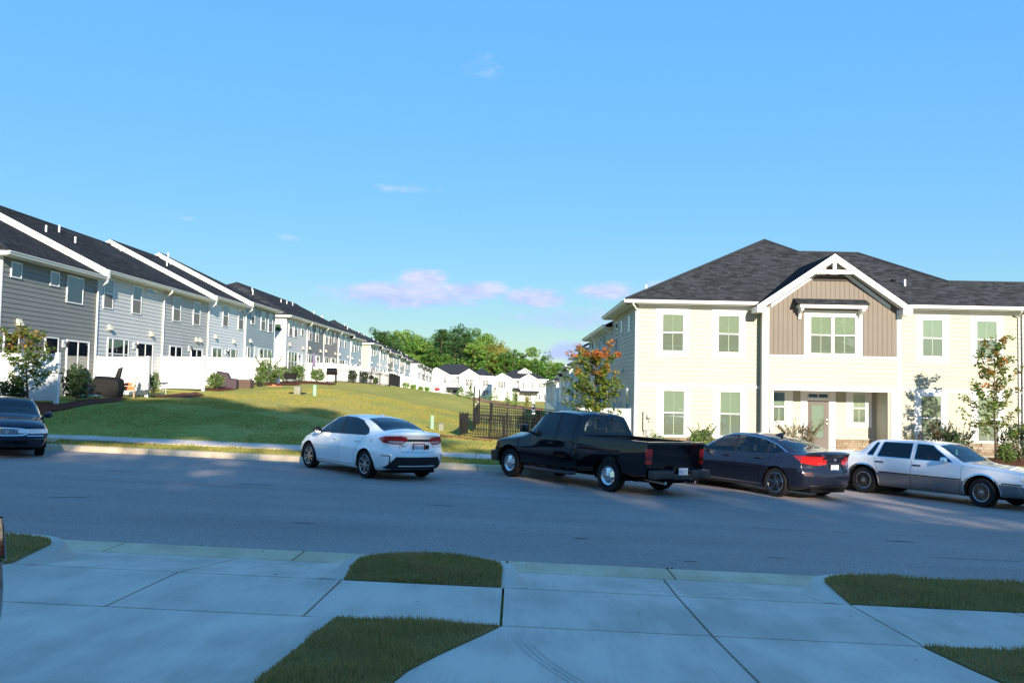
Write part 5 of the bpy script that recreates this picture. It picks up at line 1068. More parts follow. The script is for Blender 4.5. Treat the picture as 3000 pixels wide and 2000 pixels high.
def wheel(root, x, y, r, wd, kind, rim_r=None, steer=0.0):
    sg = 1 if y > 0 else -1; rim_r = rim_r or r * 0.66; hub = bpy.data.objects.new('wheel', None); 
    b = MB(); h = wd / 2
    b.lathe([(rim_r * 0.98, -h * 0.8), (rim_r, -h * 0.92), (r * 0.93, -h), (r * 0.985, -h * 0.8), (r, -h * 0.55), (r, -h * 0.3), (r * 0.985, -h * 0.28), (r * 0.985, -h * 0.22), (r, -h * 0.2), (r, h * 0.2), (r * 0.985, h * 0.22), (r * 0.985, h * 0.28), (r, h * 0.3), (r, h * 0.55), (r * 0.985, h * 0.8), (r * 0.93, h), (rim_r, h * 0.92), (rim_r * 0.98, h * 0.8)], 40, 'y')
    ty = b.build('wheel', M_rubber, root, smooth='auto', loc=(x, y, r)); 
    if steer: ty.rotation_euler = (0, 0, steer)
    o = h * 0.9 * sg; rimm = M_alloy if kind != 'chrome' else M_chrome
    b = MB(); pr = [(rim_r * 1.01, o * 0.96), (rim_r * 0.97, o * 1.02), (rim_r * 0.92, o * 0.98), (rim_r * 0.88, o * 0.55), (rim_r * 0.86, o * 0.1)]; b.lathe(pr, 36, 'y'); b.build('rim', rimm, ty, smooth='auto')
    b = MB(); b.lathe([(rim_r * 0.87, o * 0.12), (rim_r * 0.2, o * 0.1), (0.001, o * 0.1)], 30, 'y'); b.build('brake', M_dark, ty)
    b = MB()
    def spoke(a, r0, r1, w0, w1, o0, o1, tw=0.0, th=0.02):
        ca, sa = cos(a), sin(a); cb, sb = cos(a + tw), sin(a + tw)
        P = [(r0 * ca - w0 * -sa, o0, r0 * sa - w0 * ca), (r0 * ca + w0 * -sa, o0, r0 * sa + w0 * ca), (r1 * cb + w1 * -sb, o1, r1 * sb + w1 * cb), (r1 * cb - w1 * -sb, o1, r1 * sb - w1 * cb)]
        b.hexa([(p[0], p[1] - sg * th, p[2]) for p in P], P)
    if kind == 'ten':
        for k in range(10): spoke(2 * pi * k / 10 + (0.07 if k % 2 else -0.07), rim_r * 0.16, rim_r * 0.95, 0.014, 0.02 if k % 2 else 0.012, o * 0.88, o * 0.96)
        b.lathe([(0.001, o * 0.95), (rim_r * 0.17, o * 0.92), (rim_r * 0.2, o * 0.75)], 20, 'y'); b.build('spokes', M_alloy, ty, smooth='auto')
    elif kind == 'blade':
        for k in range(5): spoke(2 * pi * k / 5, rim_r * 0.15, rim_r * 0.95, 0.03, 0.055, o * 0.85, o * 0.97, 0.32)
        b.lathe([(0.001, o * 0.92), (rim_r * 0.2, o * 0.9), (rim_r * 0.22, o * 0.7)], 20, 'y'); b.build('spokes', M_alloy, ty, smooth='auto')
        b = MB()
        for k in range(5): spoke(2 * pi * (k + 0.5) / 5, rim_r * 0.18, rim_r * 0.94, 0.02, 0.03, o * 0.70, o * 0.80, 0.34)
        b.build('inner_spokes', M_blkplast, ty)
    elif kind == 'wire':
        for k in range(40): spoke(2 * pi * k / 40 + (0.16 if k % 2 else -0.16), rim_r * 0.24, rim_r * 0.95, 0.005, 0.005, o * (0.95 if k % 2 else 0.85), o * 0.94, (-0.32 if k % 2 else 0.32), 0.01)
        b.lathe([(0.001, o * 1.06), (rim_r * 0.16, o * 1.04), (rim_r * 0.24, o * 0.92), (rim_r * 0.26, o * 0.7)], 20, 'y'); b.build('spokes', mat('brushed_spoke', (0.42, 0.40, 0.37), 0.3, metal=1), ty, smooth='auto')
    elif kind == 'chrome':
        b.lathe([(rim_r * 0.93, o * 0.85), (rim_r * 0.80, o * 0.72), (rim_r * 0.72, o * 0.75)], 36, 'y')
        for k in range(5): spoke(2 * pi * k / 5 + 0.3, rim_r * 0.28, rim_r * 0.80, 0.055, 0.075, o * 0.92, o * 0.74, 0, 0.03)
        b.lathe([(0.001, o * 1.28), (rim_r * 0.2, o * 1.26), (rim_r * 0.27, o * 1.18), (rim_r * 0.30, o * 0.9), (rim_r * 0.34, o * 0.8)], 24, 'y'); b.build('spokes', M_chrome, ty, smooth='auto')
    else:
        for k in range(7): spoke(2 * pi * k / 7, rim_r * 0.15, rim_r * 0.93, 0.03, 0.04, o * 0.85, o * 0.93)
        b.lathe([(0.001, o * 0.95), (rim_r * 0.2, o * 0.92)], 20, 'y'); b.build('spokes', M_alloy, ty, smooth='auto')
    return ty
def wheel_wells(root, xs, r, w, yw):
    for x in xs:
        for sg in (1, -1):
            b = MB(); n = 16; rr = r + 0.055; V = []
            for k in range(n + 1):
                a = radians(-12 + 204 * k / n); V += [(x + rr * cos(a), sg * yw, r + rr * sin(a)), (x + rr * cos(a), sg * (yw - w), r + rr * sin(a))]
            b.add(V, [(2 * k, 2 * k + 1, 2 * k + 3, 2 * k + 2) for k in range(n)]); b.add([V[2 * k + 1] for k in range(n + 1)], [tuple(range(n + 1))]); b.build('wheel_well', M_dark, root)
def seats(root, rows, zb, m=None, w=0.42, h=0.62, gap=0.37, bench=False):
    for x in rows:
        for y in ((gap, -gap)):
            b = MB(); b.box(x - 0.02, x + 0.48, y - w / 2, y + w / 2, zb, zb + 0.14); b.hexa([(x - 0.05, y - w / 2, zb + 0.1), (x + 0.10, y - w / 2, zb + 0.1), (x + 0.10, y + w / 2, zb + 0.1), (x - 0.05, y + w / 2, zb + 0.1)], [(x - 0.24, y - w / 2 + 0.04, zb + h), (x - 0.13, y - w / 2 + 0.04, zb + h), (x - 0.13, y + w / 2 - 0.04, zb + h), (x - 0.24, y + w / 2 - 0.04, zb + h)])
            b.box(x - 0.29, x - 0.19, y - 0.13, y + 0.13, zb + h + 0.02, zb + h + 0.20); b.build('seat', m or M_seat, root, bevel=0.03, smooth='auto')
def text(root, body, size, loc, rot, m, ext=0.001, name='lettering', sx=1.0):
    c = bpy.data.curves.new(name, 'FONT'); c.body = body; c.size = size; c.extrude = ext; c.align_x = 'CENTER'; c.align_y = 'CENTER'; c.materials.append(m)
    q = bpy.data.objects.new('tmp', c); COL.objects.link(q); bpy.context.view_layer.update(); me = bpy.data.meshes.new_from_object(q.evaluated_get(bpy.context.evaluated_depsgraph_get())); bpy.data.objects.remove(q)
    o = bpy.data.objects.new(name, me); COL.objects.link(o); o['kind'] = 'stuff'; o.parent = root; o.location = loc; o.rotation_euler = rot; o.scale = (sx, 1, 1); return o
def mirror_part(root, x, y, z, m, shell, size=(0.10, 0.12, 0.09), glass=True, chrome=False):
    sg = 1 if y > 0 else -1; b = MB(); b.lathe([(0.001, 0.075), (0.045, 0.06), (0.08, 0.02), (0.088, -0.03), (0.08, -0.045)], 16, 'x', (0, 0, 0)); o = b.build('mirror', shell, root, smooth=True, loc=(x, y + sg * 0.10, z)); o.scale = (1.2, 1.35, 0.95)
    b = MB(); b.lathe([(0.078, -0.046), (0.001, -0.047)], 16, 'x'); b.build('mirror_glass', M_chrome, o)
    b = MB(); b.tube([(0.0, -sg * 0.02, -0.01), (0.02, -sg * 0.10, -0.07)], 0.03, 8); b.build('mirror_arm', shell, o)
def place_car(root, x, y, heading):
    n = Vector((-GX, 0.0163, 1)).normalized(); fw = Vector((cos(heading), sin(heading), 0)); fw = (fw - n * fw.dot(n)).normalized(); lf = n.cross(fw)
    root.matrix_world = Matrix(((fw.x, lf.x, n.x, x), (fw.y, lf.y, n.y, y), (fw.z, lf.z, n.z, zr(x, y)), (0, 0, 0, 1)))
def plate(root, x, y, z, rot, txt, rim=None, hdr=False, wdt=0.305, tilt=0.0):
    b = MB(); b.box(-wdt / 2, wdt / 2, -0.076, 0.076, -0.004, 0.004); p = b.build('license_plate', M_plate, root, bevel=0.003); p.location = (x, y, z); p.rotation_euler = rot
    if rim is not None:
        b = MB(); t = 0.018; W2, H2 = wdt / 2 + 0.012, 0.088
        for q in ((-W2, W2, -H2, -H2 + t), (-W2, W2, H2 - t, H2), (-W2, -W2 + t, -H2 + t, H2 - t), (W2 - t, W2, -H2 + t, H2 - t)): b.box(*q, 0.0, 0.012)
        b.build('plate_frame', rim, p)
    if txt: text(p, txt, 0.092, (0, -0.006, 0.005), (0, 0, 0), M_ink, 0.0006, sx=0.78)
    return p
RB = (pi / 2, 0, -pi / 2)      # facing rearwards
rearf = lambda c, n: n.x < -0.25
frontf = lambda c, n: n.x > 0.25
def gl_top(c, n): return n.z > 0.15
# ------------------------------------------------ white compact sedan
C1 = thing('sedan', 'white compact sedan with red tail lights, parked slanting by the lawn', 'car')
P1 = paint('white_paint', (0.92, 0.92, 0.92))
B = Body([  # x, zb, yb, zm, ym, zs, ys, zt, yt, dt
    (-2.36, 0.30, 0.66, 0.62, 0.78, 0.90, 0.76, 1.06, 0.62, 0.03), (-2.25, 0.26, 0.70, 0.62, 0.84, 0.95, 0.80, 1.115, 0.64, 0.03), (-1.95, 0.22, 0.74, 0.62, 0.875, 0.99, 0.80, 1.135, 0.62, 0.04), (-1.72, 0.20, 0.76, 0.62, 0.885, 1.00, 0.79, 1.16, 0.60, 0.05),
    (-1.20, 0.18, 0.78, 0.62, 0.89, 0.985, 0.79, 1.325, 0.555, 0.06), (-0.75, 0.18, 0.78, 0.62, 0.885, 0.97, 0.80, 1.405, 0.555, 0.06), (-0.15, 0.18, 0.78, 0.62, 0.885, 0.945, 0.805, 1.437, 0.565, 0.055), (0.35, 0.18, 0.78, 0.62, 0.885, 0.925, 0.805, 1.395, 0.57, 0.055),
    (0.80, 0.18, 0.78, 0.62, 0.885, 0.91, 0.80, 1.215, 0.61, 0.05), (1.18, 0.18, 0.77, 0.62, 0.885, 0.90, 0.785, 1.015, 0.66, 0.045), (1.55, 0.20, 0.75, 0.60, 0.88, 0.84, 0.77, 0.945, 0.62, 0.04), (2.0, 0.22, 0.72, 0.58, 0.83, 0.74, 0.71, 0.83, 0.55, 0.04), (2.27, 0.25, 0.60, 0.5, 0.70, 0.58, 0.60, 0.64, 0.45, 0.04)],
    rear=[(0.2, 0.14), (0.36, 0.05), (0.52, 0.0), (0.66, 0.03), (0.74, 0.09), (0.88, 0.10), (0.97, 0.07), (1.06, 0.0)], front=[(0.2, 0.1), (0.45, 0.0), (0.65, 0.06), (0.8, 0.2)], bow_r=0.22, bow_f=0.32)
r1 = 0.322; wx = 1.35
for x in (-wx, wx): B.carve(circ(x, r1, r1 + 0.05, 26), 'y', -1, lambda c, n: abs(c.y) > 0.55)
fw_ = [(1.02, 0.935), (0.75, 1.11), (0.30, 1.335), (0.02, 1.362), (-0.12, 0.965)]
rw_ = [(-0.20, 0.967), (-0.09, 1.364), (-0.45, 1.352), (-0.78, 1.30), (-1.16, 1.14), (-1.30, 1.04), (-1.22, 1.0)]
DLO = [(1.06, 0.925), (0.76, 1.125), (0.30, 1.352), (-0.02, 1.378), (-0.45, 1.368), (-0.80, 1.315), (-1.19, 1.15), (-1.34, 1.035), (-1.24, 0.985)]
sid = lambda c, n: abs(n.y) > 0.3 and n.z < 0.85
B.carve(DLO, 'y', 6, sid); B.carve(fw_, 'y', 2, sid); B.carve(rw_, 'y', 3, sid)
B.carve([(-1.74, -0.60), (-1.70, 0), (-1.74, 0.60), (-1.35, 0.56), (-0.86, 0.50), (-0.82, 0.0), (-0.86, -0.50), (-1.35, -0.56)], 'z', 4, gl_top)
B.carve([(1.12, -0.64), (1.16, 0), (1.12, 0.64), (0.46, 0.52), (0.42, 0), (0.46, -0.52)], 'z', 5, gl_top)
for sg in (1, -1):   # tail lights: on the tail and wrapped round the quarter
    B.carve([(0.27 * sg, 0.95), (0.45 * sg, 1.005), (0.95 * sg, 1.025), (0.95 * sg, 0.88), (0.60 * sg, 0.83), (0.42 * sg, 0.83)], 'x', 7, rearf)
    B.carve([(0.40 * sg, 0.90), (0.70 * sg, 0.915), (0.70 * sg, 0.86), (0.60 * sg, 0.842), (0.44 * sg, 0.842)], 'x', 8, rearf)
B.carve([(-2.5, 1.025), (-2.02, 1.01), (-1.84, 0.95), (-2.0, 0.87), (-2.5, 0.80)], 'y', 7, lambda c, n: abs(n.y) > 0.2 and c.x < -1.7)
B.carve([(-2.5, 0.905), (-2.08, 0.905), (-2.10, 0.865), (-2.5, 0.83)], 'y', 8, lambda c, n: abs(n.y) > 0.2 and c.x < -1.7)
B.carve([(-0.30, 0.955), (0.30, 0.955), (0.32, 0.90), (-0.32, 0.90)], 'x', 9, rearf)
B.carve([(-0.58, 0.55), (0.58, 0.55), (0.78, 0.30), (0.70, 0.27), (-0.70, 0.27), (-0.78, 0.30)], 'x', 9, rearf)
for sg in (1, -1):
    B.carve([(0.70 * sg, 0.585), (0.90 * sg, 0.585), (0.90 * sg, 0.565), (0.72 * sg, 0.565), (0.71 * sg, 0.36), (0.685 * sg, 0.36)], 'x', 9, rearf)
B.carve([(2.0, 0.70), (2.3, 0.66), (2.3, 0.60), (2.02, 0.645)], 'y', 10, lambda c, n: abs(n.y) > 0.2)
B.carve([(-0.62, 0.33), (0.62, 0.33), (0.56, 0.25), (-0.56, 0.25)], 'x', 9, frontf)
mb = MB()
for sg in (1, -1):
    B.strip(mb, [(1.02, 0.90), (1.03, 0.72), (0.98, 0.40), (0.95, 0.28)], 'y', sg); B.strip(mb, [(-0.15, 0.955), (-0.18, 0.7), (-0.16, 0.28)], 'y', sg)
    B.strip(mb, [(-1.22, 0.985), (-1.12, 0.86), (-0.98, 0.72), (-0.88, 0.52), (-0.86, 0.30)], 'y', sg); B.strip(mb, [(0.95, 0.28), (-0.86, 0.28)], 'y', sg)
    B.strip(mb, [(0.66 * sg, 1.06), (0.62 * sg, 0.96)], 'x', -1); B.strip(mb, [(0.46 * sg, 0.855), (0.48 * sg, 0.72), (0.44 * sg, 0.665), (0, 0.655)], 'x', -1)
    B.strip(mb, [(1.15, 0.87), (1.6, 0.82), (2.05, 0.74)], 'y', sg, 0.006)
B.strip(mb, [(-1.50, 0.86), (-1.50, 0.90), (-1.62, 0.90), (-1.62, 0.86)], 'y', 1, 0.006, closed=True)
def handle(body, root, x, z, m, sgs=(1, -1), L=0.17):
    for sg in sgs:
        h = body.hit((x, z), 'y', sg)
        if h: b = MB(); b.tube([(x - L / 2, h[0].y + sg * 0.004, z), (x - L / 2 + 0.02, h[0].y + sg * 0.028, z + 0.004), (x + L / 2 - 0.02, h[0].y + sg * 0.028, z + 0.006), (x + L / 2, h[0].y + sg * 0.004, z + 0.004)], 0.013, 6); b.build('door_handle', m, root, smooth='auto')
for x, z in ((0.08, 0.815), (-0.94, 0.835)): handle(B, C1, x, z, P1)
pl_h = B.hit((0.0, 0.77), 'x', -1)[0].x
mb.build('shut_lines', M_gap, kind='stuff', parent=C1)
mc = MB(); B.strip(mc, [(-0.50, 0.345), (0.50, 0.345)], 'x', -1, 0.03, 0.008); mc.build('bumper_strip', P1, C1)
B.emit(C1, {0: ('body', P1, 0), 2: ('front_window', M_glass_clear, 0.002, True), 3: ('rear_window', M_glass_dark, 0.002, True), 4: ('back_window', M_glass_dark, 0.0), 5: ('windshield', M_glass_clear, 0.0), 6: ('window_frame', M_blkplast, 0.001, True), 7: ('tail_light', M_red, 0.006, True), 8: ('reversing_light', M_clear, 0.007, True), 9: ('black_trim', M_blkplast, 0.003), 10: ('headlight', M_amber, 0.004, True)})
for x in (-wx, wx):
    for y in (0.765, -0.765): wheel(C1, x, y, r1, 0.205, 'ten', 0.222)
wheel_wells(C1, (-wx, wx), r1, 0.30, 0.87)
MB().box(-2.1, 2.0, -0.6, 0.6, 0.17, 0.30).build('chassis', M_dark, C1); MB().box(-1.5, 1.1, -0.72, 0.72, 0.30, 0.62).build('cabin_floor', M_dark, C1)
MB().hexa([(0.75, -0.7, 0.6), (1.15, -0.7, 0.6), (1.15, 0.7, 0.6), (0.75, 0.7, 0.6)], [(0.72, -0.7, 0.90), (1.12, -0.66, 0.93), (1.12, 0.66, 0.93), (0.72, 0.7, 0.90)]).build('dashboard', M_seat, C1)
MB().box(-1.9, -1.1, -0.66, 0.66, 0.88, 0.98).build('parcel_shelf', M_seat, C1); seats(C1, (0.05, -0.85), 0.50)
for sg in (1, -1): mirror_part(C1, 0.86, 0.82 * sg, 0.99, None, P1 if sg < 0 else M_blkplast)
p = plate(C1, pl_h - 0.012, 0.0, 0.775, RB, 'KCZ-2982', M_plate_red)
b = MB(); b.box(0.17, 0.29, -0.05, 0.05, -0.004, 0.002); b.build('sticker', M_blkplast, p)
def ring3(mb, cx, cz, ra, rb, x, t, n=24):
    V = []
    for k in range(n):
        a = 2 * pi * k / n; V += [(x, cx + ra * cos(a), cz + rb * sin(a)), (x, cx + (ra - t) * cos(a), cz + (rb - t) * sin(a))]
    mb.add(V, [(2 * k, 2 * ((k + 1) % n), 2 * ((k + 1) % n) + 1, 2 * k + 1) for k in range(n)])
b = MB(); ring3(b, 0, 0.995, 0.055, 0.038, pl_h - 0.005, 0.009); ring3(b, 0, 1.01, 0.032, 0.014, pl_h - 0.006, 0.007); ring3(b, 0, 0.995, 0.014, 0.036, pl_h - 0.006, 0.006); b.build('emblem', M_chrome, C1)
text(C1, 'COROLLA', 0.036, (pl_h - 0.012 + 0.03, 0.42, 0.80), RB, M_blkplast, 0.002); text(C1, 'SE', 0.03, (pl_h + 0.02, 0.43, 0.765), RB, M_chrome, 0.002); text(C1, 'LE', 0.036, (pl_h + 0.018, -0.42, 0.80), RB, M_blkplast, 0.002)
b = MB(); b.hexa([(-0.72, -0.03, 1.405), (-0.52, -0.025, 1.42), (-0.52, 0.025, 1.42), (-0.72, 0.03, 1.405)], [(-0.74, -0.004, 1.47), (-0.66, -0.004, 1.462), (-0.66, 0.004, 1.462), (-0.74, 0.004, 1.47)]); b.build('roof_antenna', P1, C1, smooth='auto')
place_car(C1, -3.72, 22.28, radians(131))

# ------------------------------------------------ black pickup
C2 = thing('pickup_truck', 'black extended cab pickup truck with chrome wheels, right of the white sedan', 'truck')
P2 = paint('black_paint', (0.003, 0.003, 0.006), 0.07, coat=0.0)
B = Body([
    (-2.95, 0.62, 0.90, 0.90, 0.955, 1.20, 0.955, 1.285, 0.945, 0.004), (-2.90, 0.52, 0.92, 0.90, 0.965, 1.20, 0.962, 1.288, 0.95, 0.004), (-1.76, 0.50, 0.93, 0.90, 0.985, 1.20, 0.97, 1.30, 0.955, 0.004), (-0.74, 0.47, 0.93, 0.88, 0.985, 1.20, 0.97, 1.31, 0.955, 0.004),
    (-0.725, 0.46, 0.92, 0.86, 0.975, 1.22, 0.955, 1.33, 0.93, 0.01), (-0.70, 0.46, 0.92, 0.86, 0.985, 1.25, 0.955, 1.50, 0.85, 0.03), (-0.60, 0.45, 0.92, 0.86, 0.985, 1.25, 0.955, 1.80, 0.74, 0.06), (-0.40, 0.45, 0.92, 0.86, 0.985, 1.25, 0.955, 1.855, 0.72, 0.06), (0.1, 0.45, 0.92, 0.86, 0.985, 1.245, 0.95, 1.872, 0.71, 0.06), (0.55, 0.45, 0.92, 0.86, 0.985, 1.235, 0.945, 1.845, 0.70, 0.06),
    (0.72, 0.45, 0.92, 0.86, 0.985, 1.23, 0.94, 1.79, 0.70, 0.06), (1.0, 0.45, 0.92, 0.86, 0.985, 1.20, 0.925, 1.56, 0.71, 0.06), (1.32, 0.46, 0.92, 0.86, 0.99, 1.13, 0.93, 1.325, 0.72, 0.06), (1.60, 0.48, 0.92, 0.84, 0.995, 1.08, 0.95, 1.30, 0.66, 0.10), (2.1, 0.50, 0.90, 0.82, 0.99, 1.03, 0.95, 1.25, 0.55, 0.10), (2.45, 0.50, 0.88, 0.80, 0.965, 0.98, 0.92, 1.17, 0.46, 0.10), (2.60, 0.52, 0.84, 0.76, 0.92, 0.90, 0.88, 1.08, 0.40, 0.10)],
    rear=[(0.4, 0.05), (0.7, 0.02), (1.25, 0.0), (1.3, 0.01)], front=[(0.4, 0.02), (0.7, 0.0), (0.95, 0.04), (1.15, 0.12)], bow_r=0.02, bow_f=0.18, dr=0.1, df=0.7, bulge=0.015, sharp=(8,))
r2 = 0.362; wa = 1.76
for x in (-wa, wa): B.carve([(x + (r2 + 0.10) * cos(radians(a)), r2 + 0.12 + (r2 + 0.07) * sin(radians(a))) for a in range(-48, 229, 12)] + [(x - 0.3, 0.2), (x + 0.3, 0.2)], 'y', -1, lambda c, n: abs(c.y) > 0.55)
sid = lambda c, n: abs(n.y) > 0.25
B.carve([(1.02, 1.30), (0.80, 1.52), (0.62, 1.70), (0.50, 1.755), (0.12, 1.765), (0.10, 1.275)], 'y', 2, sid)
B.carve([(-0.02, 1.29), (-0.02, 1.755), (-0.42, 1.735), (-0.46, 1.70), (-0.50, 1.32), (-0.47, 1.29)], 'y', 3, sid)
B.carve([(-0.70, 1.37), (-0.72, 1.43), (-0.62, 1.69), (-0.56, 1.73), (0.56, 1.73), (0.62, 1.69), (0.72, 1.43), (0.70, 1.37)], 'x', 4, lambda c, n: n.x < -0.3 and c.x > -1.0 and c.z > 1.33)
B.carve([(1.26, -0.70), (1.31, 0), (1.26, 0.70), (0.76, 0.66), (0.74, 0), (0.76, -0.66)], 'z', 5, gl_top)
B.carve([(-2.86, -0.88), (-0.80, -0.88), (-0.80, 0.88), (-2.86, 0.88)], 'z', -1, lambda c, n: n.z > 0.6 and c.z > 1.2)
for sg in (1, -1):
    B.carve([(0.80 * sg, 1.13), (0.97 * sg, 1.13), (0.97 * sg, 0.80), (0.80 * sg, 0.80)], 'x', 7, rearf)
    B.carve([(0.80 * sg, 0.955), (0.97 * sg, 0.955), (0.97 * sg, 0.875), (0.80 * sg, 0.875)], 'x', 8, rearf)
    B.carve([(0.55 * sg, 1.0), (0.88 * sg, 0.97), (0.88 * sg, 0.80), (0.58 * sg, 0.80)], 'x', 10, frontf)
B.carve([(-2.97, 1.13), (-2.885, 1.13), (-2.885, 0.80), (-2.97, 0.80)], 'y', 7, sid); B.carve([(-2.97, 0.955), (-2.885, 0.955), (-2.885, 0.875), (-2.97, 0.875)], 'y', 8, sid)
B.carve([(2.50, 0.97), (2.66, 0.95), (2.66, 0.78), (2.52, 0.80)], 'y', 10, sid)
mb = MB()
for sg in (1, -1):
    B.strip(mb, [(1.42, 1.10), (1.44, 0.80), (1.36, 0.55), (1.30, 0.47)], 'y', sg, 0.012); B.strip(mb, [(0.06, 1.76), (0.04, 1.25), (0.02, 0.47)], 'y', sg, 0.012); B.strip(mb, [(-0.55, 1.74), (-0.58, 1.27), (-0.56, 0.80), (-0.62, 0.47)], 'y', sg, 0.010)
    B.strip(mb, [(-0.73, 1.30), (-0.735, 0.48)], 'y', sg, 0.022); B.strip(mb, [(1.42, 1.13), (1.9, 1.10), (2.4, 1.03)], 'y', sg, 0.012)
    B.strip(mb, [(0.79 * sg, 1.27), (0.79 * sg, 0.66)], 'x', -1, 0.012)
B.strip(mb, [(-0.79, 1.13), (0.79, 1.13)], 'x', -1, 0.01)
mb.build('shut_lines', M_gap, kind='stuff', parent=C2)
mo = MB()
for sg in (1, -1): B.strip(mo, [(1.30, 0.77), (0.0, 0.765), (-0.73, 0.765), (-1.28, 0.77)], 'y', sg, 0.05, 0.012); B.strip(mo, [(-2.24, 0.775), (-2.90, 0.78)], 'y', sg, 0.05, 0.012)
B.strip(mo, [(-0.95, 0.76), (0.95, 0.76)], 'x', -1, 0.045, 0.01); mo.build('side_moulding', P2, C2, kind='stuff')
for x, z in ((0.18, 1.06),):
    for sg in (1, -1):
        h = B.hit((x, z), 'y', sg)[0]; MB().box(x - 0.09, x + 0.09, min(h.y, h.y + sg * 0.03), max(h.y, h.y + sg * 0.03), z - 0.025, z + 0.025).build('door_handle', M_blkplast, C2, bevel=0.01)
B.emit(C2, {0: ('body', P2, 0), 2: ('front_window', M_glass_clear, 0, True), 3: ('rear_window', M_glass_dark, 0, True), 4: ('back_window', M_glass_dark, 0), 5: ('windshield', M_glass_clear, 0), 7: ('tail_light', M_red, 0.006, True), 8: ('reversing_light', M_redd, 0.009, True), 10: ('headlight', M_clear, 0.004, True)})
for x in (-wa, wa):
    for y in (0.84, -0.84): wheel(C2, x, y, r2, 0.245, 'chrome', 0.215)
wheel_wells(C2, (-wa, wa), r2, 0.34, 0.95)
b = MB()
for sg in (1, -1): b.box(-2.88, -0.78, sg * 0.90 - 0.015, sg * 0.90 + 0.015, 0.78, 1.285)
b.box(-2.88, -0.78, -0.88, 0.88, 0.74, 0.78); b.box(-0.80, -0.765, -0.88, 0.88, 0.78, 1.285); b.box(-2.90, -2.865, -0.88, 0.88, 0.78, 1.27); b.build('cargo_bed', M_blkplast, C2)
b = MB(); b.box(-3.16, -2.96, -0.95, -0.30, 0.50, 0.68); b.box(-3.16, -2.96, 0.30, 0.95, 0.50, 0.68); b.box(-3.14, -2.96, -0.30, 0.30, 0.47, 0.60); b.build('rear_bumper', mat('bumper_black', (0.03, 0.032, 0.036), 0.45), C2, bevel=0.03, smooth='auto')
b = MB(); b.hexa([(2.55, -0.93, 0.46), (2.72, -0.75, 0.46), (2.72, 0.75, 0.46), (2.55, 0.93, 0.46)], [(2.55, -0.95, 0.72), (2.76, -0.76, 0.72), (2.76, 0.76, 0.72), (2.55, 0.95, 0.72)]); b.hexa([(2.2, -0.99, 0.46), (2.55, -0.93, 0.46), (2.55, 0.93, 0.46), (2.2, 0.99, 0.46)], [(2.2, -1.0, 0.70), (2.55, -0.95, 0.72), (2.55, 0.95, 0.72), (2.2, 1.0, 0.70)]); b.build('front_bumper', M_blkplast, C2, bevel=0.02, smooth='auto')
MB().box(-2.8, 2.4, -0.45, 0.45, 0.36, 0.56).build('chassis', M_dark, C2); MB().box(-0.62, 1.2, -0.82, 0.82, 0.55, 0.85).build('cabin_floor', M_dark, C2)
b = MB(); b.tube([(-2.0, -0.42, 0.48), (-2.6, -0.46, 0.42), (-3.08, -0.50, 0.40)], 0.04, 10); b.tube([(-2.0, 0.42, 0.48), (-2.6, 0.46, 0.42), (-3.08, 0.50, 0.40)], 0.04, 10); b.build('exhaust_pipe', M_chrome, C2, smooth='auto')
b = MB(); b.lathe([(0.001, -0.16), (0.14, -0.12), (0.16, 0), (0.14, 0.12), (0.001, 0.16)], 14, 'y', (-wa, 0, 0.36)); b.tube([(-wa, -0.8, 0.37), (-wa, 0.8, 0.37)], 0.05, 8); b.build('axle', M_dark, C2, smooth='auto')
for sg in (1, -1):
    b = MB(); b.tube([(1.15, sg * 0.93, 0.42), (1.05, sg * 1.0, 0.40), (-0.60, sg * 1.0, 0.40), (-0.68, sg * 0.93, 0.42)], 0.045, 8)
    for x in (0.85, 0.35, -0.15, -0.5): b.box(x - 0.08, x + 0.08, min(sg * 0.9, sg * 1.0), max(sg * 0.9, sg * 1.0), 0.42, 0.455)
    b.build('step_bar', mat('step_bar', (0.05, 0.05, 0.06), 0.3, metal=0.6), C2, smooth='auto')
    b = MB(); b.hexa([(0.98, sg * 1.04, 1.27), (1.06, sg * 1.04, 1.27), (1.06, sg * 1.24, 1.27), (0.98, sg * 1.24, 1.27)], [(0.96, sg * 1.03, 1.46), (1.04, sg * 1.03, 1.46), (1.04, sg * 1.23, 1.46), (0.96, sg * 1.23, 1.46)]); mr_ = b.build('mirror', P2, C2, bevel=0.03, smooth='auto')
    b = MB(); b.hexa([(0.976, sg * 1.06, 1.295), (0.979, sg * 1.06, 1.295), (0.979, sg * 1.22, 1.295), (0.976, sg * 1.22, 1.295)], [(0.958, sg * 1.05, 1.44), (0.961, sg * 1.05, 1.44), (0.961, sg * 1.21, 1.44), (0.958, sg * 1.21, 1.44)]); b.build('mirror_glass', M_chrome, mr_); b = MB(); b.tube([(1.02, sg * 0.90, 1.28), (1.02, sg * 1.08, 1.31)], 0.035, 8); b.build('mirror_arm', M_blkplast, mr_)
seats(C2, (0.12,), 0.85, M_seat, w=0.5, h=0.58, gap=0.42); MB().box(-0.52, -0.38, -0.72, 0.72, 0.85, 1.38).build('rear_bench', M_seat, C2, bevel=0.03)
MB().hexa([(0.85, -0.8, 0.9), (1.25, -0.8, 0.9), (1.25, 0.8, 0.9), (0.85, 0.8, 0.9)], [(0.85, -0.78, 1.22), (1.22, -0.78, 1.24), (1.22, 0.78, 1.24), (0.85, 0.78, 1.22)]).build('dashboard', M_seat, C2)
b = MB(); b.box(-0.715, -0.700, -0.25, -0.235, 1.375, 1.725); b.box(-0.715, -0.700, 0.235, 0.25, 1.375, 1.725); sl = b.build('window_divider', M_blkplast, C2); sl.location = (0.04, 0, 0)
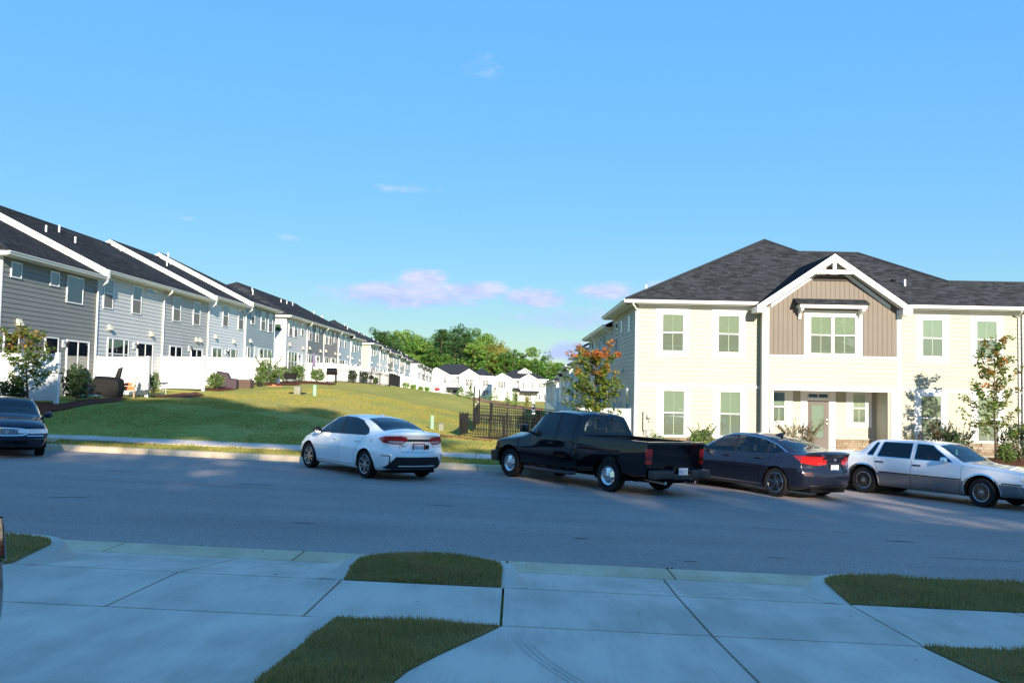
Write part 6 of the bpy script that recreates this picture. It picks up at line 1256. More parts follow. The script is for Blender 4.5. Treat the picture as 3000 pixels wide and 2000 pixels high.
b = MB(); b.hexa([(-0.60, -0.16, 1.79), (-0.48, -0.16, 1.83), (-0.48, 0.16, 1.83), (-0.60, 0.16, 1.79)], [(-0.62, -0.15, 1.835), (-0.48, -0.15, 1.852), (-0.48, 0.15, 1.852), (-0.62, 0.15, 1.835)]); b.build('third_brake_light', M_clear, C2)
plate(C2, -3.145, 0.0, 0.655, RB, 'HH-7322', None)
for o in C2.children:
    if not o.name.startswith(('wheel', 'axle')): o.location.z -= 0.09
place_car(C2, 1.73, 22.17, radians(129.6))

# ------------------------------------------------ dark grey sedan
C3 = thing('sedan', 'dark blue grey sedan with sloping back, between the pickup and the white saloon', 'car')
P3 = paint('dark_grey_metallic', (0.014, 0.016, 0.030), 0.2, metal=0.2, coat=0.4)
B = Body([
    (-2.46, 0.34, 0.70, 0.66, 0.80, 0.93, 0.80, 1.07, 0.66, 0.03), (-2.36, 0.27, 0.74, 0.66, 0.87, 0.98, 0.83, 1.12, 0.67, 0.03), (-2.10, 0.22, 0.78, 0.66, 0.905, 1.00, 0.83, 1.125, 0.64, 0.05), (-1.85, 0.20, 0.79, 0.66, 0.92, 1.00, 0.82, 1.155, 0.62, 0.05),
    (-1.3, 0.18, 0.80, 0.66, 0.93, 0.985, 0.815, 1.30, 0.57, 0.06), (-0.80, 0.17, 0.80, 0.66, 0.925, 0.965, 0.825, 1.395, 0.555, 0.06), (-0.25, 0.17, 0.80, 0.66, 0.925, 0.945, 0.83, 1.447, 0.565, 0.055), (0.2, 0.17, 0.80, 0.66, 0.925, 0.925, 0.83, 1.435, 0.57, 0.055), (0.45, 0.17, 0.80, 0.66, 0.925, 0.92, 0.83, 1.38, 0.58, 0.055),
    (0.85, 0.17, 0.80, 0.66, 0.925, 0.905, 0.82, 1.20, 0.63, 0.05), (1.25, 0.18, 0.79, 0.66, 0.925, 0.90, 0.80, 1.01, 0.68, 0.045), (1.7, 0.19, 0.77, 0.64, 0.915, 0.85, 0.79, 0.965, 0.62, 0.045), (2.15, 0.21, 0.73, 0.60, 0.86, 0.76, 0.73, 0.86, 0.55, 0.05), (2.42, 0.24, 0.62, 0.52, 0.72, 0.62, 0.62, 0.70, 0.45, 0.05)],
    rear=[(0.2, 0.14), (0.36, 0.05), (0.52, 0.0), (0.66, 0.03), (0.72, 0.08), (0.88, 0.10), (0.98, 0.07), (1.07, -0.01)], front=[(0.2, 0.1), (0.45, 0.0), (0.65, 0.04), (0.8, 0.16)], bow_r=0.24, bow_f=0.34)
r3 = 0.335; wx = 1.415
for x in (-wx, wx): B.carve(circ(x, r3, r3 + 0.045, 26), 'y', -1, lambda c, n: abs(c.y) > 0.55)
sid = lambda c, n: abs(n.y) > 0.3 and n.z < 0.85
DLO = [(1.08, 0.925), (0.80, 1.12), (0.42, 1.325), (0.15, 1.378), (-0.25, 1.386), (-0.80, 1.325), (-1.25, 1.205), (-1.62, 1.05), (-1.50, 1.02)]
B.carve(DLO, 'y', 6, sid); B.carve([(1.00, 0.94), (0.78, 1.10), (0.42, 1.305), (0.15, 1.36), (0.02, 1.364), (-0.06, 0.965)], 'y', 2, sid); B.carve([(-0.14, 0.967), (-0.07, 1.366), (-0.25, 1.368), (-0.80, 1.308), (-1.03, 1.24), (-1.06, 0.995)], 'y', 3, sid); B.carve([(-1.12, 0.998), (-1.10, 1.225), (-1.25, 1.185), (-1.54, 1.06), (-1.46, 1.025)], 'y', 3, sid)
B.carve([(-1.90, -0.60), (-1.86, 0), (-1.90, 0.60), (-1.4, 0.56), (-0.86, 0.50), (-0.82, 0.0), (-0.86, -0.50), (-1.4, -0.56)], 'z', 4, gl_top)
B.carve([(1.18, -0.66), (1.22, 0), (1.18, 0.66), (0.52, 0.53), (0.48, 0), (0.52, -0.53)], 'z', 5, gl_top)
for sg in (1, -1):
    B.carve([(0.38 * sg, 0.985), (0.95 * sg, 1.015), (0.95 * sg, 0.86), (0.62 * sg, 0.80), (0.40 * sg, 0.80), (0.44 * sg, 0.84)], 'x', 7, rearf); B.carve([(0.44 * sg, 0.955), (0.72 * sg, 0.965), (0.70 * sg, 0.87), (0.60 * sg, 0.845), (0.48 * sg, 0.86)], 'x', 8, rearf)
B.carve([(-2.6, 1.02), (-2.1, 1.0), (-1.86, 0.99), (-2.02, 0.90), (-2.20, 0.83), (-2.6, 0.78)], 'y', 7, lambda c, n: abs(n.y) > 0.2 and c.x < -1.7)
B.carve([(-0.30, 0.83), (0.30, 0.83), (0.33, 0.66), (-0.33, 0.66)], 'x', 11, rearf)
B.carve([(0.66, 0.61), (0.86, 0.61), (0.86, 0.585), (0.66, 0.585)], 'x', 12, rearf); B.carve([(-0.66, 0.61), (-0.86, 0.61), (-0.86, 0.585), (-0.66, 0.585)], 'x', 12, rearf)
B.carve([(-0.70, 0.36), (0.70, 0.36), (0.62, 0.27), (-0.62, 0.27)], 'x', 9, rearf)
B.carve([(2.05, 0.74), (2.45, 0.70), (2.45, 0.62), (2.10, 0.66)], 'y', 10, lambda c, n: abs(n.y) > 0.2); B.carve([(-0.6, 0.62), (0.6, 0.62), (0.56, 0.40), (-0.56, 0.40)], 'x', 9, frontf)
mb = MB()
for sg in (1, -1):
    B.strip(mb, [(1.06, 0.90), (1.10, 0.70), (1.04, 0.40), (1.0, 0.26)], 'y', sg); B.strip(mb, [(-0.10, 0.955), (-0.14, 0.7), (-0.12, 0.26)], 'y', sg); B.strip(mb, [(-1.30, 1.0), (-1.18, 0.84), (-1.02, 0.70), (-0.92, 0.50), (-0.90, 0.28)], 'y', sg)
    B.strip(mb, [(0.37 * sg, 0.99), (0.37 * sg, 0.79), (0.34 * sg, 0.645), (0, 0.635)], 'x', -1); B.strip(mb, [(0.62 * sg, 1.07), (0.40 * sg, 1.0)], 'x', -1, 0.006)
B.strip(mb, [(-1.40, 0.92), (-1.40, 0.80), (-1.58, 0.80), (-1.58, 0.92)], 'y', 1, 0.006, closed=True); mb.build('shut_lines', M_gap, kind='stuff', parent=C3)
mc = MB()
for sg in (1, -1): B.strip(mc, DLO[:8], 'y', sg, 0.022, 0.004); B.strip(mc, [(1.0, 0.265), (-0.95, 0.265)], 'y', sg, 0.018, 0.006); B.strip(mc, [(0.50 * sg, 0.335), (0.68 * sg, 0.335)], 'x', -1, 0.02, 0.01)
mc.build('chrome_trim', M_chrome, kind='stuff', parent=C3)
for x, z in ((0.14, 0.85), (-0.86, 0.865)): handle(B, C3, x, z, M_blkplast, L=0.2)
pl_h = B.hit((0.0, 0.745), 'x', -1)[0].x; em_h = B.hit((0.0, 0.93), 'x', -1)[0].x; ac_h = B.hit((0.42, 1.03), 'x', -1)[0].x
B.emit(C3, {0: ('body', P3, 0), 2: ('front_window', M_glass_clear, 0.002, True), 3: ('rear_window', M_glass_clear, 0.002, True), 4: ('back_window', M_glass_dark, 0), 5: ('windshield', M_glass_clear, 0), 6: ('window_frame', M_blkplast, 0.001, True), 7: ('tail_light', M_red, 0.006, True), 8: ('reversing_light', M_clear, 0.008, True), 9: ('black_trim', M_blkplast, 0.003), 10: ('headlight', M_clear, 0.004, True), 11: ('plate_recess', P3, -0.012), 12: ('reflector', M_redd, 0.003, True)})
for x in (-wx, wx):
    for y in (0.80, -0.80): wheel(C3, x, y, r3, 0.225, 'blade', 0.235)
wheel_wells(C3, (-wx, wx), r3, 0.30, 0.90)
MB().box(-2.2, 2.1, -0.62, 0.62, 0.16, 0.30).build('chassis', M_dark, C3); MB().box(-1.6, 1.15, -0.75, 0.75, 0.30, 0.60).build('cabin_floor', M_dark, C3); MB().box(-2.0, -1.2, -0.68, 0.68, 0.88, 0.97).build('parcel_shelf', M_seat, C3)
MB().hexa([(0.8, -0.72, 0.6), (1.2, -0.72, 0.6), (1.2, 0.72, 0.6), (0.8, 0.72, 0.6)], [(0.78, -0.72, 0.89), (1.18, -0.68, 0.92), (1.18, 0.68, 0.92), (0.78, 0.72, 0.89)]).build('dashboard', M_seat, C3); seats(C3, (0.08, -0.9), 0.50, M_seat2)
b = MB(); ring3(b, 0, 0, 0.19, 0.19, 0, 0.03); st_ = b.build('steering_wheel', M_blkplast, C3); st_.location = (0.62, 0.37, 0.88); st_.rotation_euler = (0, 0.45, 0)
for sg in (1, -1): mirror_part(C3, 0.88, 0.84 * sg, 1.0, None, P3)
p = plate(C3, pl_h + 0.006, 0, 0.745, RB, '', M_blkplast)
for zz, w_ in ((0.045, 0.10), (0.0, 0.12), (-0.04, 0.09)):
    b = MB(); b.box(-w_, w_, zz - 0.012, zz + 0.012, 0.004, 0.006); b.build('printed_line', mat('pale_ink', (0.35, 0.42, 0.6), 0.5), p)
b = MB(); b.box(em_h - 0.014, em_h - 0.006, -0.032, -0.020, 0.90, 0.965); b.box(em_h - 0.014, em_h - 0.006, 0.020, 0.032, 0.90, 0.965); b.box(em_h - 0.014, em_h - 0.006, -0.020, 0.020, 0.924, 0.938); b.build('emblem', M_chrome, C3)
text(C3, 'ACCORD', 0.045, (ac_h - 0.012, 0.42, 1.035), RB, M_chrome, 0.002)
b = MB(); b.hexa([(-0.86, -0.035, 1.385), (-0.62, -0.03, 1.41), (-0.62, 0.03, 1.41), (-0.86, 0.035, 1.385)], [(-0.89, -0.005, 1.475), (-0.80, -0.005, 1.468), (-0.80, 0.005, 1.468), (-0.89, 0.005, 1.475)]); b.build('roof_antenna', P3, C3, smooth='auto')
place_car(C3, 6.08, 22.63, radians(123.7))

# ------------------------------------------------ long white saloon
C4 = thing('sedan', 'long white old saloon with grey lower body and chrome arches, at the right edge', 'car')
P4 = paint('old_white_paint', (0.72, 0.73, 0.74), 0.35); P4g = paint('grey_lower_paint', (0.17, 0.175, 0.19), 0.4, metal=0.3)
B = Body([
    (-2.86, 0.36, 0.82, 0.66, 0.90, 0.86, 0.88, 0.99, 0.80, 0.02), (-2.78, 0.32, 0.84, 0.66, 0.93, 0.90, 0.90, 1.02, 0.82, 0.02), (-2.3, 0.28, 0.86, 0.66, 0.96, 0.93, 0.92, 1.04, 0.82, 0.025), (-1.78, 0.24, 0.86, 0.64, 0.975, 0.945, 0.93, 1.05, 0.80, 0.03), (-1.66, 0.24, 0.86, 0.64, 0.975, 0.945, 0.925, 1.12, 0.72, 0.03),
    (-1.42, 0.22, 0.86, 0.64, 0.975, 0.945, 0.92, 1.34, 0.68, 0.035), (-1.28, 0.22, 0.86, 0.64, 0.975, 0.945, 0.92, 1.395, 0.67, 0.04), (-0.9, 0.22, 0.86, 0.64, 0.975, 0.94, 0.92, 1.425, 0.68, 0.045), (-0.2, 0.22, 0.86, 0.64, 0.975, 0.935, 0.92, 1.432, 0.69, 0.045), (0.20, 0.22, 0.86, 0.64, 0.975, 0.93, 0.92, 1.41, 0.69, 0.045),
    (0.38, 0.22, 0.86, 0.64, 0.975, 0.93, 0.92, 1.36, 0.69, 0.045), (0.75, 0.22, 0.86, 0.64, 0.975, 0.925, 0.91, 1.15, 0.72, 0.04), (1.05, 0.23, 0.86, 0.64, 0.97, 0.92, 0.90, 1.00, 0.76, 0.03), (1.5, 0.24, 0.86, 0.64, 0.97, 0.89, 0.90, 0.965, 0.74, 0.025), (2.2, 0.28, 0.84, 0.62, 0.95, 0.82, 0.88, 0.89, 0.72, 0.025), (2.52, 0.30, 0.82, 0.60, 0.93, 0.78, 0.87, 0.84, 0.72, 0.02), (2.58, 0.34, 0.80, 0.58, 0.91, 0.74, 0.86, 0.80, 0.72, 0.02)],
    rear=[(0.3, 0.1), (0.5, 0.0), (0.62, 0.02), (0.7, 0.08), (1.0, 0.06)], front=[(0.3, 0.06), (0.45, 0.0), (0.56, 0.02), (0.62, 0.07), (0.85, 0.07)], bow_r=0.12, bow_f=0.14, dr=0.5, df=0.5, bulge=0.012)
r4 = 0.335; wx = 1.50
B.carve([(-2.9, 0.56), (2.7, 0.56), (2.7, 0.1), (-2.9, 0.1)], 'y', 11, lambda c, n: abs(n.y) > 0.3)
for x in (-wx, wx): B.carve([(x + (r4 + 0.075) * cos(radians(a)), r4 + 0.02 + (r4 + 0.05) * sin(radians(a))) for a in range(-40, 221, 13)] + [(x - 0.3, 0.1), (x + 0.3, 0.1)], 'y', -1, lambda c, n: abs(c.y) > 0.55)
sid = lambda c, n: abs(n.y) > 0.3
wins4 = [[(0.80, 0.965), (0.36, 1.25), (0.24, 1.335), (0.10, 1.352), (-0.16, 1.355), (-0.15, 0.965)], [(-0.25, 0.965), (-0.26, 1.355), (-1.02, 1.345), (-1.06, 1.33), (-1.14, 0.985), (-1.12, 0.965)], [(-1.28, 0.975), (-1.18, 1.335), (-1.27, 1.325), (-1.46, 1.02), (-1.46, 0.975)]]
wins4[2] = [(-1.25, 0.985), (-1.16, 1.325), (-1.25, 1.315), (-1.42, 1.02), (-1.40, 0.985)]
for i, w in enumerate(wins4): B.carve(w, 'y', 2, sid)
B.carve([(-1.70, -0.66), (-1.70, 0.66), (-1.36, 0.60), (-1.36, -0.60)], 'z', 4, gl_top); B.carve([(1.00, -0.74), (1.04, 0), (1.00, 0.74), (0.36, 0.64), (0.33, 0), (0.36, -0.64)], 'z', 5, gl_top)
for sg in (1, -1): B.carve([(0.45 * sg, 0.73), (0.92 * sg, 0.71), (0.92 * sg, 0.58), (0.45 * sg, 0.59)], 'x', 10, frontf); B.carve([(0.55 * sg, 0.92), (0.92 * sg, 0.90), (0.92 * sg, 0.70), (0.55 * sg, 0.70)], 'x', 7, rearf)
B.carve([(2.40, 0.715), (2.545, 0.705), (2.545, 0.585), (2.40, 0.595)], 'y', 13, lambda c, n: abs(n.y) > 0.2); B.carve([(2.545, 0.705), (2.7, 0.70), (2.7, 0.58), (2.545, 0.585)], 'y', 10, lambda c, n: abs(n.y) > 0.1)
B.carve([(-0.38, 0.78), (0.38, 0.78), (0.38, 0.58), (-0.38, 0.58)], 'x', 12, frontf)
mb = MB()
for sg in (1, -1):
    B.strip(mb, [(1.02, 0.93), (1.03, 0.60), (0.98, 0.28)], 'y', sg); B.strip(mb, [(-0.20, 1.36), (-0.20, 0.9), (-0.21, 0.28)], 'y', sg); B.strip(mb, [(-1.20, 0.97), (-1.19, 0.85), (-1.10, 0.66), (-1.06, 0.5), (-1.05, 0.28)], 'y', sg)
    B.strip(mb, [(1.02, 0.91), (1.7, 0.875), (2.45, 0.80)], 'y', sg, 0.006)
mb.build('shut_lines', M_gap, kind='stuff', parent=C4)
mc = MB(); md = MB()
for sg in (1, -1):
    for w in wins4: B.strip(mc, w, 'y', sg, 0.02, 0.004, closed=True)
    B.strip(md, [(2.5, 0.59), (1.96, 0.59)], 'y', sg, 0.022, 0.01); B.strip(md, [(1.05, 0.59), (-1.05, 0.59)], 'y', sg, 0.026, 0.01); B.strip(md, [(-1.98, 0.60), (-2.75, 0.60)], 'y', sg, 0.022, 0.01); B.strip(mc, [(1.0, 0.565), (-1.05, 0.565)], 'y', sg, 0.012, 0.006)
    for x in (-wx, wx): B.strip(mc, [(x + (r4 + 0.095) * cos(radians(a)), r4 + 0.02 + (r4 + 0.07) * sin(radians(a))) for a in range(-14, 195, 8)], 'y', sg, 0.04, 0.006)
    B.strip(mc, [(2.30, 0.555), (2.62, 0.555)], 'y', sg, 0.03, 0.012); B.strip(mc, [(-2.3, 0.56), (-2.82, 0.56)], 'y', sg, 0.03, 0.012)
mc.build('chrome_trim', M_chrome, kind='stuff', parent=C4); md.build('side_moulding', M_gap, kind='stuff', parent=C4)
for x, z in ((-0.06, 0.83), (-1.04, 0.84)):
    for sg in (1, -1):
        h = B.hit((x, z), 'y', sg)[0]; MB().box(x - 0.11, x + 0.11, min(h.y - sg * 0.01, h.y + sg * 0.022), max(h.y - sg * 0.01, h.y + sg * 0.022), z - 0.022, z + 0.022).build('door_handle', M_chrome, C4, bevel=0.006)
B.emit(C4, {0: ('body', P4, 0), 2: ('side_window', M_glass_priv, -0.002, True), 4: ('back_window', M_glass_dark, 0), 5: ('windshield', M_glass_clear, 0), 7: ('tail_light', M_red, 0.004, True), 10: ('headlight', M_clear, 0.004, True), 11: ('lower_body', P4g, 0), 12: ('radiator_grille', M_chrome, 0.02), 13: ('corner_lamp', M_amber, 0.004, True)})
for x in (-wx, wx):
    for y in (0.82, -0.82): wheel(C4, x, y, r4, 0.22, 'wire', 0.215, steer=(-0.18 if x > 0 else 0))
wheel_wells(C4, (-wx, wx), r4, 0.34, 0.94)
MB().box(-2.5, 2.3, -0.66, 0.66, 0.20, 0.34).build('chassis', M_dark, C4); MB().box(-1.4, 1.0, -0.78, 0.78, 0.30, 0.60).build('cabin_floor', M_dark, C4); MB().hexa([(0.6, -0.74, 0.6), (1.0, -0.74, 0.6), (1.0, 0.74, 0.6), (0.6, 0.74, 0.6)], [(0.6, -0.74, 0.90), (0.98, -0.74, 0.93), (0.98, 0.74, 0.93), (0.6, 0.74, 0.90)]).build('dashboard', M_seat, C4)
seats(C4, (0.0, -0.95), 0.50, M_seat2, w=0.6, h=0.55, gap=0.38)
b = MB(); ring3(b, 0, 0, 0.19, 0.19, 0, 0.03); st_ = b.build('steering_wheel', M_blkplast, C4); st_.location = (0.52, 0.38, 0.92); st_.rotation_euler = (0, 0.45, 0)
b = MB(); b.extr([(0.44, -0.02, 1.28), (0.44, 0.03, 1.24), (0.44, 0.02, 1.2), (0.44, 0.04, 1.13), (0.44, -0.04, 1.13), (0.44, -0.02, 1.2), (0.44, -0.04, 1.24)], (0.01, 0, 0)); b.build('hanging_ornament', mat('mint_green', (0.25, 0.7, 0.6), 0.6), C4)
for sg in (1, -1):
    b = MB(); b.hexa([(0.60, sg * 0.96, 0.97), (0.72, sg * 0.96, 0.97), (0.70, sg * 1.10, 0.98), (0.60, sg * 1.12, 0.98)], [(0.60, sg * 0.96, 1.08), (0.70, sg * 0.96, 1.08), (0.68, sg * 1.08, 1.08), (0.60, sg * 1.11, 1.08)]); mm_ = b.build('mirror', M_chrome, C4, bevel=0.025, smooth='auto'); b = MB(); b.tube([(0.64, sg * 0.90, 0.955), (0.65, sg * 1.0, 0.98)], 0.03, 8); b.build('mirror_arm', M_chrome, mm_)
b = MB(); b.hexa([(2.3, -0.94, 0.34), (2.68, -0.80, 0.34), (2.68, 0.80, 0.34), (2.3, 0.94, 0.34)], [(2.3, -0.95, 0.52), (2.70, -0.82, 0.52), (2.70, 0.82, 0.52), (2.3, 0.95, 0.52)]); b.build('front_bumper', P4g, C4, bevel=0.03, smooth='auto')
b = MB(); b.hexa([(-2.92, -0.84, 0.36), (-2.5, -0.95, 0.36), (-2.5, 0.95, 0.36), (-2.92, 0.84, 0.36)], [(-2.94, -0.86, 0.55), (-2.5, -0.96, 0.55), (-2.5, 0.96, 0.55), (-2.94, 0.86, 0.55)]); b.build('rear_bumper', P4g, C4, bevel=0.03, smooth='auto')
place_car(C4, 10.68, 22.5, radians(-53.2))

# ------------------------------------------------ dark blue car facing the viewer at the left edge
C5 = thing('sedan', 'dark blue green saloon with oval chrome grille, cut by the left edge', 'car')
P5 = paint('dark_teal_paint', (0.006, 0.014, 0.034), 0.08, coat=0.0)
B = Body([
    (-2.55, 0.36, 0.74, 0.66, 0.84, 0.90, 0.80, 1.03, 0.66, 0.03), (-2.4, 0.30, 0.78, 0.66, 0.90, 0.94, 0.85, 1.06, 0.68, 0.03), (-1.75, 0.22, 0.80, 0.66, 0.93, 0.97, 0.85, 1.09, 0.66, 0.04), (-1.0, 0.20, 0.80, 0.66, 0.935, 0.955, 0.85, 1.38, 0.58, 0.06), (-0.3, 0.20, 0.80, 0.66, 0.935, 0.94, 0.85, 1.425, 0.60, 0.06), (0.2, 0.20, 0.80, 0.66, 0.935, 0.93, 0.85, 1.40, 0.60, 0.06),
    (0.75, 0.20, 0.80, 0.66, 0.935, 0.915, 0.84, 1.16, 0.66, 0.05), (1.10, 0.20, 0.80, 0.66, 0.935, 0.90, 0.83, 1.01, 0.72, 0.04), (1.6, 0.22, 0.80, 0.64, 0.93, 0.85, 0.82, 0.965, 0.66, 0.05), (2.1, 0.24, 0.78, 0.60, 0.90, 0.78, 0.80, 0.89, 0.60, 0.05), (2.38, 0.26, 0.74, 0.56, 0.84, 0.70, 0.76, 0.80, 0.56, 0.05), (2.47, 0.28, 0.70, 0.52, 0.80, 0.64, 0.72, 0.74, 0.54, 0.05)],
    rear=[(0.2, 0.1), (0.5, 0.0), (1.0, 0.08)], front=[(0.2, 0.10), (0.36, 0.02), (0.48, 0.0), (0.53, 0.05), (0.72, 0.10)], bow_r=0.2, bow_f=0.26, dr=0.7, df=0.7)
r5 = 0.325; wx = 1.405
for x in (-wx, wx): B.carve(circ(x, r5, r5 + 0.05, 24), 'y', -1, lambda c, n: abs(c.y) > 0.55)
sid = lambda c, n: abs(n.y) > 0.3
B.carve([(0.85, 0.95), (0.35, 1.28), (0.1, 1.345), (-0.2, 1.355), (-0.22, 0.96)], 'y', 2, sid); B.carve([(-0.30, 0.962), (-0.28, 1.355), (-0.8, 1.33), (-1.25, 1.12), (-1.3, 0.985)], 'y', 2, sid)
B.carve([(1.02, -0.70), (1.08, 0), (1.02, 0.70), (0.32, 0.55), (0.28, 0), (0.32, -0.55)], 'z', 5, gl_top); B.carve([(-1.65, -0.62), (-1.65, 0.62), (-1.0, 0.52), (-1.0, -0.52)], 'z', 4, gl_top)
B.carve([(0.44 * cos(2 * pi * k / 28) * (1.0), 0.625 + 0.082 * (abs(sin(2 * pi * k / 28)) ** 0.6) * (1 if sin(2 * pi * k / 28) >= 0 else -1)) for k in range(28)], 'x', 9, frontf)
for sg in (1, -1): B.carve([(0.46 * sg, 0.685), (0.62 * sg, 0.70), (0.92 * sg, 0.70), (0.92 * sg, 0.60), (0.50 * sg, 0.585), (0.46 * sg, 0.62)], 'x', 10, frontf)
B.carve([(2.18, 0.70), (2.6, 0.70), (2.6, 0.60), (2.15, 0.605)], 'y', 10, lambda c, n: abs(n.y) > 0.15)
mb = MB(); mc = MB()
gp = [(0.45 * cos(2 * pi * k / 32), 0.625 + 0.09 * (abs(sin(2 * pi * k / 32)) ** 0.6) * (1 if sin(2 * pi * k / 32) >= 0 else -1)) for k in range(32)]
B.strip(mc, gp, 'x', 1, 0.022, 0.012, closed=True)
for k in range(-13, 14):
    yb = k * 0.031; hgt = 0.078 * (max(0, 1 - (yb / 0.44) ** 2) ** 0.3)
    B.strip(mc, [(yb, 0.625 - hgt), (yb, 0.625 + hgt)], 'x', 1, 0.0055, 0.010, step=0.02)
for sg in (1, -1):
    B.strip(mc, [(0.44 * sg, 0.535), (0.80 * sg, 0.535)], 'x', 1, 0.02, 0.008); B.strip(mb, [(0.52 * sg, 0.73), (0.60 * sg, 0.80)], 'x', 1, 0.008); B.strip(mb, [(1.02, 0.90), (1.03, 0.7), (0.98, 0.28)], 'y', sg); B.strip(mb, [(-0.26, 0.95), (-0.28, 0.28)], 'y', sg)
B.strip(mb, [(-0.78, 0.50), (0.78, 0.50)], 'x', 1, 0.02, 0.004); B.strip(mb, [(-0.48, 0.375), (0.48, 0.375)], 'x', 1, 0.08, 0.004); B.strip(mb, [(-0.52, 0.725), (0.52, 0.725)], 'x', 1, 0.008)
gx_ = B.hit((0, 0.625), 'x', 1)[0].x
mb.build('shut_lines', M_gap, kind='stuff', parent=C5); mc.build('grille_bars', M_chrome, kind='stuff', parent=C5)
b = MB(); ring3(b, 0, 0.63, 0.05, 0.05, gx_ + 0.02, 0.012); b.add([(gx_ + 0.016, 0.04 * cos(2 * pi * k / 16), 0.63 + 0.04 * sin(2 * pi * k / 16)) for k in range(16)], [tuple(range(16))])
for k in (-1, 0, 1): b.box(gx_ + 0.018, gx_ + 0.024, k * 0.022 - 0.007, k * 0.022 + 0.007, 0.605 + k * 0.006, 0.650 + k * 0.006)
b.build('emblem', M_chrome, C5)
B.emit(C5, {0: ('body', P5, 0), 2: ('side_window', M_glass_dark, 0, True), 4: ('back_window', M_glass_dark, 0), 5: ('windshield', M_glass_dark, 0), 9: ('radiator_grille', M_gap, 0), 10: ('headlight', M_clear, 0.004, True)})
for x in (-wx, wx):
    for y in (0.78, -0.78): wheel(C5, x, y, r5, 0.215, 'seven', 0.205)
wheel_wells(C5, (-wx, wx), r5, 0.32, 0.90)
MB().box(-2.2, 2.1, -0.62, 0.62, 0.18, 0.30).build('chassis', M_dark, C5); MB().box(-1.5, 1.0, -0.76, 0.76, 0.30, 0.62).build('cabin_floor', M_dark, C5); MB().hexa([(0.62, -0.74, 0.6), (1.0, -0.74, 0.6), (1.0, 0.74, 0.6), (0.62, 0.74, 0.6)], [(0.62, -0.74, 0.91), (1.0, -0.72, 0.94), (1.0, 0.72, 0.94), (0.62, 0.74, 0.91)]).build('dashboard', M_seat, C5); seats(C5, (0.0, -0.9), 0.5)
for sg in (1, -1): mirror_part(C5, 0.80, 0.86 * sg, 1.0, None, P5)
place_car(C5, -13.45, 23.4, radians(-59))

# ------------------------------------------------ car on the left drive, of which only the tail corner shows
C6 = thing('parked_car', 'grey car on the driveway, only its red tail light shows at the left edge', 'car')
P6 = paint('warm_grey_paint', (0.16, 0.165, 0.155), 0.3, metal=0.4)
B = Body([
    (-2.25, 0.42, 0.74, 0.72, 0.86, 1.05, 0.83, 1.45, 0.68, 0.06), (-2.1, 0.36, 0.78, 0.72, 0.90, 1.07, 0.85, 1.58, 0.66, 0.06), (-1.4, 0.28, 0.80, 0.72, 0.92, 1.06, 0.86, 1.66, 0.64, 0.06), (-0.3, 0.26, 0.80, 0.72, 0.92, 1.04, 0.86, 1.69, 0.64, 0.06), (0.3, 0.26, 0.80, 0.72, 0.92, 1.03, 0.86, 1.64, 0.64, 0.06), (0.85, 0.26, 0.80, 0.72, 0.92, 1.02, 0.85, 1.38, 0.68, 0.05), (1.25, 0.28, 0.80, 0.70, 0.92, 1.0, 0.83, 1.13, 0.72, 0.05), (2.0, 0.30, 0.76, 0.66, 0.88, 0.88, 0.78, 1.0, 0.62, 0.05), (2.3, 0.34, 0.66, 0.6, 0.76, 0.72, 0.68, 0.80, 0.5, 0.05)],
    rear=[(0.3, 0.08), (0.55, 0.0), (0.8, 0.06), (1.1, 0.08), (1.45, 0.22)], front=[(0.3, 0.08), (0.5, 0.0), (0.9, 0.12)], bow_r=0.14, bow_f=0.28, dr=0.6, df=0.8)
for x in (-1.33, 1.33): B.carve(circ(x, 0.35, 0.405, 24), 'y', -1, lambda c, n: abs(c.y) > 0.55)
B.carve([(0.95, 1.05), (0.4, 1.45), (0.1, 1.56), (-0.25, 1.575), (-0.25, 1.07)], 'y', 2, sid); B.carve([(-0.33, 1.07), (-0.33, 1.575), (-1.2, 1.55), (-1.75, 1.35), (-1.8, 1.12)], 'y', 2, sid)
B.carve([(-0.64, 1.12), (0.64, 1.12), (0.56, 1.42), (-0.56, 1.42)], 'x', 4, rearf); B.carve([(1.18, -0.7), (1.18, 0.7), (0.4, 0.58), (0.4, -0.58)], 'z', 5, gl_top)
for sg in (1, -1): B.carve([(0.55 * sg, 1.02), (1.0 * sg, 1.05), (1.0 * sg, 0.84), (0.58 * sg, 0.86)], 'x', 7, rearf)
B.carve([(-2.4, 1.05), (-1.85, 1.04), (-1.95, 0.88), (-2.4, 0.83)], 'y', 7, lambda c, n: abs(n.y) > 0.15 and c.x < -1.7)
B.emit(C6, {0: ('body', P6, 0), 2: ('side_window', M_glass_dark, 0, True), 4: ('back_window', M_glass_dark, 0), 5: ('windshield', M_glass_dark, 0), 7: ('tail_light', M_redd, 0.02, True)})
for x in (-1.33, 1.33):
    for y in (0.79, -0.79): wheel(C6, x, y, 0.35, 0.22, 'seven', 0.23)
wheel_wells(C6, (-1.33, 1.33), 0.35, 0.32, 0.88); MB().box(-1.9, 2.0, -0.7, 0.7, 0.26, 0.9).build('cabin_floor', M_dark, C6)
C6.location = (-3.275, 2.16, zn(-3.2, 2.1)); C6.rotation_euler = (0, radians(-2.2), radians(-90))
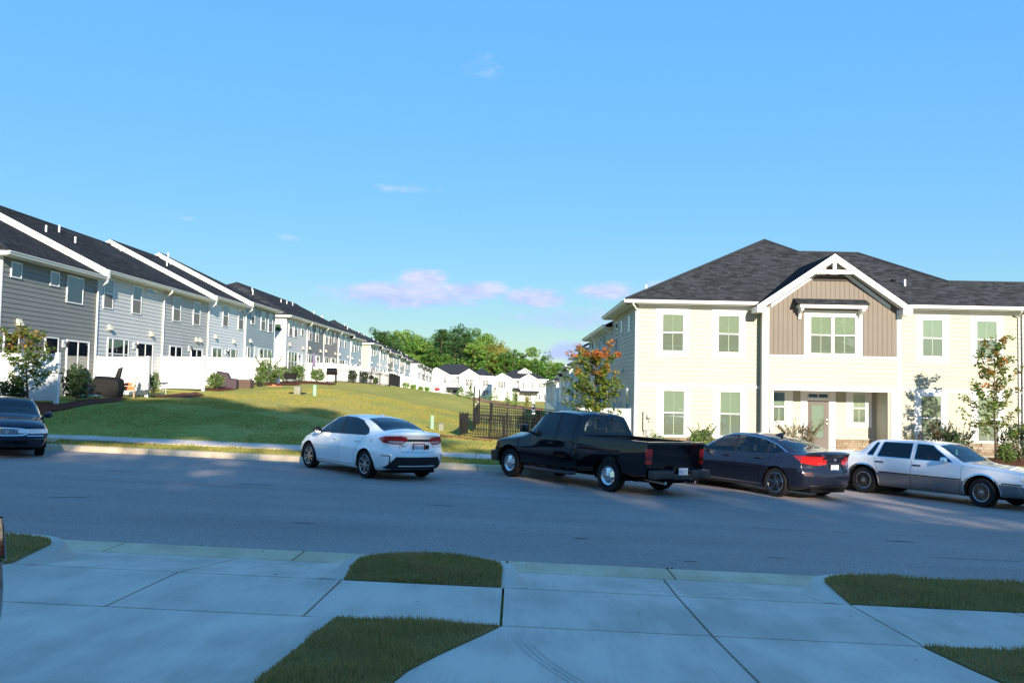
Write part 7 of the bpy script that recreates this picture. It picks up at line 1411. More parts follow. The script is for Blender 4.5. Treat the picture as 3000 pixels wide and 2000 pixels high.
# ------------------------------------------------------------------ foliage
def leaves_mesh(name, P, size, flat=0.0, asp=0.6, rg=NR, jitter=0.4):
    """kite-shaped leaves at the points P, turned at random (flat > 0 lays them level)"""
    n = len(P); P = np.asarray(P); s = size * rg.uniform(1 - jitter, 1 + jitter, n)
    d = rg.normal(size=(n, 3)); d[:, 2] *= (1 - flat); d /= np.linalg.norm(d, axis=1)[:, None] + 1e-9
    k = rg.normal(size=(n, 3)); k[:, 2] *= (1 - flat); e = np.cross(d, k); e /= np.linalg.norm(e, axis=1)[:, None] + 1e-9
    if flat > 0:
        nz = np.cross(d, e); sw = np.abs(nz[:, 2]) < 0.35; e[sw] = np.cross(d[sw], np.array([0, 0, 1.0])); e /= np.linalg.norm(e, axis=1)[:, None] + 1e-9
    a = d * s[:, None]; b = e * (s * asp)[:, None]; nn = np.cross(d, e) * (s * 0.16)[:, None]
    V = np.stack([P - a, P - b + nn, P + a, P + b + nn], 1).reshape(-1, 3)
    return np_mesh(name, V, np.arange(4 * n).reshape(-1, 4))
def clumps(cs, per, rad, rg=NR, squash=0.8):
    """points packed round clump centres, denser towards each clump's skin"""
    out = []
    for c, r in cs:
        d = rg.normal(size=(per, 3)); d /= np.linalg.norm(d, axis=1)[:, None]; q = d * (rg.uniform(0.35, 1.0, per) ** 0.5)[:, None] * r; q[:, 2] *= squash; out.append(np.asarray(c) + q)
    return np.concatenate(out)
def trunk_mesh(mb, H, r0, rg, lean=0.3, limbs=(), n=8):
    pts = []; x = y = 0.0
    for k in range(n + 1):
        t = k / n; pts.append((x, y, H * t)); x += rg.uniform(-lean, lean) * H / n * 0.3; y += rg.uniform(-lean, lean) * H / n * 0.3
    mb.tube(pts, [r0 * (1 - 0.85 * k / n) * (1.25 if k == 0 else 1) for k in range(n + 1)], 8)
    for tz, dx, dy, dz, rr in limbs:
        i = min(n, int(tz * n)); p = Vector(pts[i]); q = p + Vector((dx, dy, dz)); mb.tube([p, p.lerp(q, 0.5) + Vector((0, 0, -0.04 * q.length * 0.2)), q], [rr, rr * 0.65, rr * 0.25], 6)
    return pts
L_mid = leaf_mat('leaf_mid_green', [(0.0726, 0.177, 0.0373), (0.124, 0.259, 0.0498), (0.187, 0.322, 0.0622)], 0.3)
L_lite = leaf_mat('leaf_light_green', [(0.137, 0.275, 0.0476), (0.22, 0.366, 0.064), (0.311, 0.429, 0.0915)], 0.35)
L_dark = leaf_mat('leaf_dark_green', [(0.0395, 0.105, 0.0395), (0.0659, 0.145, 0.0483), (0.0922, 0.187, 0.0571)], 0.2)
L_pine = leaf_mat('pine_needles', [(0.0429, 0.107, 0.039), (0.0683, 0.146, 0.0468), (0.107, 0.195, 0.0586)], 0.15)
L_yel = leaf_mat('leaf_yellow_green', [(0.222, 0.29, 0.0598), (0.342, 0.342, 0.0854), (0.427, 0.342, 0.0854)], 0.35)
L_maple = leaf_mat('maple_leaf', [(0.075, 0.15, 0.027), (0.135, 0.217, 0.0375), (0.255, 0.255, 0.045), (0.09, 0.165, 0.03)], 0.35)
L_maple2 = leaf_mat('maple_leaf_turning', [(0.195, 0.195, 0.039), (0.364, 0.221, 0.0455), (0.468, 0.195, 0.039), (0.156, 0.169, 0.039)], 0.35)
L_orange = leaf_mat('maple_leaf_orange', [(0.55, 0.14, 0.025), (0.65, 0.24, 0.05), (0.45, 0.09, 0.03), (0.50, 0.26, 0.05)], 0.4)
L_shrub = leaf_mat('shrub_leaf', [(0.0765, 0.145, 0.0374), (0.128, 0.204, 0.051), (0.187, 0.255, 0.068)], 0.25)
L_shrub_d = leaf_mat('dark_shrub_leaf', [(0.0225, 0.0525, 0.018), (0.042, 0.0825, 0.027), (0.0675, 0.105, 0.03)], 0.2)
L_red = leaf_mat('reddish_shrub_leaf', [(0.112, 0.136, 0.048), (0.192, 0.12, 0.072), (0.08, 0.12, 0.04), (0.256, 0.144, 0.096)], 0.25)

PROTO = {}
def proto(kind, seed, leafm, H=20.0):
    key = (kind, seed)
    rg = np.random.default_rng(seed); rr = random.Random(seed); mb = MB(); cs = []
    if kind == 'oak':
        lim = [(rr.uniform(0.35, 0.8), rr.uniform(-4, 4), rr.uniform(-4, 4), rr.uniform(1.5, 4), 0.16) for _ in range(9)]; trunk_mesh(mb, H * 0.8, 0.38, rr, limbs=lim)
        for k in range(70):
            a = rr.uniform(0, 2 * pi); el = rr.uniform(-0.75, 1.0); R = rr.uniform(0.65, 1.0); rad = sqrt(max(0, 1 - el * el)); cs.append(((cos(a) * rad * 5.2 * R, sin(a) * rad * 5.2 * R, H * 0.60 + el * H * 0.34 * R), rr.uniform(1.0, 1.9)))
        P = clumps(cs, 92, 1); lm = leaves_mesh('crown', P, 0.27, flat=0.2, rg=rg)
    elif kind == 'pine':
        trunk_mesh(mb, H * 0.95, 0.30, rr, 0.15, limbs=[(rr.uniform(0.5, 0.95), rr.uniform(-2.6, 2.6), rr.uniform(-2.6, 2.6), rr.uniform(0, 0.8), 0.08) for _ in range(16)])
        for k in range(46):
            t = rr.uniform(0, 1); z = H * (0.42 + 0.57 * t); R = (0.35 + 3.4 * (1 - t) ** 0.7) * rr.uniform(0.55, 1.0); a = rr.uniform(0, 2 * pi); cs.append(((cos(a) * R, sin(a) * R, z), rr.uniform(0.75, 1.35)))
        P = clumps(cs, 70, 1, squash=0.45); lm = leaves_mesh('crown', P, 0.26, flat=0.35, asp=0.3, rg=rg)
    elif kind == 'highpine':
        trunk_mesh(mb, H * 0.97, 0.26, rr, 0.1, limbs=[(rr.uniform(0.76, 0.96), rr.uniform(-2, 2), rr.uniform(-2, 2), rr.uniform(0, 0.8), 0.07) for _ in range(14)])
        for k in range(60):
            t = rr.uniform(0, 1); R = (0.4 + 2.6 * sin(pi * min(1, 0.2 + 0.8 * (1 - t)))) * rr.uniform(0.2, 1.0); a = rr.uniform(0, 2 * pi); cs.append(((cos(a) * R, sin(a) * R, H * (0.82 + 0.17 * t)), rr.uniform(0.6, 1.0)))
        P = clumps(cs, 70, 1, squash=0.6); lm = leaves_mesh('crown', P, 0.26, flat=0.3, asp=0.35, rg=rg)
    elif kind == 'slim':
        trunk_mesh(mb, H * 0.95, 0.22, rr, 0.2, limbs=[(rr.uniform(0.25, 0.9), rr.uniform(-1.6, 1.6), rr.uniform(-1.6, 1.6), rr.uniform(0.5, 1.5), 0.06) for _ in range(12)])
        for k in range(46):
            t = rr.uniform(0, 1); z = H * (0.18 + 0.8 * t); R = (0.2 + 2.6 * sin(pi * min(1, 0.15 + 0.85 * (1 - t))) ** 0.8) * rr.uniform(0.3, 1.0); a = rr.uniform(0, 2 * pi); cs.append(((cos(a) * R, sin(a) * R, z), rr.uniform(0.6, 1.2)))
        P = clumps(cs, 60, 1); lm = leaves_mesh('crown', P, 0.27, flat=0.2, rg=rg)
    elif kind == 'bare':
        trunk_mesh(mb, H, 0.14, rr, 0.25, limbs=[(rr.uniform(0.3, 0.97), rr.uniform(-1.6, 1.6), rr.uniform(-1.6, 1.6), rr.uniform(0.8, 2.4), 0.045) for _ in range(26)])
        for k in range(14): cs.append(((rr.uniform(-1.3, 1.3), rr.uniform(-1.3, 1.3), H * rr.uniform(0.35, 0.98)), rr.uniform(0.3, 0.6)))
        P = clumps(cs, 22, 1); lm = leaves_mesh('crown', P, 0.2, rg=rg)
    tm = bpy.data.meshes.new('trunk'); tm.from_pydata(mb.v, [], mb.f); tm.update(); tm.materials.append(M_trunk); lm.materials.append(leafm)
    for p in tm.polygons: p.use_smooth = True
    PROTO[key] = (tm, lm); return key
K = dict(oak_mid=proto('oak', 1, L_mid), oak_lite=proto('oak', 2, L_lite), oak_dark=proto('oak', 3, L_dark), pine=proto('pine', 4, L_pine), pine2=proto('pine', 5, L_pine), slim_mid=proto('slim', 6, L_mid), slim_lite=proto('slim', 7, L_lite), oak_yel=proto('oak', 8, L_yel), bare=proto('bare', 9, L_lite))
def far_tree(k, x, y, z, h, label, group, wid=1.0):
    tm, lm = PROTO[K[k]]; nm = 'pine_tree' if k.startswith('pine') else 'tree'; o = thing(nm, label, 'tree', (x, y, z), RNG.uniform(0, 6.28), group); s = h / 20.0; o.scale = (s * wid, s * wid, s)
    link('trunk', tm, o); link('crown', lm, o); return o
WOOD = [('oak_dark', -46, 262, 17.5, 0.9), ('oak_dark', -42.5, 270, 21.5, 0.95), ('pine', -39, 258, 18.5, 1.2), ('oak_lite', -34.2, 268, 21.5, 1.0), ('pine2', -35, 254, 17.5, 1.25), ('oak_mid', -30.5, 262, 17.0, 0.9), ('oak_lite', -28.5, 250, 13.0, 0.9), ('slim_lite', -26, 258, 16.0, 1.3), ('oak_dark', -24.0, 274, 20.0, 0.8),
        ('oak_mid', -21.5, 268, 21.0, 0.9), ('pine', -21.5, 256, 19.5, 1.3), ('oak_dark', -17.0, 266, 23.0, 0.75), ('pine2', -17.5, 252, 19.5, 1.3), ('oak_mid', -37, 262, 19.0, 1.0), ('oak_lite', -31.5, 274, 20.0, 1.0), ('slim_lite', -30.0, 248, 12.0, 1.5), ('slim_mid', -24.0, 250, 14.0, 1.6), ('oak_mid', -27.0, 268, 18.5, 0.9), ('oak_mid', -19.5, 249, 13.0, 0.9), ('oak_lite', -10.5, 256, 17.5, 0.9), ('slim_lite', -8.0, 248, 13.5, 1.5), ('slim_mid', -3.0, 249, 13.0, 1.6), ('oak_lite', 0.5, 262, 13.5, 0.8), ('slim_lite', 2.8, 250, 11.5, 1.6), ('slim_mid', 6.2, 249, 11.0, 1.6), ('slim_lite', 11.3, 250, 10.5, 1.6), ('oak_lite', 14.5, 266, 11.0, 0.9), ('pine', -14.5, 256, 18.5, 1.2), ('oak_mid', -12.6, 270, 22.0, 0.85), ('oak_lite', -8.8, 264, 20.5, 0.8), ('oak_yel', -6.2, 254, 16.5, 0.9), ('slim_lite', -12.0, 250, 15.5, 1.3), ('oak_yel', -4.0, 258, 17.0, 0.7),
        ('slim_mid', -1.0, 252, 14.0, 1.3), ('slim_mid', 1.4, 258, 13.5, 1.0), ('oak_mid', 3.0, 268, 12.5, 0.8), ('slim_lite', 4.6, 254, 15.0, 1.2), ('oak_mid', 6.6, 260, 12.0, 0.9), ('bare', 9.4, 250, 14.5, 1.0), ('slim_mid', 8.5, 262, 13.0, 1.3), ('oak_mid', 11.5, 268, 11.5, 0.9), ('slim_mid', 13.2, 254, 10.0, 1.3), ('oak_dark', 15.5, 290, 12.0, 0.9), ('oak_mid', 18.5, 262, 10.5, 0.9), ('pine', 22, 280, 13.0, 1.0), ('oak_mid', 25, 270, 11.0, 1.0), ('oak_mid', -52, 275, 17.0, 1.0)]
ORD = ('leftmost', 'second', 'third', 'fourth', 'fifth', 'sixth', 'seventh', 'eighth', 'ninth', 'tenth', 'eleventh', 'twelfth', 'thirteenth', 'fourteenth', 'fifteenth', 'sixteenth', 'seventeenth', 'eighteenth', 'nineteenth', 'twentieth', 'twenty-first', 'twenty-second')
KIND = {'oak_mid': 'broad mid green tree', 'oak_lite': 'broad light green tree', 'oak_dark': 'broad dark green tree', 'pine': 'dark pine', 'pine2': 'dark pine', 'slim_mid': 'slender mid green tree', 'slim_lite': 'slender light green tree', 'oak_yel': 'yellowish tree', 'bare': 'thin half-bare tree'}
seen = {}
for k, x, y, h, w in sorted(WOOD, key=lambda q: q[1] / q[2]):
    d = KIND[k]; i = seen.get(d, 0); seen[d] = i + 1
    far_tree(k, x, y, -1.6, h, '%s behind the white houses, %s of its kind from the left' % (d, ORD[i]) if i else '%s behind the white houses, leftmost of its kind' % d, 'trees of the wood behind the white houses', w)
us = []
for k in range(190): us.append(((RNG.uniform(-52, 26), RNG.uniform(243, 262), RNG.uniform(-1, 8.0)), RNG.uniform(1.2, 2.4)))
un = link('undergrowth', leaves_mesh('undergrowth', clumps(us, 90, 1), 0.34, flat=0.2), None, L_mid); tag(un, 'leafy green undergrowth filling the wood behind the white houses', 'undergrowth', kind='stuff')
# tall trees behind the near townhouses; their shade falls across the cars and the lawn
K['highpine'] = proto('highpine', 19, L_pine, 20.0)
for i, (k, x, y, h, w) in enumerate((('oak_mid', -16, -31, 20.5, 1.2), ('oak_dark', -10, -32, 21.5, 1.2), ('oak_mid', -4, -31, 21.5, 1.2), ('oak_dark', 1.0, -31, 21.3, 1.1), ('highpine', 2.8, -33, 27.0, 1.0), ('oak_mid', 5.5, -30, 21.2, 1.1), ('highpine', 5.6, -35, 29.0, 1.1), ('highpine', 8.6, -33, 28.2, 1.1), ('oak_dark', 10, -31, 21.0, 1.1), ('highpine', 11.3, -34, 27.6, 1.0),
                                      ('oak_mid', 3.0, -36, 22.8, 1.1), ('oak_dark', 8.0, -36, 22.6, 1.1), ('oak_mid', 12.6, -35, 22.8, 1.0), ('oak_dark', -1.5, -36, 22.8, 1.1), ('oak_mid', 15.4, -32, 24.0, 0.75), ('oak_dark', 19.6, -31, 20.6, 0.42), ('oak_mid', 25.4, -31, 21.8, 0.95), ('oak_dark', 30.5, -31, 21.6, 1.1), ('oak_mid', 36, -32, 21, 1.2))):
    far_tree(k, x, y, 0.5, h, 'tall tree behind the near townhouses, out of the picture, %s in its line' % ORD[i].replace('leftmost', 'first'), 'trees behind the viewer', w)

def young_tree(label, x, y, z, H, spread, seed, mats, n_br=26, leaf=0.075, per=34, lean=(0, 0), low=0.28, name='maple_tree', top_w=0.35):
    """slim street tree: stem, rising branches, leaves gathered along the twigs; mats: list of (from height fraction, part name, material, share)"""
    rr = random.Random(seed); rg = np.random.default_rng(seed); R = thing(name, label, 'tree', (x, y, z)); mb = MB(); pts = []
    for k in range(11):
        t = k / 10; pts.append(Vector((lean[0] * t + 0.04 * sin(5 * t + seed), lean[1] * t + 0.04 * cos(4 * t), H * t)))
    mb.tube(pts, [0.045 * (1 - 0.8 * k / 10) for k in range(11)], 7); tips = []
    for k in range(n_br):
        t = low + (0.95 - low) * k / n_br; i = int(t * 10); p = pts[i].lerp(pts[min(10, i + 1)], t * 10 - i); a = k * 2.4 + rr.uniform(-0.5, 0.5); L = spread * (1.0 - (1 - top_w) * ((t - low) / (1 - low)) ** 1.3) * rr.uniform(0.6, 1.1); up = rr.uniform(0.35, 0.75)
        q = p + Vector((cos(a) * L, sin(a) * L, L * up)); m = p.lerp(q, 0.5) + Vector((0, 0, -0.05 * L)); mb.tube([p, m, q], [0.016, 0.011, 0.004], 5)
        for j in range(5): tips.append((p.lerp(q, 0.35 + 0.16 * j) + Vector((rr.uniform(-0.1, 0.1), rr.uniform(-0.1, 0.1), rr.uniform(-0.08, 0.12))), 0.13 + 0.05 * rr.random()))
    tips.append((pts[10], 0.22)); tips.append((pts[9], 0.22)); mb.build('trunk', M_trunk, R, smooth=True)
    groups = [[] for _ in mats]
    for c, r in tips:
        f = c.z / (H * 1.05); ok = [i for i, mt in enumerate(mats) if mt[0] <= f <= mt[1]]; wts = [mats[i][4] for i in ok]
        if ok: groups[rr.choices(ok, wts)[0]].append((c, r))
    for g, mt in zip(groups, mats):
        if g: link(mt[2], leaves_mesh(mt[2], clumps([(tuple(c), r) for c, r in g], per // 2 + 3, 1, rg=rg), leaf, flat=0.45, asp=0.8, rg=rg), R, mt[3])
    return R
young_tree('young maple with orange top leaves behind the black pickup', 2.85, 32.0, T(2.85, 32), 3.6, 1.0, 3, [(0, 1.2, 'crown', L_maple, 1.0), (0.7, 1.2, 'autumn_leaves', L_maple2, 0.5), (0.90, 1.3, 'orange_leaves', L_orange, 2.2)], n_br=38, per=44, low=0.30, leaf=0.052, top_w=0.9)
young_tree('slender young maple beside the long white saloon at the right edge', 18.25, 33.9, T(18.25, 33.9) - 0.05, 4.75, 1.3, 8, [(0, 1.2, 'crown', L_maple, 1.0), (0.55, 1.2, 'turning_leaves', L_maple2, 0.35), (0.88, 1.2, 'autumn_leaves', L_maple2, 1.0), (0.5, 1.0, 'orange_leaves', L_orange, 0.05)], n_br=32, per=36, low=0.2, leaf=0.052)
young_tree('sparse young maple in front of the white fence at the left edge', -16.75, 30.4, T(-16.75, 30.4) - 0.05, 2.85, 1.0, 14, [(0, 1.2, 'crown', L_maple, 1.0), (0.75, 1.2, 'autumn_leaves', L_maple2, 0.7)], n_br=24, per=30, low=0.25, leaf=0.05, top_w=0.7)

def shrub(label, x, y, w, d, h, m, n=900, leaf=0.045, seed=1, name='shrub', z=None, wisps=0, pot=False, group=None):
    rr = random.Random(seed); rg = np.random.default_rng(seed); z = T(x, y) if z is None else z; R = thing(name, label, 'shrub', (x, y, z), group=group); mb = MB(); cs = []
    for k in range(8): a = rr.uniform(0, 6.28); mb.tube([(0, 0, 0), (cos(a) * w * 0.18, sin(a) * d * 0.18, h * 0.45), (cos(a) * w * 0.33, sin(a) * d * 0.33, h * 0.8)], [0.014, 0.01, 0.004], 5)
    nc = 34
    for k in range(nc):
        a = rr.uniform(0, 2 * pi); el = rr.uniform(-0.9, 1.0); q = sqrt(1 - el * el); f = rr.uniform(0.65, 1.0); cs.append(((cos(a) * q * w * 0.42 * f, sin(a) * q * d * 0.42 * f, h * (0.52 + 0.42 * el * f)), rr.uniform(0.16, 0.26) * (w + d + h) / 3))
    P = clumps(cs, max(6, n // nc), 1, rg=rg); P[:, 2] = np.maximum(P[:, 2], 0.02)
    if wisps:
        ex = []
        for k in range(wisps):
            a = rr.uniform(0, 6.28); b0 = Vector((cos(a) * w * 0.3, sin(a) * d * 0.3, h * 0.75)); b1 = b0 + Vector((cos(a) * w * 0.22, sin(a) * d * 0.22, h * rr.uniform(0.2, 0.55))); mb.tube([b0, b1], [0.005, 0.002], 4); ex += [tuple(b0.lerp(b1, t) + Vector((rr.uniform(-0.02, 0.02), rr.uniform(-0.02, 0.02), 0))) for t in np.linspace(0, 1, 12)]
        P = np.concatenate([P, np.array(ex)])
    mb.build('stems', M_trunk, R); link('foliage', leaves_mesh('foliage', P, leaf, asp=0.5, rg=rg), R, m)
    if pot: b = MB(); b.lathe([(0.001, 0), (0.13, 0), (0.17, 0.3), (0.155, 0.3), (0.14, 0.22), (0.001, 0.22)], 16); b.build('pot', M_blkplast, R, smooth='auto')
    return R
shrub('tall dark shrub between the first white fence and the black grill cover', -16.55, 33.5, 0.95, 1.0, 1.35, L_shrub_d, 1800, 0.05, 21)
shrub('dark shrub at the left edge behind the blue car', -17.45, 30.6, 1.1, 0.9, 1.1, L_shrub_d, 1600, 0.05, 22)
shrub('small shrub beside the end of the second white fence', -16.75, 41.2, 0.55, 0.6, 1.2, L_shrub, 800, 0.045, 23)
shrub('round shrub in front of the purple brown cover', -16.15, 48.0, 0.95, 0.9, 0.95, L_shrub, 1200, 0.05, 24)
shrub('potted shrub beside the wicker box', -16.15, 56.0, 0.75, 0.7, 0.95, L_shrub, 900, 0.05, 25, pot=True, z=T(-16.15, 56.0))
shrub('largest bushy shrub by the fourth white fence', -16.75, 60.0, 1.75, 1.4, 1.65, L_shrub, 2200, 0.065, 26, wisps=14)
shrub('shrub beside the black grill box', -17.3, 66.0, 0.9, 0.9, 1.3, L_shrub, 900, 0.06, 27)
shrub('wide shrub in the mulch bed left of the round one', -16.95, 69.0, 1.35, 1.2, 1.35, L_shrub, 1500, 0.065, 28, wisps=8)
shrub('round shrub in the mulch bed beside the open grill', -16.2, 72.5, 1.15, 1.1, 1.2, L_shrub, 1300, 0.065, 29)
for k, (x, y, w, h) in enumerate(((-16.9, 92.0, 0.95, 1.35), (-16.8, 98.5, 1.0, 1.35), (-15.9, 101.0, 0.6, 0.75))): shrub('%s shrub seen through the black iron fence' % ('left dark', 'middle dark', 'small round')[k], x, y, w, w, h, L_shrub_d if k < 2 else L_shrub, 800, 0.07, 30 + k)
for k in range(4): shrub('small pale shrub beside the far white fences, %s from the black fence' % ('first', 'second', 'third', 'fourth')[k], -14.7 + 0.35 * k, 119 + 6 * k, 1.1 - 0.12 * k, 1.1, 0.75 - 0.04 * k, L_lite, 500, 0.09, 40 + k, group='small shrubs beside the far white fences')
def conifer(label, x, y, h, w, seed, m):
    rr = random.Random(seed); rg = np.random.default_rng(seed); R = thing('young_pine', label, 'tree', (x, y, T(x, y))); mb = MB(); mb.tube([(0, 0, 0), (0.02, 0, h * 0.95)], [0.05, 0.01], 6); cs = []
    for k in range(44):
        t = rr.uniform(0, 1) ** 1.1; a = rr.uniform(0, 6.28); q = w * 0.5 * (1 - t) ** 0.85 * rr.uniform(0.5, 1) + 0.03; p = (cos(a) * q, sin(a) * q, h * (0.1 + 0.88 * t)); cs.append((p, 0.12 + 0.2 * (1 - t))); mb.tube([(0, 0, p[2] - 0.1), p], [0.012, 0.004], 4)
    mb.build('trunk', M_trunk, R); link('crown', leaves_mesh('crown', clumps(cs, 26, 1, rg=rg), 0.10, asp=0.25, rg=rg), R, m)
for k, (u_x, y, h, w, lb) in enumerate(((-9.2, 150, 2.3, 1.7, 'leftmost young pine in front of the left white house'), (-7.6, 150, 2.6, 1.9, 'bushy young pine right of the leftmost one'), (-3.8, 165, 2.8, 2.0, 'tall young pine in the mulch bed before the garage'), (-1.4, 165, 2.5, 1.9, 'middle young pine of the mulch bed'), (-0.1, 160, 3.2, 1.5, 'slim young pine in front of the stone porch'), (2.2, 165, 2.4, 1.3, 'sparse young tree at the right end of the mulch bed'))):
    conifer(lb, u_x, y, h, w, 60 + k, L_mid if k < 2 else L_yel if k == 5 else L_lite)
# shrubs before the cream house
shrub('feathery green shrub between the pickup and the dark sedan', 7.3, 34.6, 1.1, 1.0, 0.95, L_shrub, 1900, 0.05, 71, wisps=16)
shrub('low shrub under the left window of the cream house', 5.7, 36.6, 0.9, 0.6, 0.75, L_shrub, 700, 0.04, 72)
shrub('reddish sprawling shrub left of the porch door', 11.35, 35.6, 1.9, 1.2, 1.15, L_red, 2000, 0.038, 73, wisps=46)
shrub('wispy shrub beside the porch post of the cream house', 16.2, 36.3, 0.75, 0.7, 0.9, L_red, 500, 0.035, 74, wisps=20)
shrub('twiggy shrub under the lower right window', 17.0, 35.6, 0.85, 0.8, 1.25, L_red, 1100, 0.04, 75, wisps=26)
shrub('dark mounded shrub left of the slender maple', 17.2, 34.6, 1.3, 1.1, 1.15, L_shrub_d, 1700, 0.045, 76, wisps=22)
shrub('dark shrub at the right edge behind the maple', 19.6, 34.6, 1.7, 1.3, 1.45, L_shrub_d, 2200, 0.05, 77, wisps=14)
shrub('small green shrub at the foot of the slender maple', 18.6, 33.8, 0.7, 0.6, 0.8, L_shrub, 900, 0.045, 78)
# ------------------------------------------------------------------ mulch, patios, fences, garden things
def patch(name, pts, m, label, cat, dz=0.02, zf=None, kind='stuff', parent=None):
    """a bed laid over the ground: fine grid clipped to an outline, gently mounded"""
    q = np.array(pts); x0, y0 = q.min(0); x1, y1 = q.max(0); st = max(0.25, min(1.0, (x1 - x0 + y1 - y0) / 40)); bm = bmesh.new()
    vs = [bm.verts.new((x, y, 0)) for x, y in pts]; f = bm.faces.new(vs); 
    for ax_, lo, hi in ((0, x0, x1), (1, y0, y1)):
        c = lo + st
        while c < hi:
            co = Vector((c, 0, 0)) if ax_ == 0 else Vector((0, c, 0)); no = Vector((1, 0, 0)) if ax_ == 0 else Vector((0, 1, 0)); bmesh.ops.bisect_plane(bm, geom=bm.verts[:] + bm.edges[:] + bm.faces[:], plane_co=co, plane_no=no); c += st
    X = np.array([v.co.x for v in bm.verts]); Y = np.array([v.co.y for v in bm.verts]); Z = Tv(X, Y) if zf is None else zf(X, Y)
    for v, z in zip(bm.verts, Z): v.co.z = z + dz + (0.0 if v.is_boundary else 0.035) + RNG.uniform(0, 0.015)
    me = bpy.data.meshes.new(name); bm.to_mesh(me); bm.free()
    for p in me.polygons: p.use_smooth = True
    o = link(name, me, parent, m); 
    if parent is None: tag(o, label, cat, kind=kind)
    return o
patch('mulch_bed', [(-18.6, 29.8), (-17.2, 29.5), (-16.2, 29.9), (-15.7, 31.2), (-15.5, 32.6), (-15.35, 34), (-15.6, 35.2), (-15.9, 36.4), (-16.3, 36.8), (-16.3, 32), (-18.6, 32)], M_mulch, 'dark mulch bed around the first white fence', 'mulch', 0.03)
patch('mulch_bed', [(-16.6, 39.9), (-15.9, 39.7), (-15.2, 41.5), (-15.3, 43.8), (-16.1, 45), (-16.6, 43)], M_mulch, 'reddish mulch bed beside the second white fence', 'mulch', 0.03)
patch('mulch_bed', [(-16.9, 47.2), (-15.6, 47.0), (-15.4, 49.0), (-16.2, 50.3), (-16.9, 50)], M_mulch, 'small mulch bed under the round shrub', 'mulch', 0.03)
patch('mulch_bed', [(-18, 58.5), (-15.8, 58.3), (-15.2, 61), (-15.4, 64), (-16.5, 65.5), (-18, 65)], M_mulch, 'mulch bed under the largest shrub', 'mulch', 0.03)
patch('mulch_bed', [(-18.2, 66.5), (-15.9, 66.8), (-14.9, 70), (-14.9, 74), (-16, 76), (-18.2, 75)], M_mulch, 'mulch bed at the corner of the second left block', 'mulch', 0.03)
patch('mulch_bed', [(4.6, 33.4), (9, 33.0), (13.2, 33.2), (16, 32.6), (22.5, 32.6), (22.5, 37.6), (16.2, 37.6), (16.0, 36.8), (13.9, 36.8), (13.9, 33.6), (12.2, 33.6), (12.2, 36.8), (4.6, 37.6)], M_mulch, 'brown mulch bed along the front of the cream house', 'mulch', 0.02)
patch('mulch_bed', [(-8.5, 152), (-5.0, 158), (-2.5, 158), (1, 152), (5, 160), (5.5, 172), (-2, 172), (-7, 168)], mat('red_mulch', (0.26, 0.10, 0.05), 0.95, col2=(0.34, 0.15, 0.08), vscale=2, bump=0.6, bscale=6), 'red brown mulch bed under the young pines', 'mulch', 0.06)
patch('bare_soil', [(-3.4, 37.5), (-2.9, 37.2), (-2.3, 37.3), (-1.7, 37.1), (-1.1, 37.3), (-0.8, 37.6), (-1.2, 37.9), (-1.8, 37.75), (-2.3, 38.0), (-2.8, 37.8), (-3.1, 37.85)], M_soil, 'bare orange soil patch in the lawn before the black fence', 'soil', 0.008)
patch('bare_soil', [(-1.9, 39.6), (-0.6, 39.45), (0.8, 39.7), (3.2, 39.6), (3.3, 44.4), (1.5, 44.0), (-0.4, 44.5), (-1.9, 43.6), (-1.6, 41.5)], M_soil, 'worn orange soil inside the black fence', 'soil', 0.008)
pth = sheet('path', [(12.3, 27.6), (13.8, 27.6), (13.8, 36.9), (12.3, 36.9)], lambda x, y: T(x, y) + 0.04, M_conc); tag(pth, 'concrete path leading to the porch of the cream house', 'path', kind='structure')
for i, (y0, y1, bs) in enumerate(((33.8, 39.3, 1.40), (40.0, 46.6, 1.50), (47.2, 53.5, 1.70), (54.0, 60.9, 1.92), (61.8, 68.4, 2.12))):
    b = MB(); b.box(-18.74, -16.35, y0, y1, bs - 0.4, bs + 0.02); o = b.build('patio', M_conc, bevel=0.01); tag(o, 'concrete patio slab behind the %s townhouse of the near left block' % ('first', 'second', 'third', 'fourth', 'fifth')[i], 'patio', kind='structure')

def privacy(label, x0, y0, x1, y1, base, top=None, lod=0, h=1.83):
    """white vinyl privacy fence: post at the free end, rails, upright boards"""
    L = sqrt((x1 - x0) ** 2 + (y1 - y0) ** 2); R = thing('privacy_fence', label, 'fence', (x0, y0, base), atan2(y1 - y0, x1 - x0))
    b = MB(); b.box(L - 0.14, L, -0.07, 0.07, -0.3, h); b.hexa([(L - 0.155, -0.085, h), (L + 0.015, -0.085, h), (L + 0.015, 0.085, h), (L - 0.155, 0.085, h)], [(L - 0.09, -0.02, h + 0.05), (L - 0.05, -0.02, h + 0.05), (L - 0.05, 0.02, h + 0.05), (L - 0.09, 0.02, h + 0.05)]); b.build('post', M_vinyl, R)
    b = MB(); b.box(0, 0.12, -0.06, 0.06, -0.3, h); b.build('post', M_vinyl, R)
    b = MB(); b.box(0.12, L - 0.14, -0.028, 0.028, h - 0.14, h - 0.02); b.build('rail', M_vinyl, R); b = MB(); b.box(0.12, L - 0.14, -0.028, 0.028, 0.14, 0.28); b.build('rail', M_vinyl, R)
    n = max(1, int((L - 0.26) / 0.155))
    if lod == 0:
        w = (L - 0.26) / n
        for k in range(n): ubox('fence_board', M_vinyl, R, 0.12 + k * w + 0.001, 0.12 + (k + 1) * w - 0.001, -0.018, 0.018, 0.28, h - 0.14)
    else: MB().box(0.12, L - 0.14, -0.018, 0.018, 0.28, h - 0.14).build('fence_panel', M_vinyl, R)
    return R
privacy('first white privacy fence, behind the sparse maple at the left edge', -18.72, 31.75, -16.35, 31.75, 1.37)
privacy('second white privacy fence, behind the black grill cover and bistro table', -18.72, 39.55, -16.35, 39.55, 1.48)
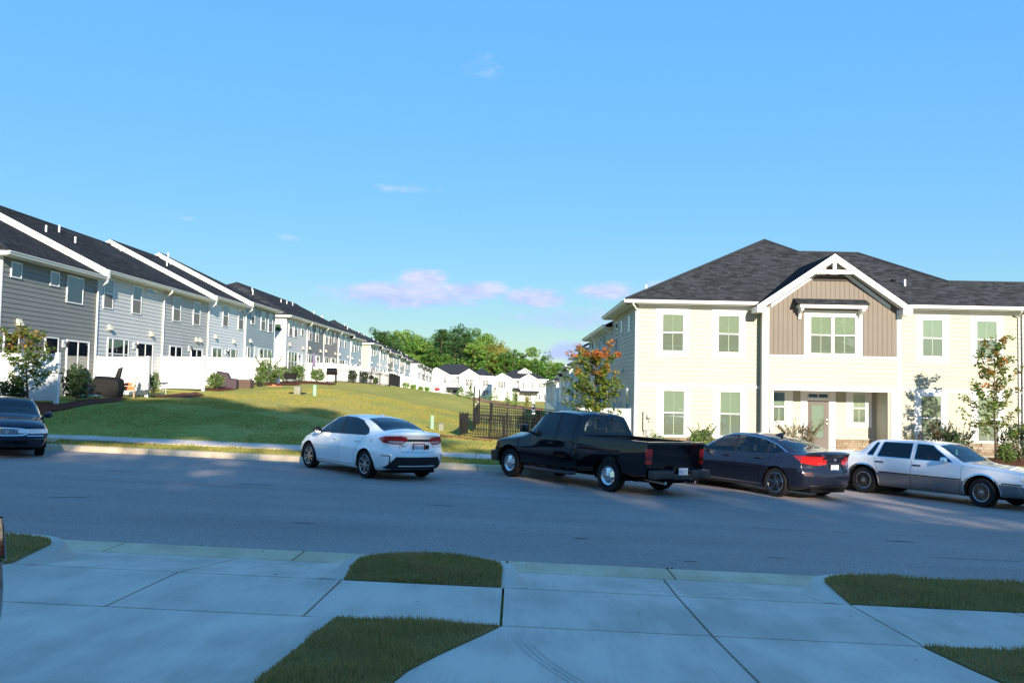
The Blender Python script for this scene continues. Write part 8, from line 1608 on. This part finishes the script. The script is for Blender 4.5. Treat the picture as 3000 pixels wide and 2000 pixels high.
privacy('third white privacy fence, right of the small mulch bed', -18.72, 46.7, -16.35, 46.7, 1.72)
privacy('fourth white privacy fence, behind the purple brown cover', -18.72, 54.0, -16.35, 54.0, 1.90)
privacy('fifth white privacy fence, behind the largest shrub', -18.72, 61.5, -16.35, 61.5, 2.10)
for i, (y, b_) in enumerate(((79.2, 2.25), (86.1, 2.3), (93.1, 2.25), (100.1, 2.15))): privacy('white privacy fence of the second left block, %s from the open grill' % ('first', 'second', 'third', 'fourth')[i], -18.72, y, -16.3, y, b_ - 0.05, lod=1)
for i, y in enumerate((114, 121.6, 129.3, 135.4, 142.6, 149.4)): privacy('white privacy fence beside the third left block, %s in line' % ('first', 'second', 'third', 'fourth', 'fifth', 'sixth')[i], -18.72, y, -15.4 + 0.1 * i, y, T(-16.5, y) - 0.05, lod=1)
for i, y in enumerate((169, 176.5, 184, 191)): privacy('white privacy fence beside the last left block, %s in line' % ('first', 'second', 'third', 'fourth')[i], -18.72, y, -14.9, y, T(-16.5, y) - 0.05, lod=1)
privacy('white privacy fence at the corner of the cream house behind the pickup', 5.02, 38.1, 2.65, 38.1, -0.33, lod=0)
privacy('white privacy fence left of the orange-topped maple, crossing behind it', 5.05, 62.3, 2.85, 62.3, -0.52, lod=1)
privacy('second white privacy fence of the right row, farther back', 5.05, 54.6, 2.9, 54.6, -0.40, lod=1)
privacy('long white fence in shade running back along the right row', 2.9, 64.0, 2.9, 84.0, -1.0, lod=1)

def iron_fence(label, pts, h=1.04, gate=None, zo=0.0):
    """black iron fence: posts, two top rails, bottom rail, pickets"""
    x0, y0 = pts[0]; R = thing('iron_fence', label, 'fence', (x0, y0, 0)); z_at = lambda x, y: T(x, y) + zo
    for (ax_, ay), (bx, by) in zip(pts[:-1], pts[1:]):
        L = sqrt((bx - ax_) ** 2 + (by - ay) ** 2); n = max(1, int(round(L / 1.9))); ux, uy = (bx - ax_) / L, (by - ay) / L; 
        for k in range(n + 1):
            px, py = ax_ + ux * L * k / n, ay + uy * L * k / n; z = z_at(px, py)
            if k < n or (bx, by) == pts[-1]: ubox('post', M_black, R, px - x0 - 0.032, px - x0 + 0.032, py - y0 - 0.032, py - y0 + 0.032, z - 0.1, z + h + 0.08)
        np_ = int(L / 0.115)
        for k in range(1, np_):
            px, py = ax_ + ux * L * k / np_, ay + uy * L * k / np_; z = z_at(px, py); ubox('picket', M_black, R, px - x0 - 0.014, px - x0 + 0.014, py - y0 - 0.014, py - y0 + 0.014, z + 0.05, z + h)
        for dz, t in ((h - 0.03, 0.04), (h - 0.18, 0.038), (0.13, 0.04)):
            b = MB(); a, c = Vector((ax_ - x0, ay - y0, z_at(ax_, ay) + dz)), Vector((bx - x0, by - y0, z_at(bx, by) + dz)); sd = Vector((-uy, ux, 0)) * 0.02
            b.hexa([a - sd, c - sd, c + sd, a + sd], [p + Vector((0, 0, t)) for p in (a - sd, c - sd, c + sd, a + sd)]); b.build('rail', M_black, R)
    return R
iron_fence('near black iron fence with a gate, left of the pickup bonnet', [(3.4, 39.3), (-2.41, 39.2), (-2.38, 45.2)], h=0.98)
iron_fence('farther black iron fence behind the gate, with tall light posts', [(4.8, 46.2), (-2.15, 46.2), (-2.15, 51.6), (4.8, 51.6)], h=1.08)
iron_fence('third black iron fence farthest down the right row', [(4.8, 57.6), (-1.6, 57.6), (-1.6, 63)], h=1.15)
iron_fence('black iron fence on the crest of the lawn beside the left row', [(-16.2, 79.6), (-11.8, 83.0), (-11.85, 91.0), (-16.2, 92.5)], h=1.2)
G_ = thing('gate', 'black iron gate standing open in front of the near iron fence', 'gate', (-1.1, 38.95, T(-1.1, 38.95)))
b = MB(); b.box(0, 2.2, -0.02, 0.02, 0.1, 0.15); b.box(0, 2.2, -0.02, 0.02, 1.02, 1.06); b.box(0, 0.05, -0.025, 0.025, 0.0, 1.2); b.box(2.15, 2.2, -0.025, 0.025, 0.0, 1.2); b.build('gate_frame', M_black, G_)
for k in range(1, 19): ubox('picket', M_black, G_, 0.115 * k, 0.115 * k + 0.018, -0.009, 0.009, 0.15, 1.02)
# light posts with a string of bulbs, striped pole
lp = thing('string_light_posts', 'two tall black posts with a hanging string of white bulbs', 'light post', (-2.4, 51.9, T(-2.4, 51.9))); b = MB(); b.box(-0.04, 0.04, -0.04, 0.04, -0.2, 2.15); b.build('post', M_black, lp); b = MB(); b.box(0.28, 0.35, -0.04, 0.04, -0.2, 1.95); b.build('post', M_black, lp)
b = MB(); sp_ = [(0.04 + 0.26 * t, 0, 2.0 - 1.1 * (1 - (2 * t - 1) ** 2) + (-0.15 * t)) for t in np.linspace(0, 1, 12)]; b.tube(sp_, 0.008, 4); b.build('cable', M_black, lp); b = MB()
for p_ in sp_[1::2]: b.lathe([(0.001, 0.04), (0.03, 0.01), (0.03, -0.03), (0.001, -0.05)], 8, 'z', p_)
b.build('bulbs', M_vinyl, lp, smooth=True)
po = thing('striped_pole', 'black and white ringed garden pole behind the iron fences', 'pole', (1.05, 50.5, T(1.05, 50.5)))
b = MB(); b.tube([(0, 0, -0.2), (0, 0, 1.75)], 0.06, 10); b.build('pole', M_black, po)
for k in range(5): b = MB(); z = 1.05 + k * 0.2; b.lathe([(0.001, z - 0.07), (0.10, z - 0.05), (0.115, z), (0.09, z + 0.05), (0.001, z + 0.07)], 12); b.build('white_ring', M_vinyl, po, smooth=True)
# utility pedestals
def pedestal(label, x, y, h, r): o = thing('utility_post', label, 'utility post', (x, y, T(x, y))); b = MB(); b.lathe([(r, -0.1), (r, h * 0.86), (r * 1.06, h * 0.86), (r * 1.06, h), (r * 0.9, h + 0.015), (0.001, h + 0.02)], 18); b.build('tube', M_green_plastic, o, smooth='auto')
pedestal('pale green utility post on the lawn behind the white sedan', -3.95, 42.6, 0.62, 0.095); pedestal('pale green utility post on the crest of the lawn beside the grey box', -11.25, 49.8, 0.60, 0.11)
pedestal('leaning pale green utility post far down the lawn', -14.2, 148, 0.9, 0.2)
def ubx(label, x, y, w, d, h, m, loops=False):
    o = thing('utility_box', label, 'utility box', (x, y, T(x, y))); b = MB(); b.hexa([(-w / 2, -d / 2, -0.1), (w / 2, -d / 2, -0.1), (w / 2, d / 2, -0.1), (-w / 2, d / 2, -0.1)], [(-w / 2, -d / 2, h * 0.9), (w / 2, -d / 2, h * 0.9), (w / 2, d / 2, h), (-w / 2, d / 2, h)]); b.build('cabinet', m, o, bevel=0.01)
    if loops:
        for sg in (-1, 1):
            b = MB(); b.tube([(sg * (0.16 + 0.1 * t), -0.1 + 0.1 * sin(9 * t), 0.04 + 0.05 * abs(sin(7 * t))) for t in np.linspace(0, 3 if sg < 0 else 3, 16)], 0.035, 7); b.build('cable_loop', M_blkplast, o, smooth=True)
ubx('small grey utility box beside the green post behind the white sedan', -3.48, 42.3, 0.24, 0.2, 0.36, mat('grey_green_box', (0.24, 0.24, 0.17), 0.7)); ubx('grey utility box with black cable on the crest of the lawn', -12.15, 49.6, 0.36, 0.3, 0.46, mat('weathered_box', (0.27, 0.26, 0.20), 0.8, var=0.15), True)
# patio things on the left
M_cover = mat('black_cover', (0.009, 0.009, 0.008), 0.6, spec=0.3, bump=0.5, bscale=7); M_plum = mat('plum_cover', (0.07, 0.045, 0.055), 0.6, spec=0.3, bump=0.6, bscale=7)
def drape(name, prof, w0, w1, m, parent, n=22, sag=0.03, seed=1):
    """cloth cover: side profile (x, z) swept across y with wrinkles"""
    rr = np.random.default_rng(seed); b = MB(); rows = 9; L = len(prof)
    for j in range(rows):
        t = j / (rows - 1); y = w0 + (w1 - w0) * t
        for i, (x, z) in enumerate(prof):
            e = 1 - 0.12 * (2 * t - 1) ** 4; b.v.append((x + rr.uniform(-sag, sag) * 0.5, y + rr.uniform(-sag, sag) * 0.5, z * (e if z > 0.5 else 1) + rr.uniform(-sag, sag) * 0.4))
    b.f += [(j * L + i, j * L + (i + 1) % L, (j + 1) * L + (i + 1) % L, (j + 1) * L + i) for j in range(rows - 1) for i in range(L)] + [tuple(range(L))[::-1], tuple((rows - 1) * L + i for i in range(L))]
    o = b.build(name, m, parent, smooth='auto'); return o
gr = thing('covered_smoker', 'smoker grill under a black cover with its chimney sticking up', 'grill', (-16.75, 36.4, 1.42), 0.05)
drape('cover', [(-0.50, 0.14), (-0.60, 0.45), (-0.60, 0.68), (-0.40, 1.0), (0.0, 0.985), (0.34, 0.97), (0.56, 0.90), (0.58, 0.55), (0.50, 0.14)], -0.34, 0.34, M_cover, gr, seed=3)
b = MB(); b.hexa([(0.30, -0.09, 0.9), (0.50, -0.09, 0.9), (0.50, 0.09, 0.9), (0.30, 0.09, 0.9)], [(0.44, -0.07, 1.34), (0.60, -0.07, 1.38), (0.60, 0.07, 1.38), (0.44, 0.07, 1.34)]); b.build('chimney_cover', M_cover, gr, bevel=0.03, smooth='auto')
b = MB(); [b.tube([(x, y, 0.03), (x, y, 0.3)], 0.025, 6) for x in (-0.4, 0.4) for y in (-0.2, 0.2)]; b.build('leg', M_black, gr)
cn = thing('covered_parasol', 'cone shaped thing under a shiny black plastic sheet', 'covered item', (-17.55, 36.1, 1.42))
b = MB(); rr_ = random.Random(3); b.lathe([(0.02, 1.32), (0.10, 1.28), (0.24, 0.95), (0.38, 0.62), (0.46, 0.42), (0.44, 0.16)], 22, 'z'); b.v = [(x * rr_.uniform(0.88, 1.1), y * rr_.uniform(0.88, 1.1), z) for x, y, z in b.v]; b.build('plastic_sheet', mat('black_plastic_sheet', (0.02, 0.02, 0.022), 0.25, spec=0.6), cn, smooth=True); b = MB(); b.lathe([(0.25, 0.02), (0.25, 0.12), (0.05, 0.16), (0.05, 0.4)], 14); b.build('foot', M_black, cn)
ch = thing('patio_chair', 'wooden patio chair with pale back cushion and orange seat cushions', 'chair', (-16.75, 38.3, 1.52), -1.2); M_wood = mat('pale_wood', (0.42, 0.29, 0.17), 0.6, var=0.15, vscale=6); M_or = mat('orange_cushion', (0.72, 0.19, 0.06), 0.8)
for x in (-0.28, 0.28):
    for y in (-0.28, 0.28): b = MB(); b.box(x - 0.025, x + 0.025, y - 0.025, y + 0.025, 0, 0.55); b.build('leg', M_wood, ch)
b = MB(); b.box(-0.3, 0.3, -0.3, 0.3, 0.30, 0.34); b.build('seat_frame', M_wood, ch); b = MB(); b.box(-0.27, 0.27, -0.27, 0.27, 0.342, 0.48); b.build('seat_cushion', M_or, ch, bevel=0.04, smooth='auto'); b = MB(); b.box(-0.25, 0.25, -0.12, 0.25, 0.50, 0.64); b.build('pillow', M_or, ch, bevel=0.05, smooth='auto')
b = MB(); b.hexa([(-0.27, 0.18, 0.5), (0.27, 0.18, 0.5), (0.27, 0.3, 0.5), (-0.27, 0.3, 0.5)], [(-0.27, 0.3, 1.0), (0.27, 0.3, 1.0), (0.27, 0.4, 1.0), (-0.27, 0.4, 1.0)]); b.build('back_cushion', mat('pale_cushion', (0.55, 0.50, 0.42), 0.8, var=0.2, vscale=12), ch, bevel=0.03, smooth='auto')
tb = thing('bistro_table', 'thin black metal bistro table before the second white fence', 'table', (-16.35, 38.6, 1.52)); b = MB(); b.lathe([(0.001, 0.55), (0.34, 0.55), (0.34, 0.53), (0.001, 0.53)], 20); b.build('table_top', M_black, tb)
for k in range(3): a = k * 2.094; b = MB(); b.tube([(0.24 * cos(a), 0.24 * sin(a), 0), (0.08 * cos(a), 0.08 * sin(a), 0.28), (0.22 * cos(a), 0.22 * sin(a), 0.53)], 0.013, 6); b.build('leg', M_black, tb)
mc_ = thing('metal_chair', 'small black metal chair beside the bistro table', 'chair', (-16.05, 39.0, 1.52)); b = MB(); b.lathe([(0.001, 0.34), (0.17, 0.34), (0.17, 0.32), (0.001, 0.32)], 14); b.build('seat', M_black, mc_)
for k in range(4): a = k * 1.57 + 0.8; b = MB(); b.tube([(0.2 * cos(a), 0.2 * sin(a), 0), (0.13 * cos(a), 0.13 * sin(a), 0.32)], 0.011, 6); b.build('leg', M_black, mc_)
b = MB(); b.tube([(-0.14, 0.1, 0.33), (-0.15, 0.17, 0.62), (0, 0.19, 0.70), (0.15, 0.17, 0.62), (0.14, 0.1, 0.33)], 0.011, 6); b.build('backrest', M_black, mc_)
hs_ = thing('garden_hose', 'coiled pale green hose lying under the covered smoker', 'hose', (-16.9, 35.2, T(-16.9, 35.2) + 0.05)); b = MB(); b.tube([(0.5 * cos(t) * (1 - t / 60), 0.3 * sin(t) * (1 - t / 60), 0.03 + 0.004 * t) for t in np.linspace(0, 18, 70)], 0.018, 6); b.build('coil', mat('hose', (0.25, 0.36, 0.30), 0.5), hs_, smooth=True)
st2 = thing('plant_stand', 'small stand with a bluish bowl behind the second white fence', 'plant stand', (-17.2, 43.4, 1.52)); b = MB(); [b.tube([(0.12 * cos(a), 0.12 * sin(a), 0), (0.1 * cos(a), 0.1 * sin(a), 0.55)], 0.012, 6) for a in (0, 2.1, 4.2)]; b.build('leg', M_vinyl, st2); b = MB(); b.lathe([(0.001, 0.55), (0.18, 0.58), (0.24, 0.66), (0.22, 0.66), (0.001, 0.6)], 16); b.build('bowl', mat('blue_bowl', (0.12, 0.13, 0.28), 0.4), st2, smooth='auto')
pc = thing('covered_grill', 'grill under a wrinkled plum brown cover', 'grill', (-16.35, 50.2, 1.74), 0.1); drape('cover', [(-0.62, 0.02), (-0.58, 0.9), (-0.5, 1.12), (0.10, 1.02), (0.24, 0.72), (0.6, 0.68), (0.62, 0.3), (0.58, 0.02)], -0.32, 0.32, M_plum, pc, seed=5)
wb = thing('wicker_box', 'square brown wicker box with cushions on top', 'storage box', (-16.0, 52.6, 1.76)); b = MB(); b.box(-0.4, 0.4, -0.4, 0.4, 0, 0.62); b.build('box', mat('brown_wicker', (0.11, 0.07, 0.055), 0.7, bump=0.6, bscale=60), wb, bevel=0.015); b = MB(); b.box(-0.34, 0.34, -0.3, 0.3, 0.621, 0.74); b.build('cushion', mat('pink_white_cushion', (0.6, 0.52, 0.5), 0.8, var=0.2, vscale=9), wb, bevel=0.05, smooth='auto')
bk = thing('brick_stack', 'few orange bricks stacked at the lawn edge near the potted shrub', 'bricks', (-15.55, 56.8, T(-15.55, 56.8)))
for k, (x, y, z, a) in enumerate(((0, 0, 0, 0), (0.24, 0, 0, 0.1), (0.1, 0, 0.07, 0.2), (0.45, 0.1, 0, 0.6), (-0.2, 0.1, 0, -0.3))): b = MB(); b.box(-0.11, 0.11, -0.05, 0.05, 0, 0.065); q_ = b.build('brick', mat('orange_brick', (0.48, 0.20, 0.10), 0.85), bk); q_.location = (x, y, z); q_.rotation_euler = (0, 0, a)
gb = thing('charcoal_grill', 'black square charcoal grill between the shrubs of the fifth fence', 'grill', (-16.3, 64.2, 2.14)); b = MB(); b.hexa([(-0.36, -0.3, 0.35), (0.36, -0.3, 0.35), (0.36, 0.3, 0.35), (-0.36, 0.3, 0.35)], [(-0.45, -0.36, 0.8), (0.45, -0.36, 0.8), (0.45, 0.36, 0.8), (-0.45, 0.36, 0.8)]); b.build('fire_box', M_cover, gb, bevel=0.015); b = MB(); [b.tube([(x, y, 0), (x, y, 0.4)], 0.025, 6) for x in (-0.3, 0.3) for y in (-0.24, 0.24)]; b.build('leg', M_black, gb)
um = thing('closed_parasol', 'closed lilac parasol leaning above the white fence', 'parasol', (-17.6, 76.5, 2.25), 0); b = MB(); b.tube([(0, 0, 0), (0.18, 0, 2.6)], 0.025, 8); b.build('pole', M_alloy, um); b = MB(); b.lathe([(0.02, 0.0), (0.09, -0.25), (0.14, -0.8), (0.15, -1.2), (0.10, -1.25)], 12, 'z', (0.18, 0, 2.6)); b.build('canopy', mat('lilac_canopy', (0.20, 0.15, 0.28), 0.8), um, smooth=True)
gg = thing('gas_grill', 'open black gas grill with a white gas bottle', 'grill', (-15.75, 76.0, T(-15.75, 76.0))); b = MB(); b.box(-0.42, 0.42, -0.28, 0.28, 0.75, 0.95); b.lathe([(0.30, -0.40), (0.30, 0.40)], 16, 'x', (0, 0, 1.0)); b.build('hood', M_black, gg, smooth='auto'); b = MB(); [b.tube([(x, y, 0), (x, y, 0.75)], 0.025, 6) for x in (-0.38, 0.38) for y in (-0.22, 0.22)]; b.box(-0.42, 0.42, -0.26, 0.26, 0.12, 0.15); b.build('cart', M_black, gg); b = MB(); b.lathe([(0.001, 0.16), (0.15, 0.2), (0.16, 0.4), (0.10, 0.52), (0.04, 0.58), (0.001, 0.58)], 14); b.build('gas_bottle', M_vinyl, gg, smooth=True); MB().box(0.43, 0.75, -0.25, 0.25, 0.84, 0.88).build('side_shelf', M_black, gg)
ss = thing('small_smoker', 'small black kettle grill seen through the black fence', 'grill', (-15.6, 96, T(-15.6, 96))); b = MB(); b.lathe([(0.001, 0.45), (0.22, 0.55), (0.28, 0.7), (0.24, 0.85), (0.001, 0.95)], 14); b.build('kettle', M_black, ss, smooth=True); b = MB(); [b.tube([(0.25 * cos(a), 0.25 * sin(a), 0), (0.12 * cos(a), 0.12 * sin(a), 0.55)], 0.02, 6) for a in (0, 2.1, 4.2)]; b.build('leg', M_black, ss)
bn = thing('wheelie_bin', 'dark green wheelie bin beside the far white garage', 'bin', (-5.9, 190, T(-5.9, 190))); b = MB(); b.hexa([(-0.3, -0.3, 0), (0.3, -0.3, 0), (0.3, 0.3, 0), (-0.3, 0.3, 0)], [(-0.4, -0.4, 1.3), (0.4, -0.4, 1.3), (0.4, 0.4, 1.3), (-0.4, 0.4, 1.3)]); b.build('body', mat('bin_green', (0.03, 0.08, 0.06), 0.5), bn); MB().box(-0.43, 0.43, -0.43, 0.43, 1.3, 1.38).build('lid', mat('bin_green', (0.03, 0.08, 0.06), 0.5), bn)
rg_ = thing('red_grill', 'small red kettle grill far down the lawn beside the white fences', 'grill', (-13.2, 150, T(-13.2, 150))); b = MB(); b.lathe([(0.001, 0.5), (0.4, 0.6), (0.5, 0.8), (0.4, 1.0), (0.001, 1.1)], 14); b.build('kettle', mat('red_enamel', (0.35, 0.03, 0.04), 0.3), rg_, smooth=True); b = MB(); [b.tube([(0.35 * cos(a), 0.35 * sin(a), 0), (0.2 * cos(a), 0.2 * sin(a), 0.6)], 0.03, 6) for a in (0, 2.1, 4.2)]; b.build('leg', M_black, rg_)

# fallen leaves and grit on the near pavement and in the gutter
lp_ = []
for k in range(60):
    x = RNG.uniform(-6, 6.5); y = RNG.choice((RNG.uniform(4.5, 9.5), RNG.uniform(10.4, 11.3), RNG.uniform(10.8, 11.05))); lp_.append((x, y, (zn(x, y) if y < 11 else zr(x, y)) + 0.012))
for k in range(120):
    x = RNG.uniform(-13, 14); y = RNG.choice((RNG.uniform(24.0, 24.3), RNG.uniform(12, 24))); lp_.append((x, y, zr(x, y) + 0.012 + (0.03 if y > 24.25 else 0)))
lt = link('leaf_litter', leaves_mesh('leaf_litter', np.array(lp_), 0.015, flat=0.85, asp=0.5), None, leaf_mat('dry_leaf', [(0.05, 0.03, 0.02), (0.12, 0.07, 0.03), (0.03, 0.025, 0.02), (0.2, 0.11, 0.04)], 0.1)); tag(lt, 'scattered small dry leaves and grit on road and driveways', 'leaf litter', kind='stuff')
for cx, cy, L, dx in ((3.0, 15.2, 9.0, 0.02), (-9.0, 17.6, 7.0, -0.015), (-2.0, 20.2, 5.0, 0.03), (6.0, 12.9, 6.0, -0.02)):
    b = MB(); n = 40; yy = cy; V = []
    for k in range(n + 1):
        x = cx + L * k / n; yy += RNG.uniform(-0.03, 0.03) + dx * L / n; w = 0.007 * RNG.uniform(0.5, 1.6); V += [(x, yy - w, zr(x, yy) + 0.003), (x, yy + w, zr(x, yy) + 0.003)]
    b.add(V, [(2 * k, 2 * k + 2, 2 * k + 3, 2 * k + 1) for k in range(n)]); b.build('crack', mat('crack_filler', (0.06, 0.05, 0.048), 0.8), road)
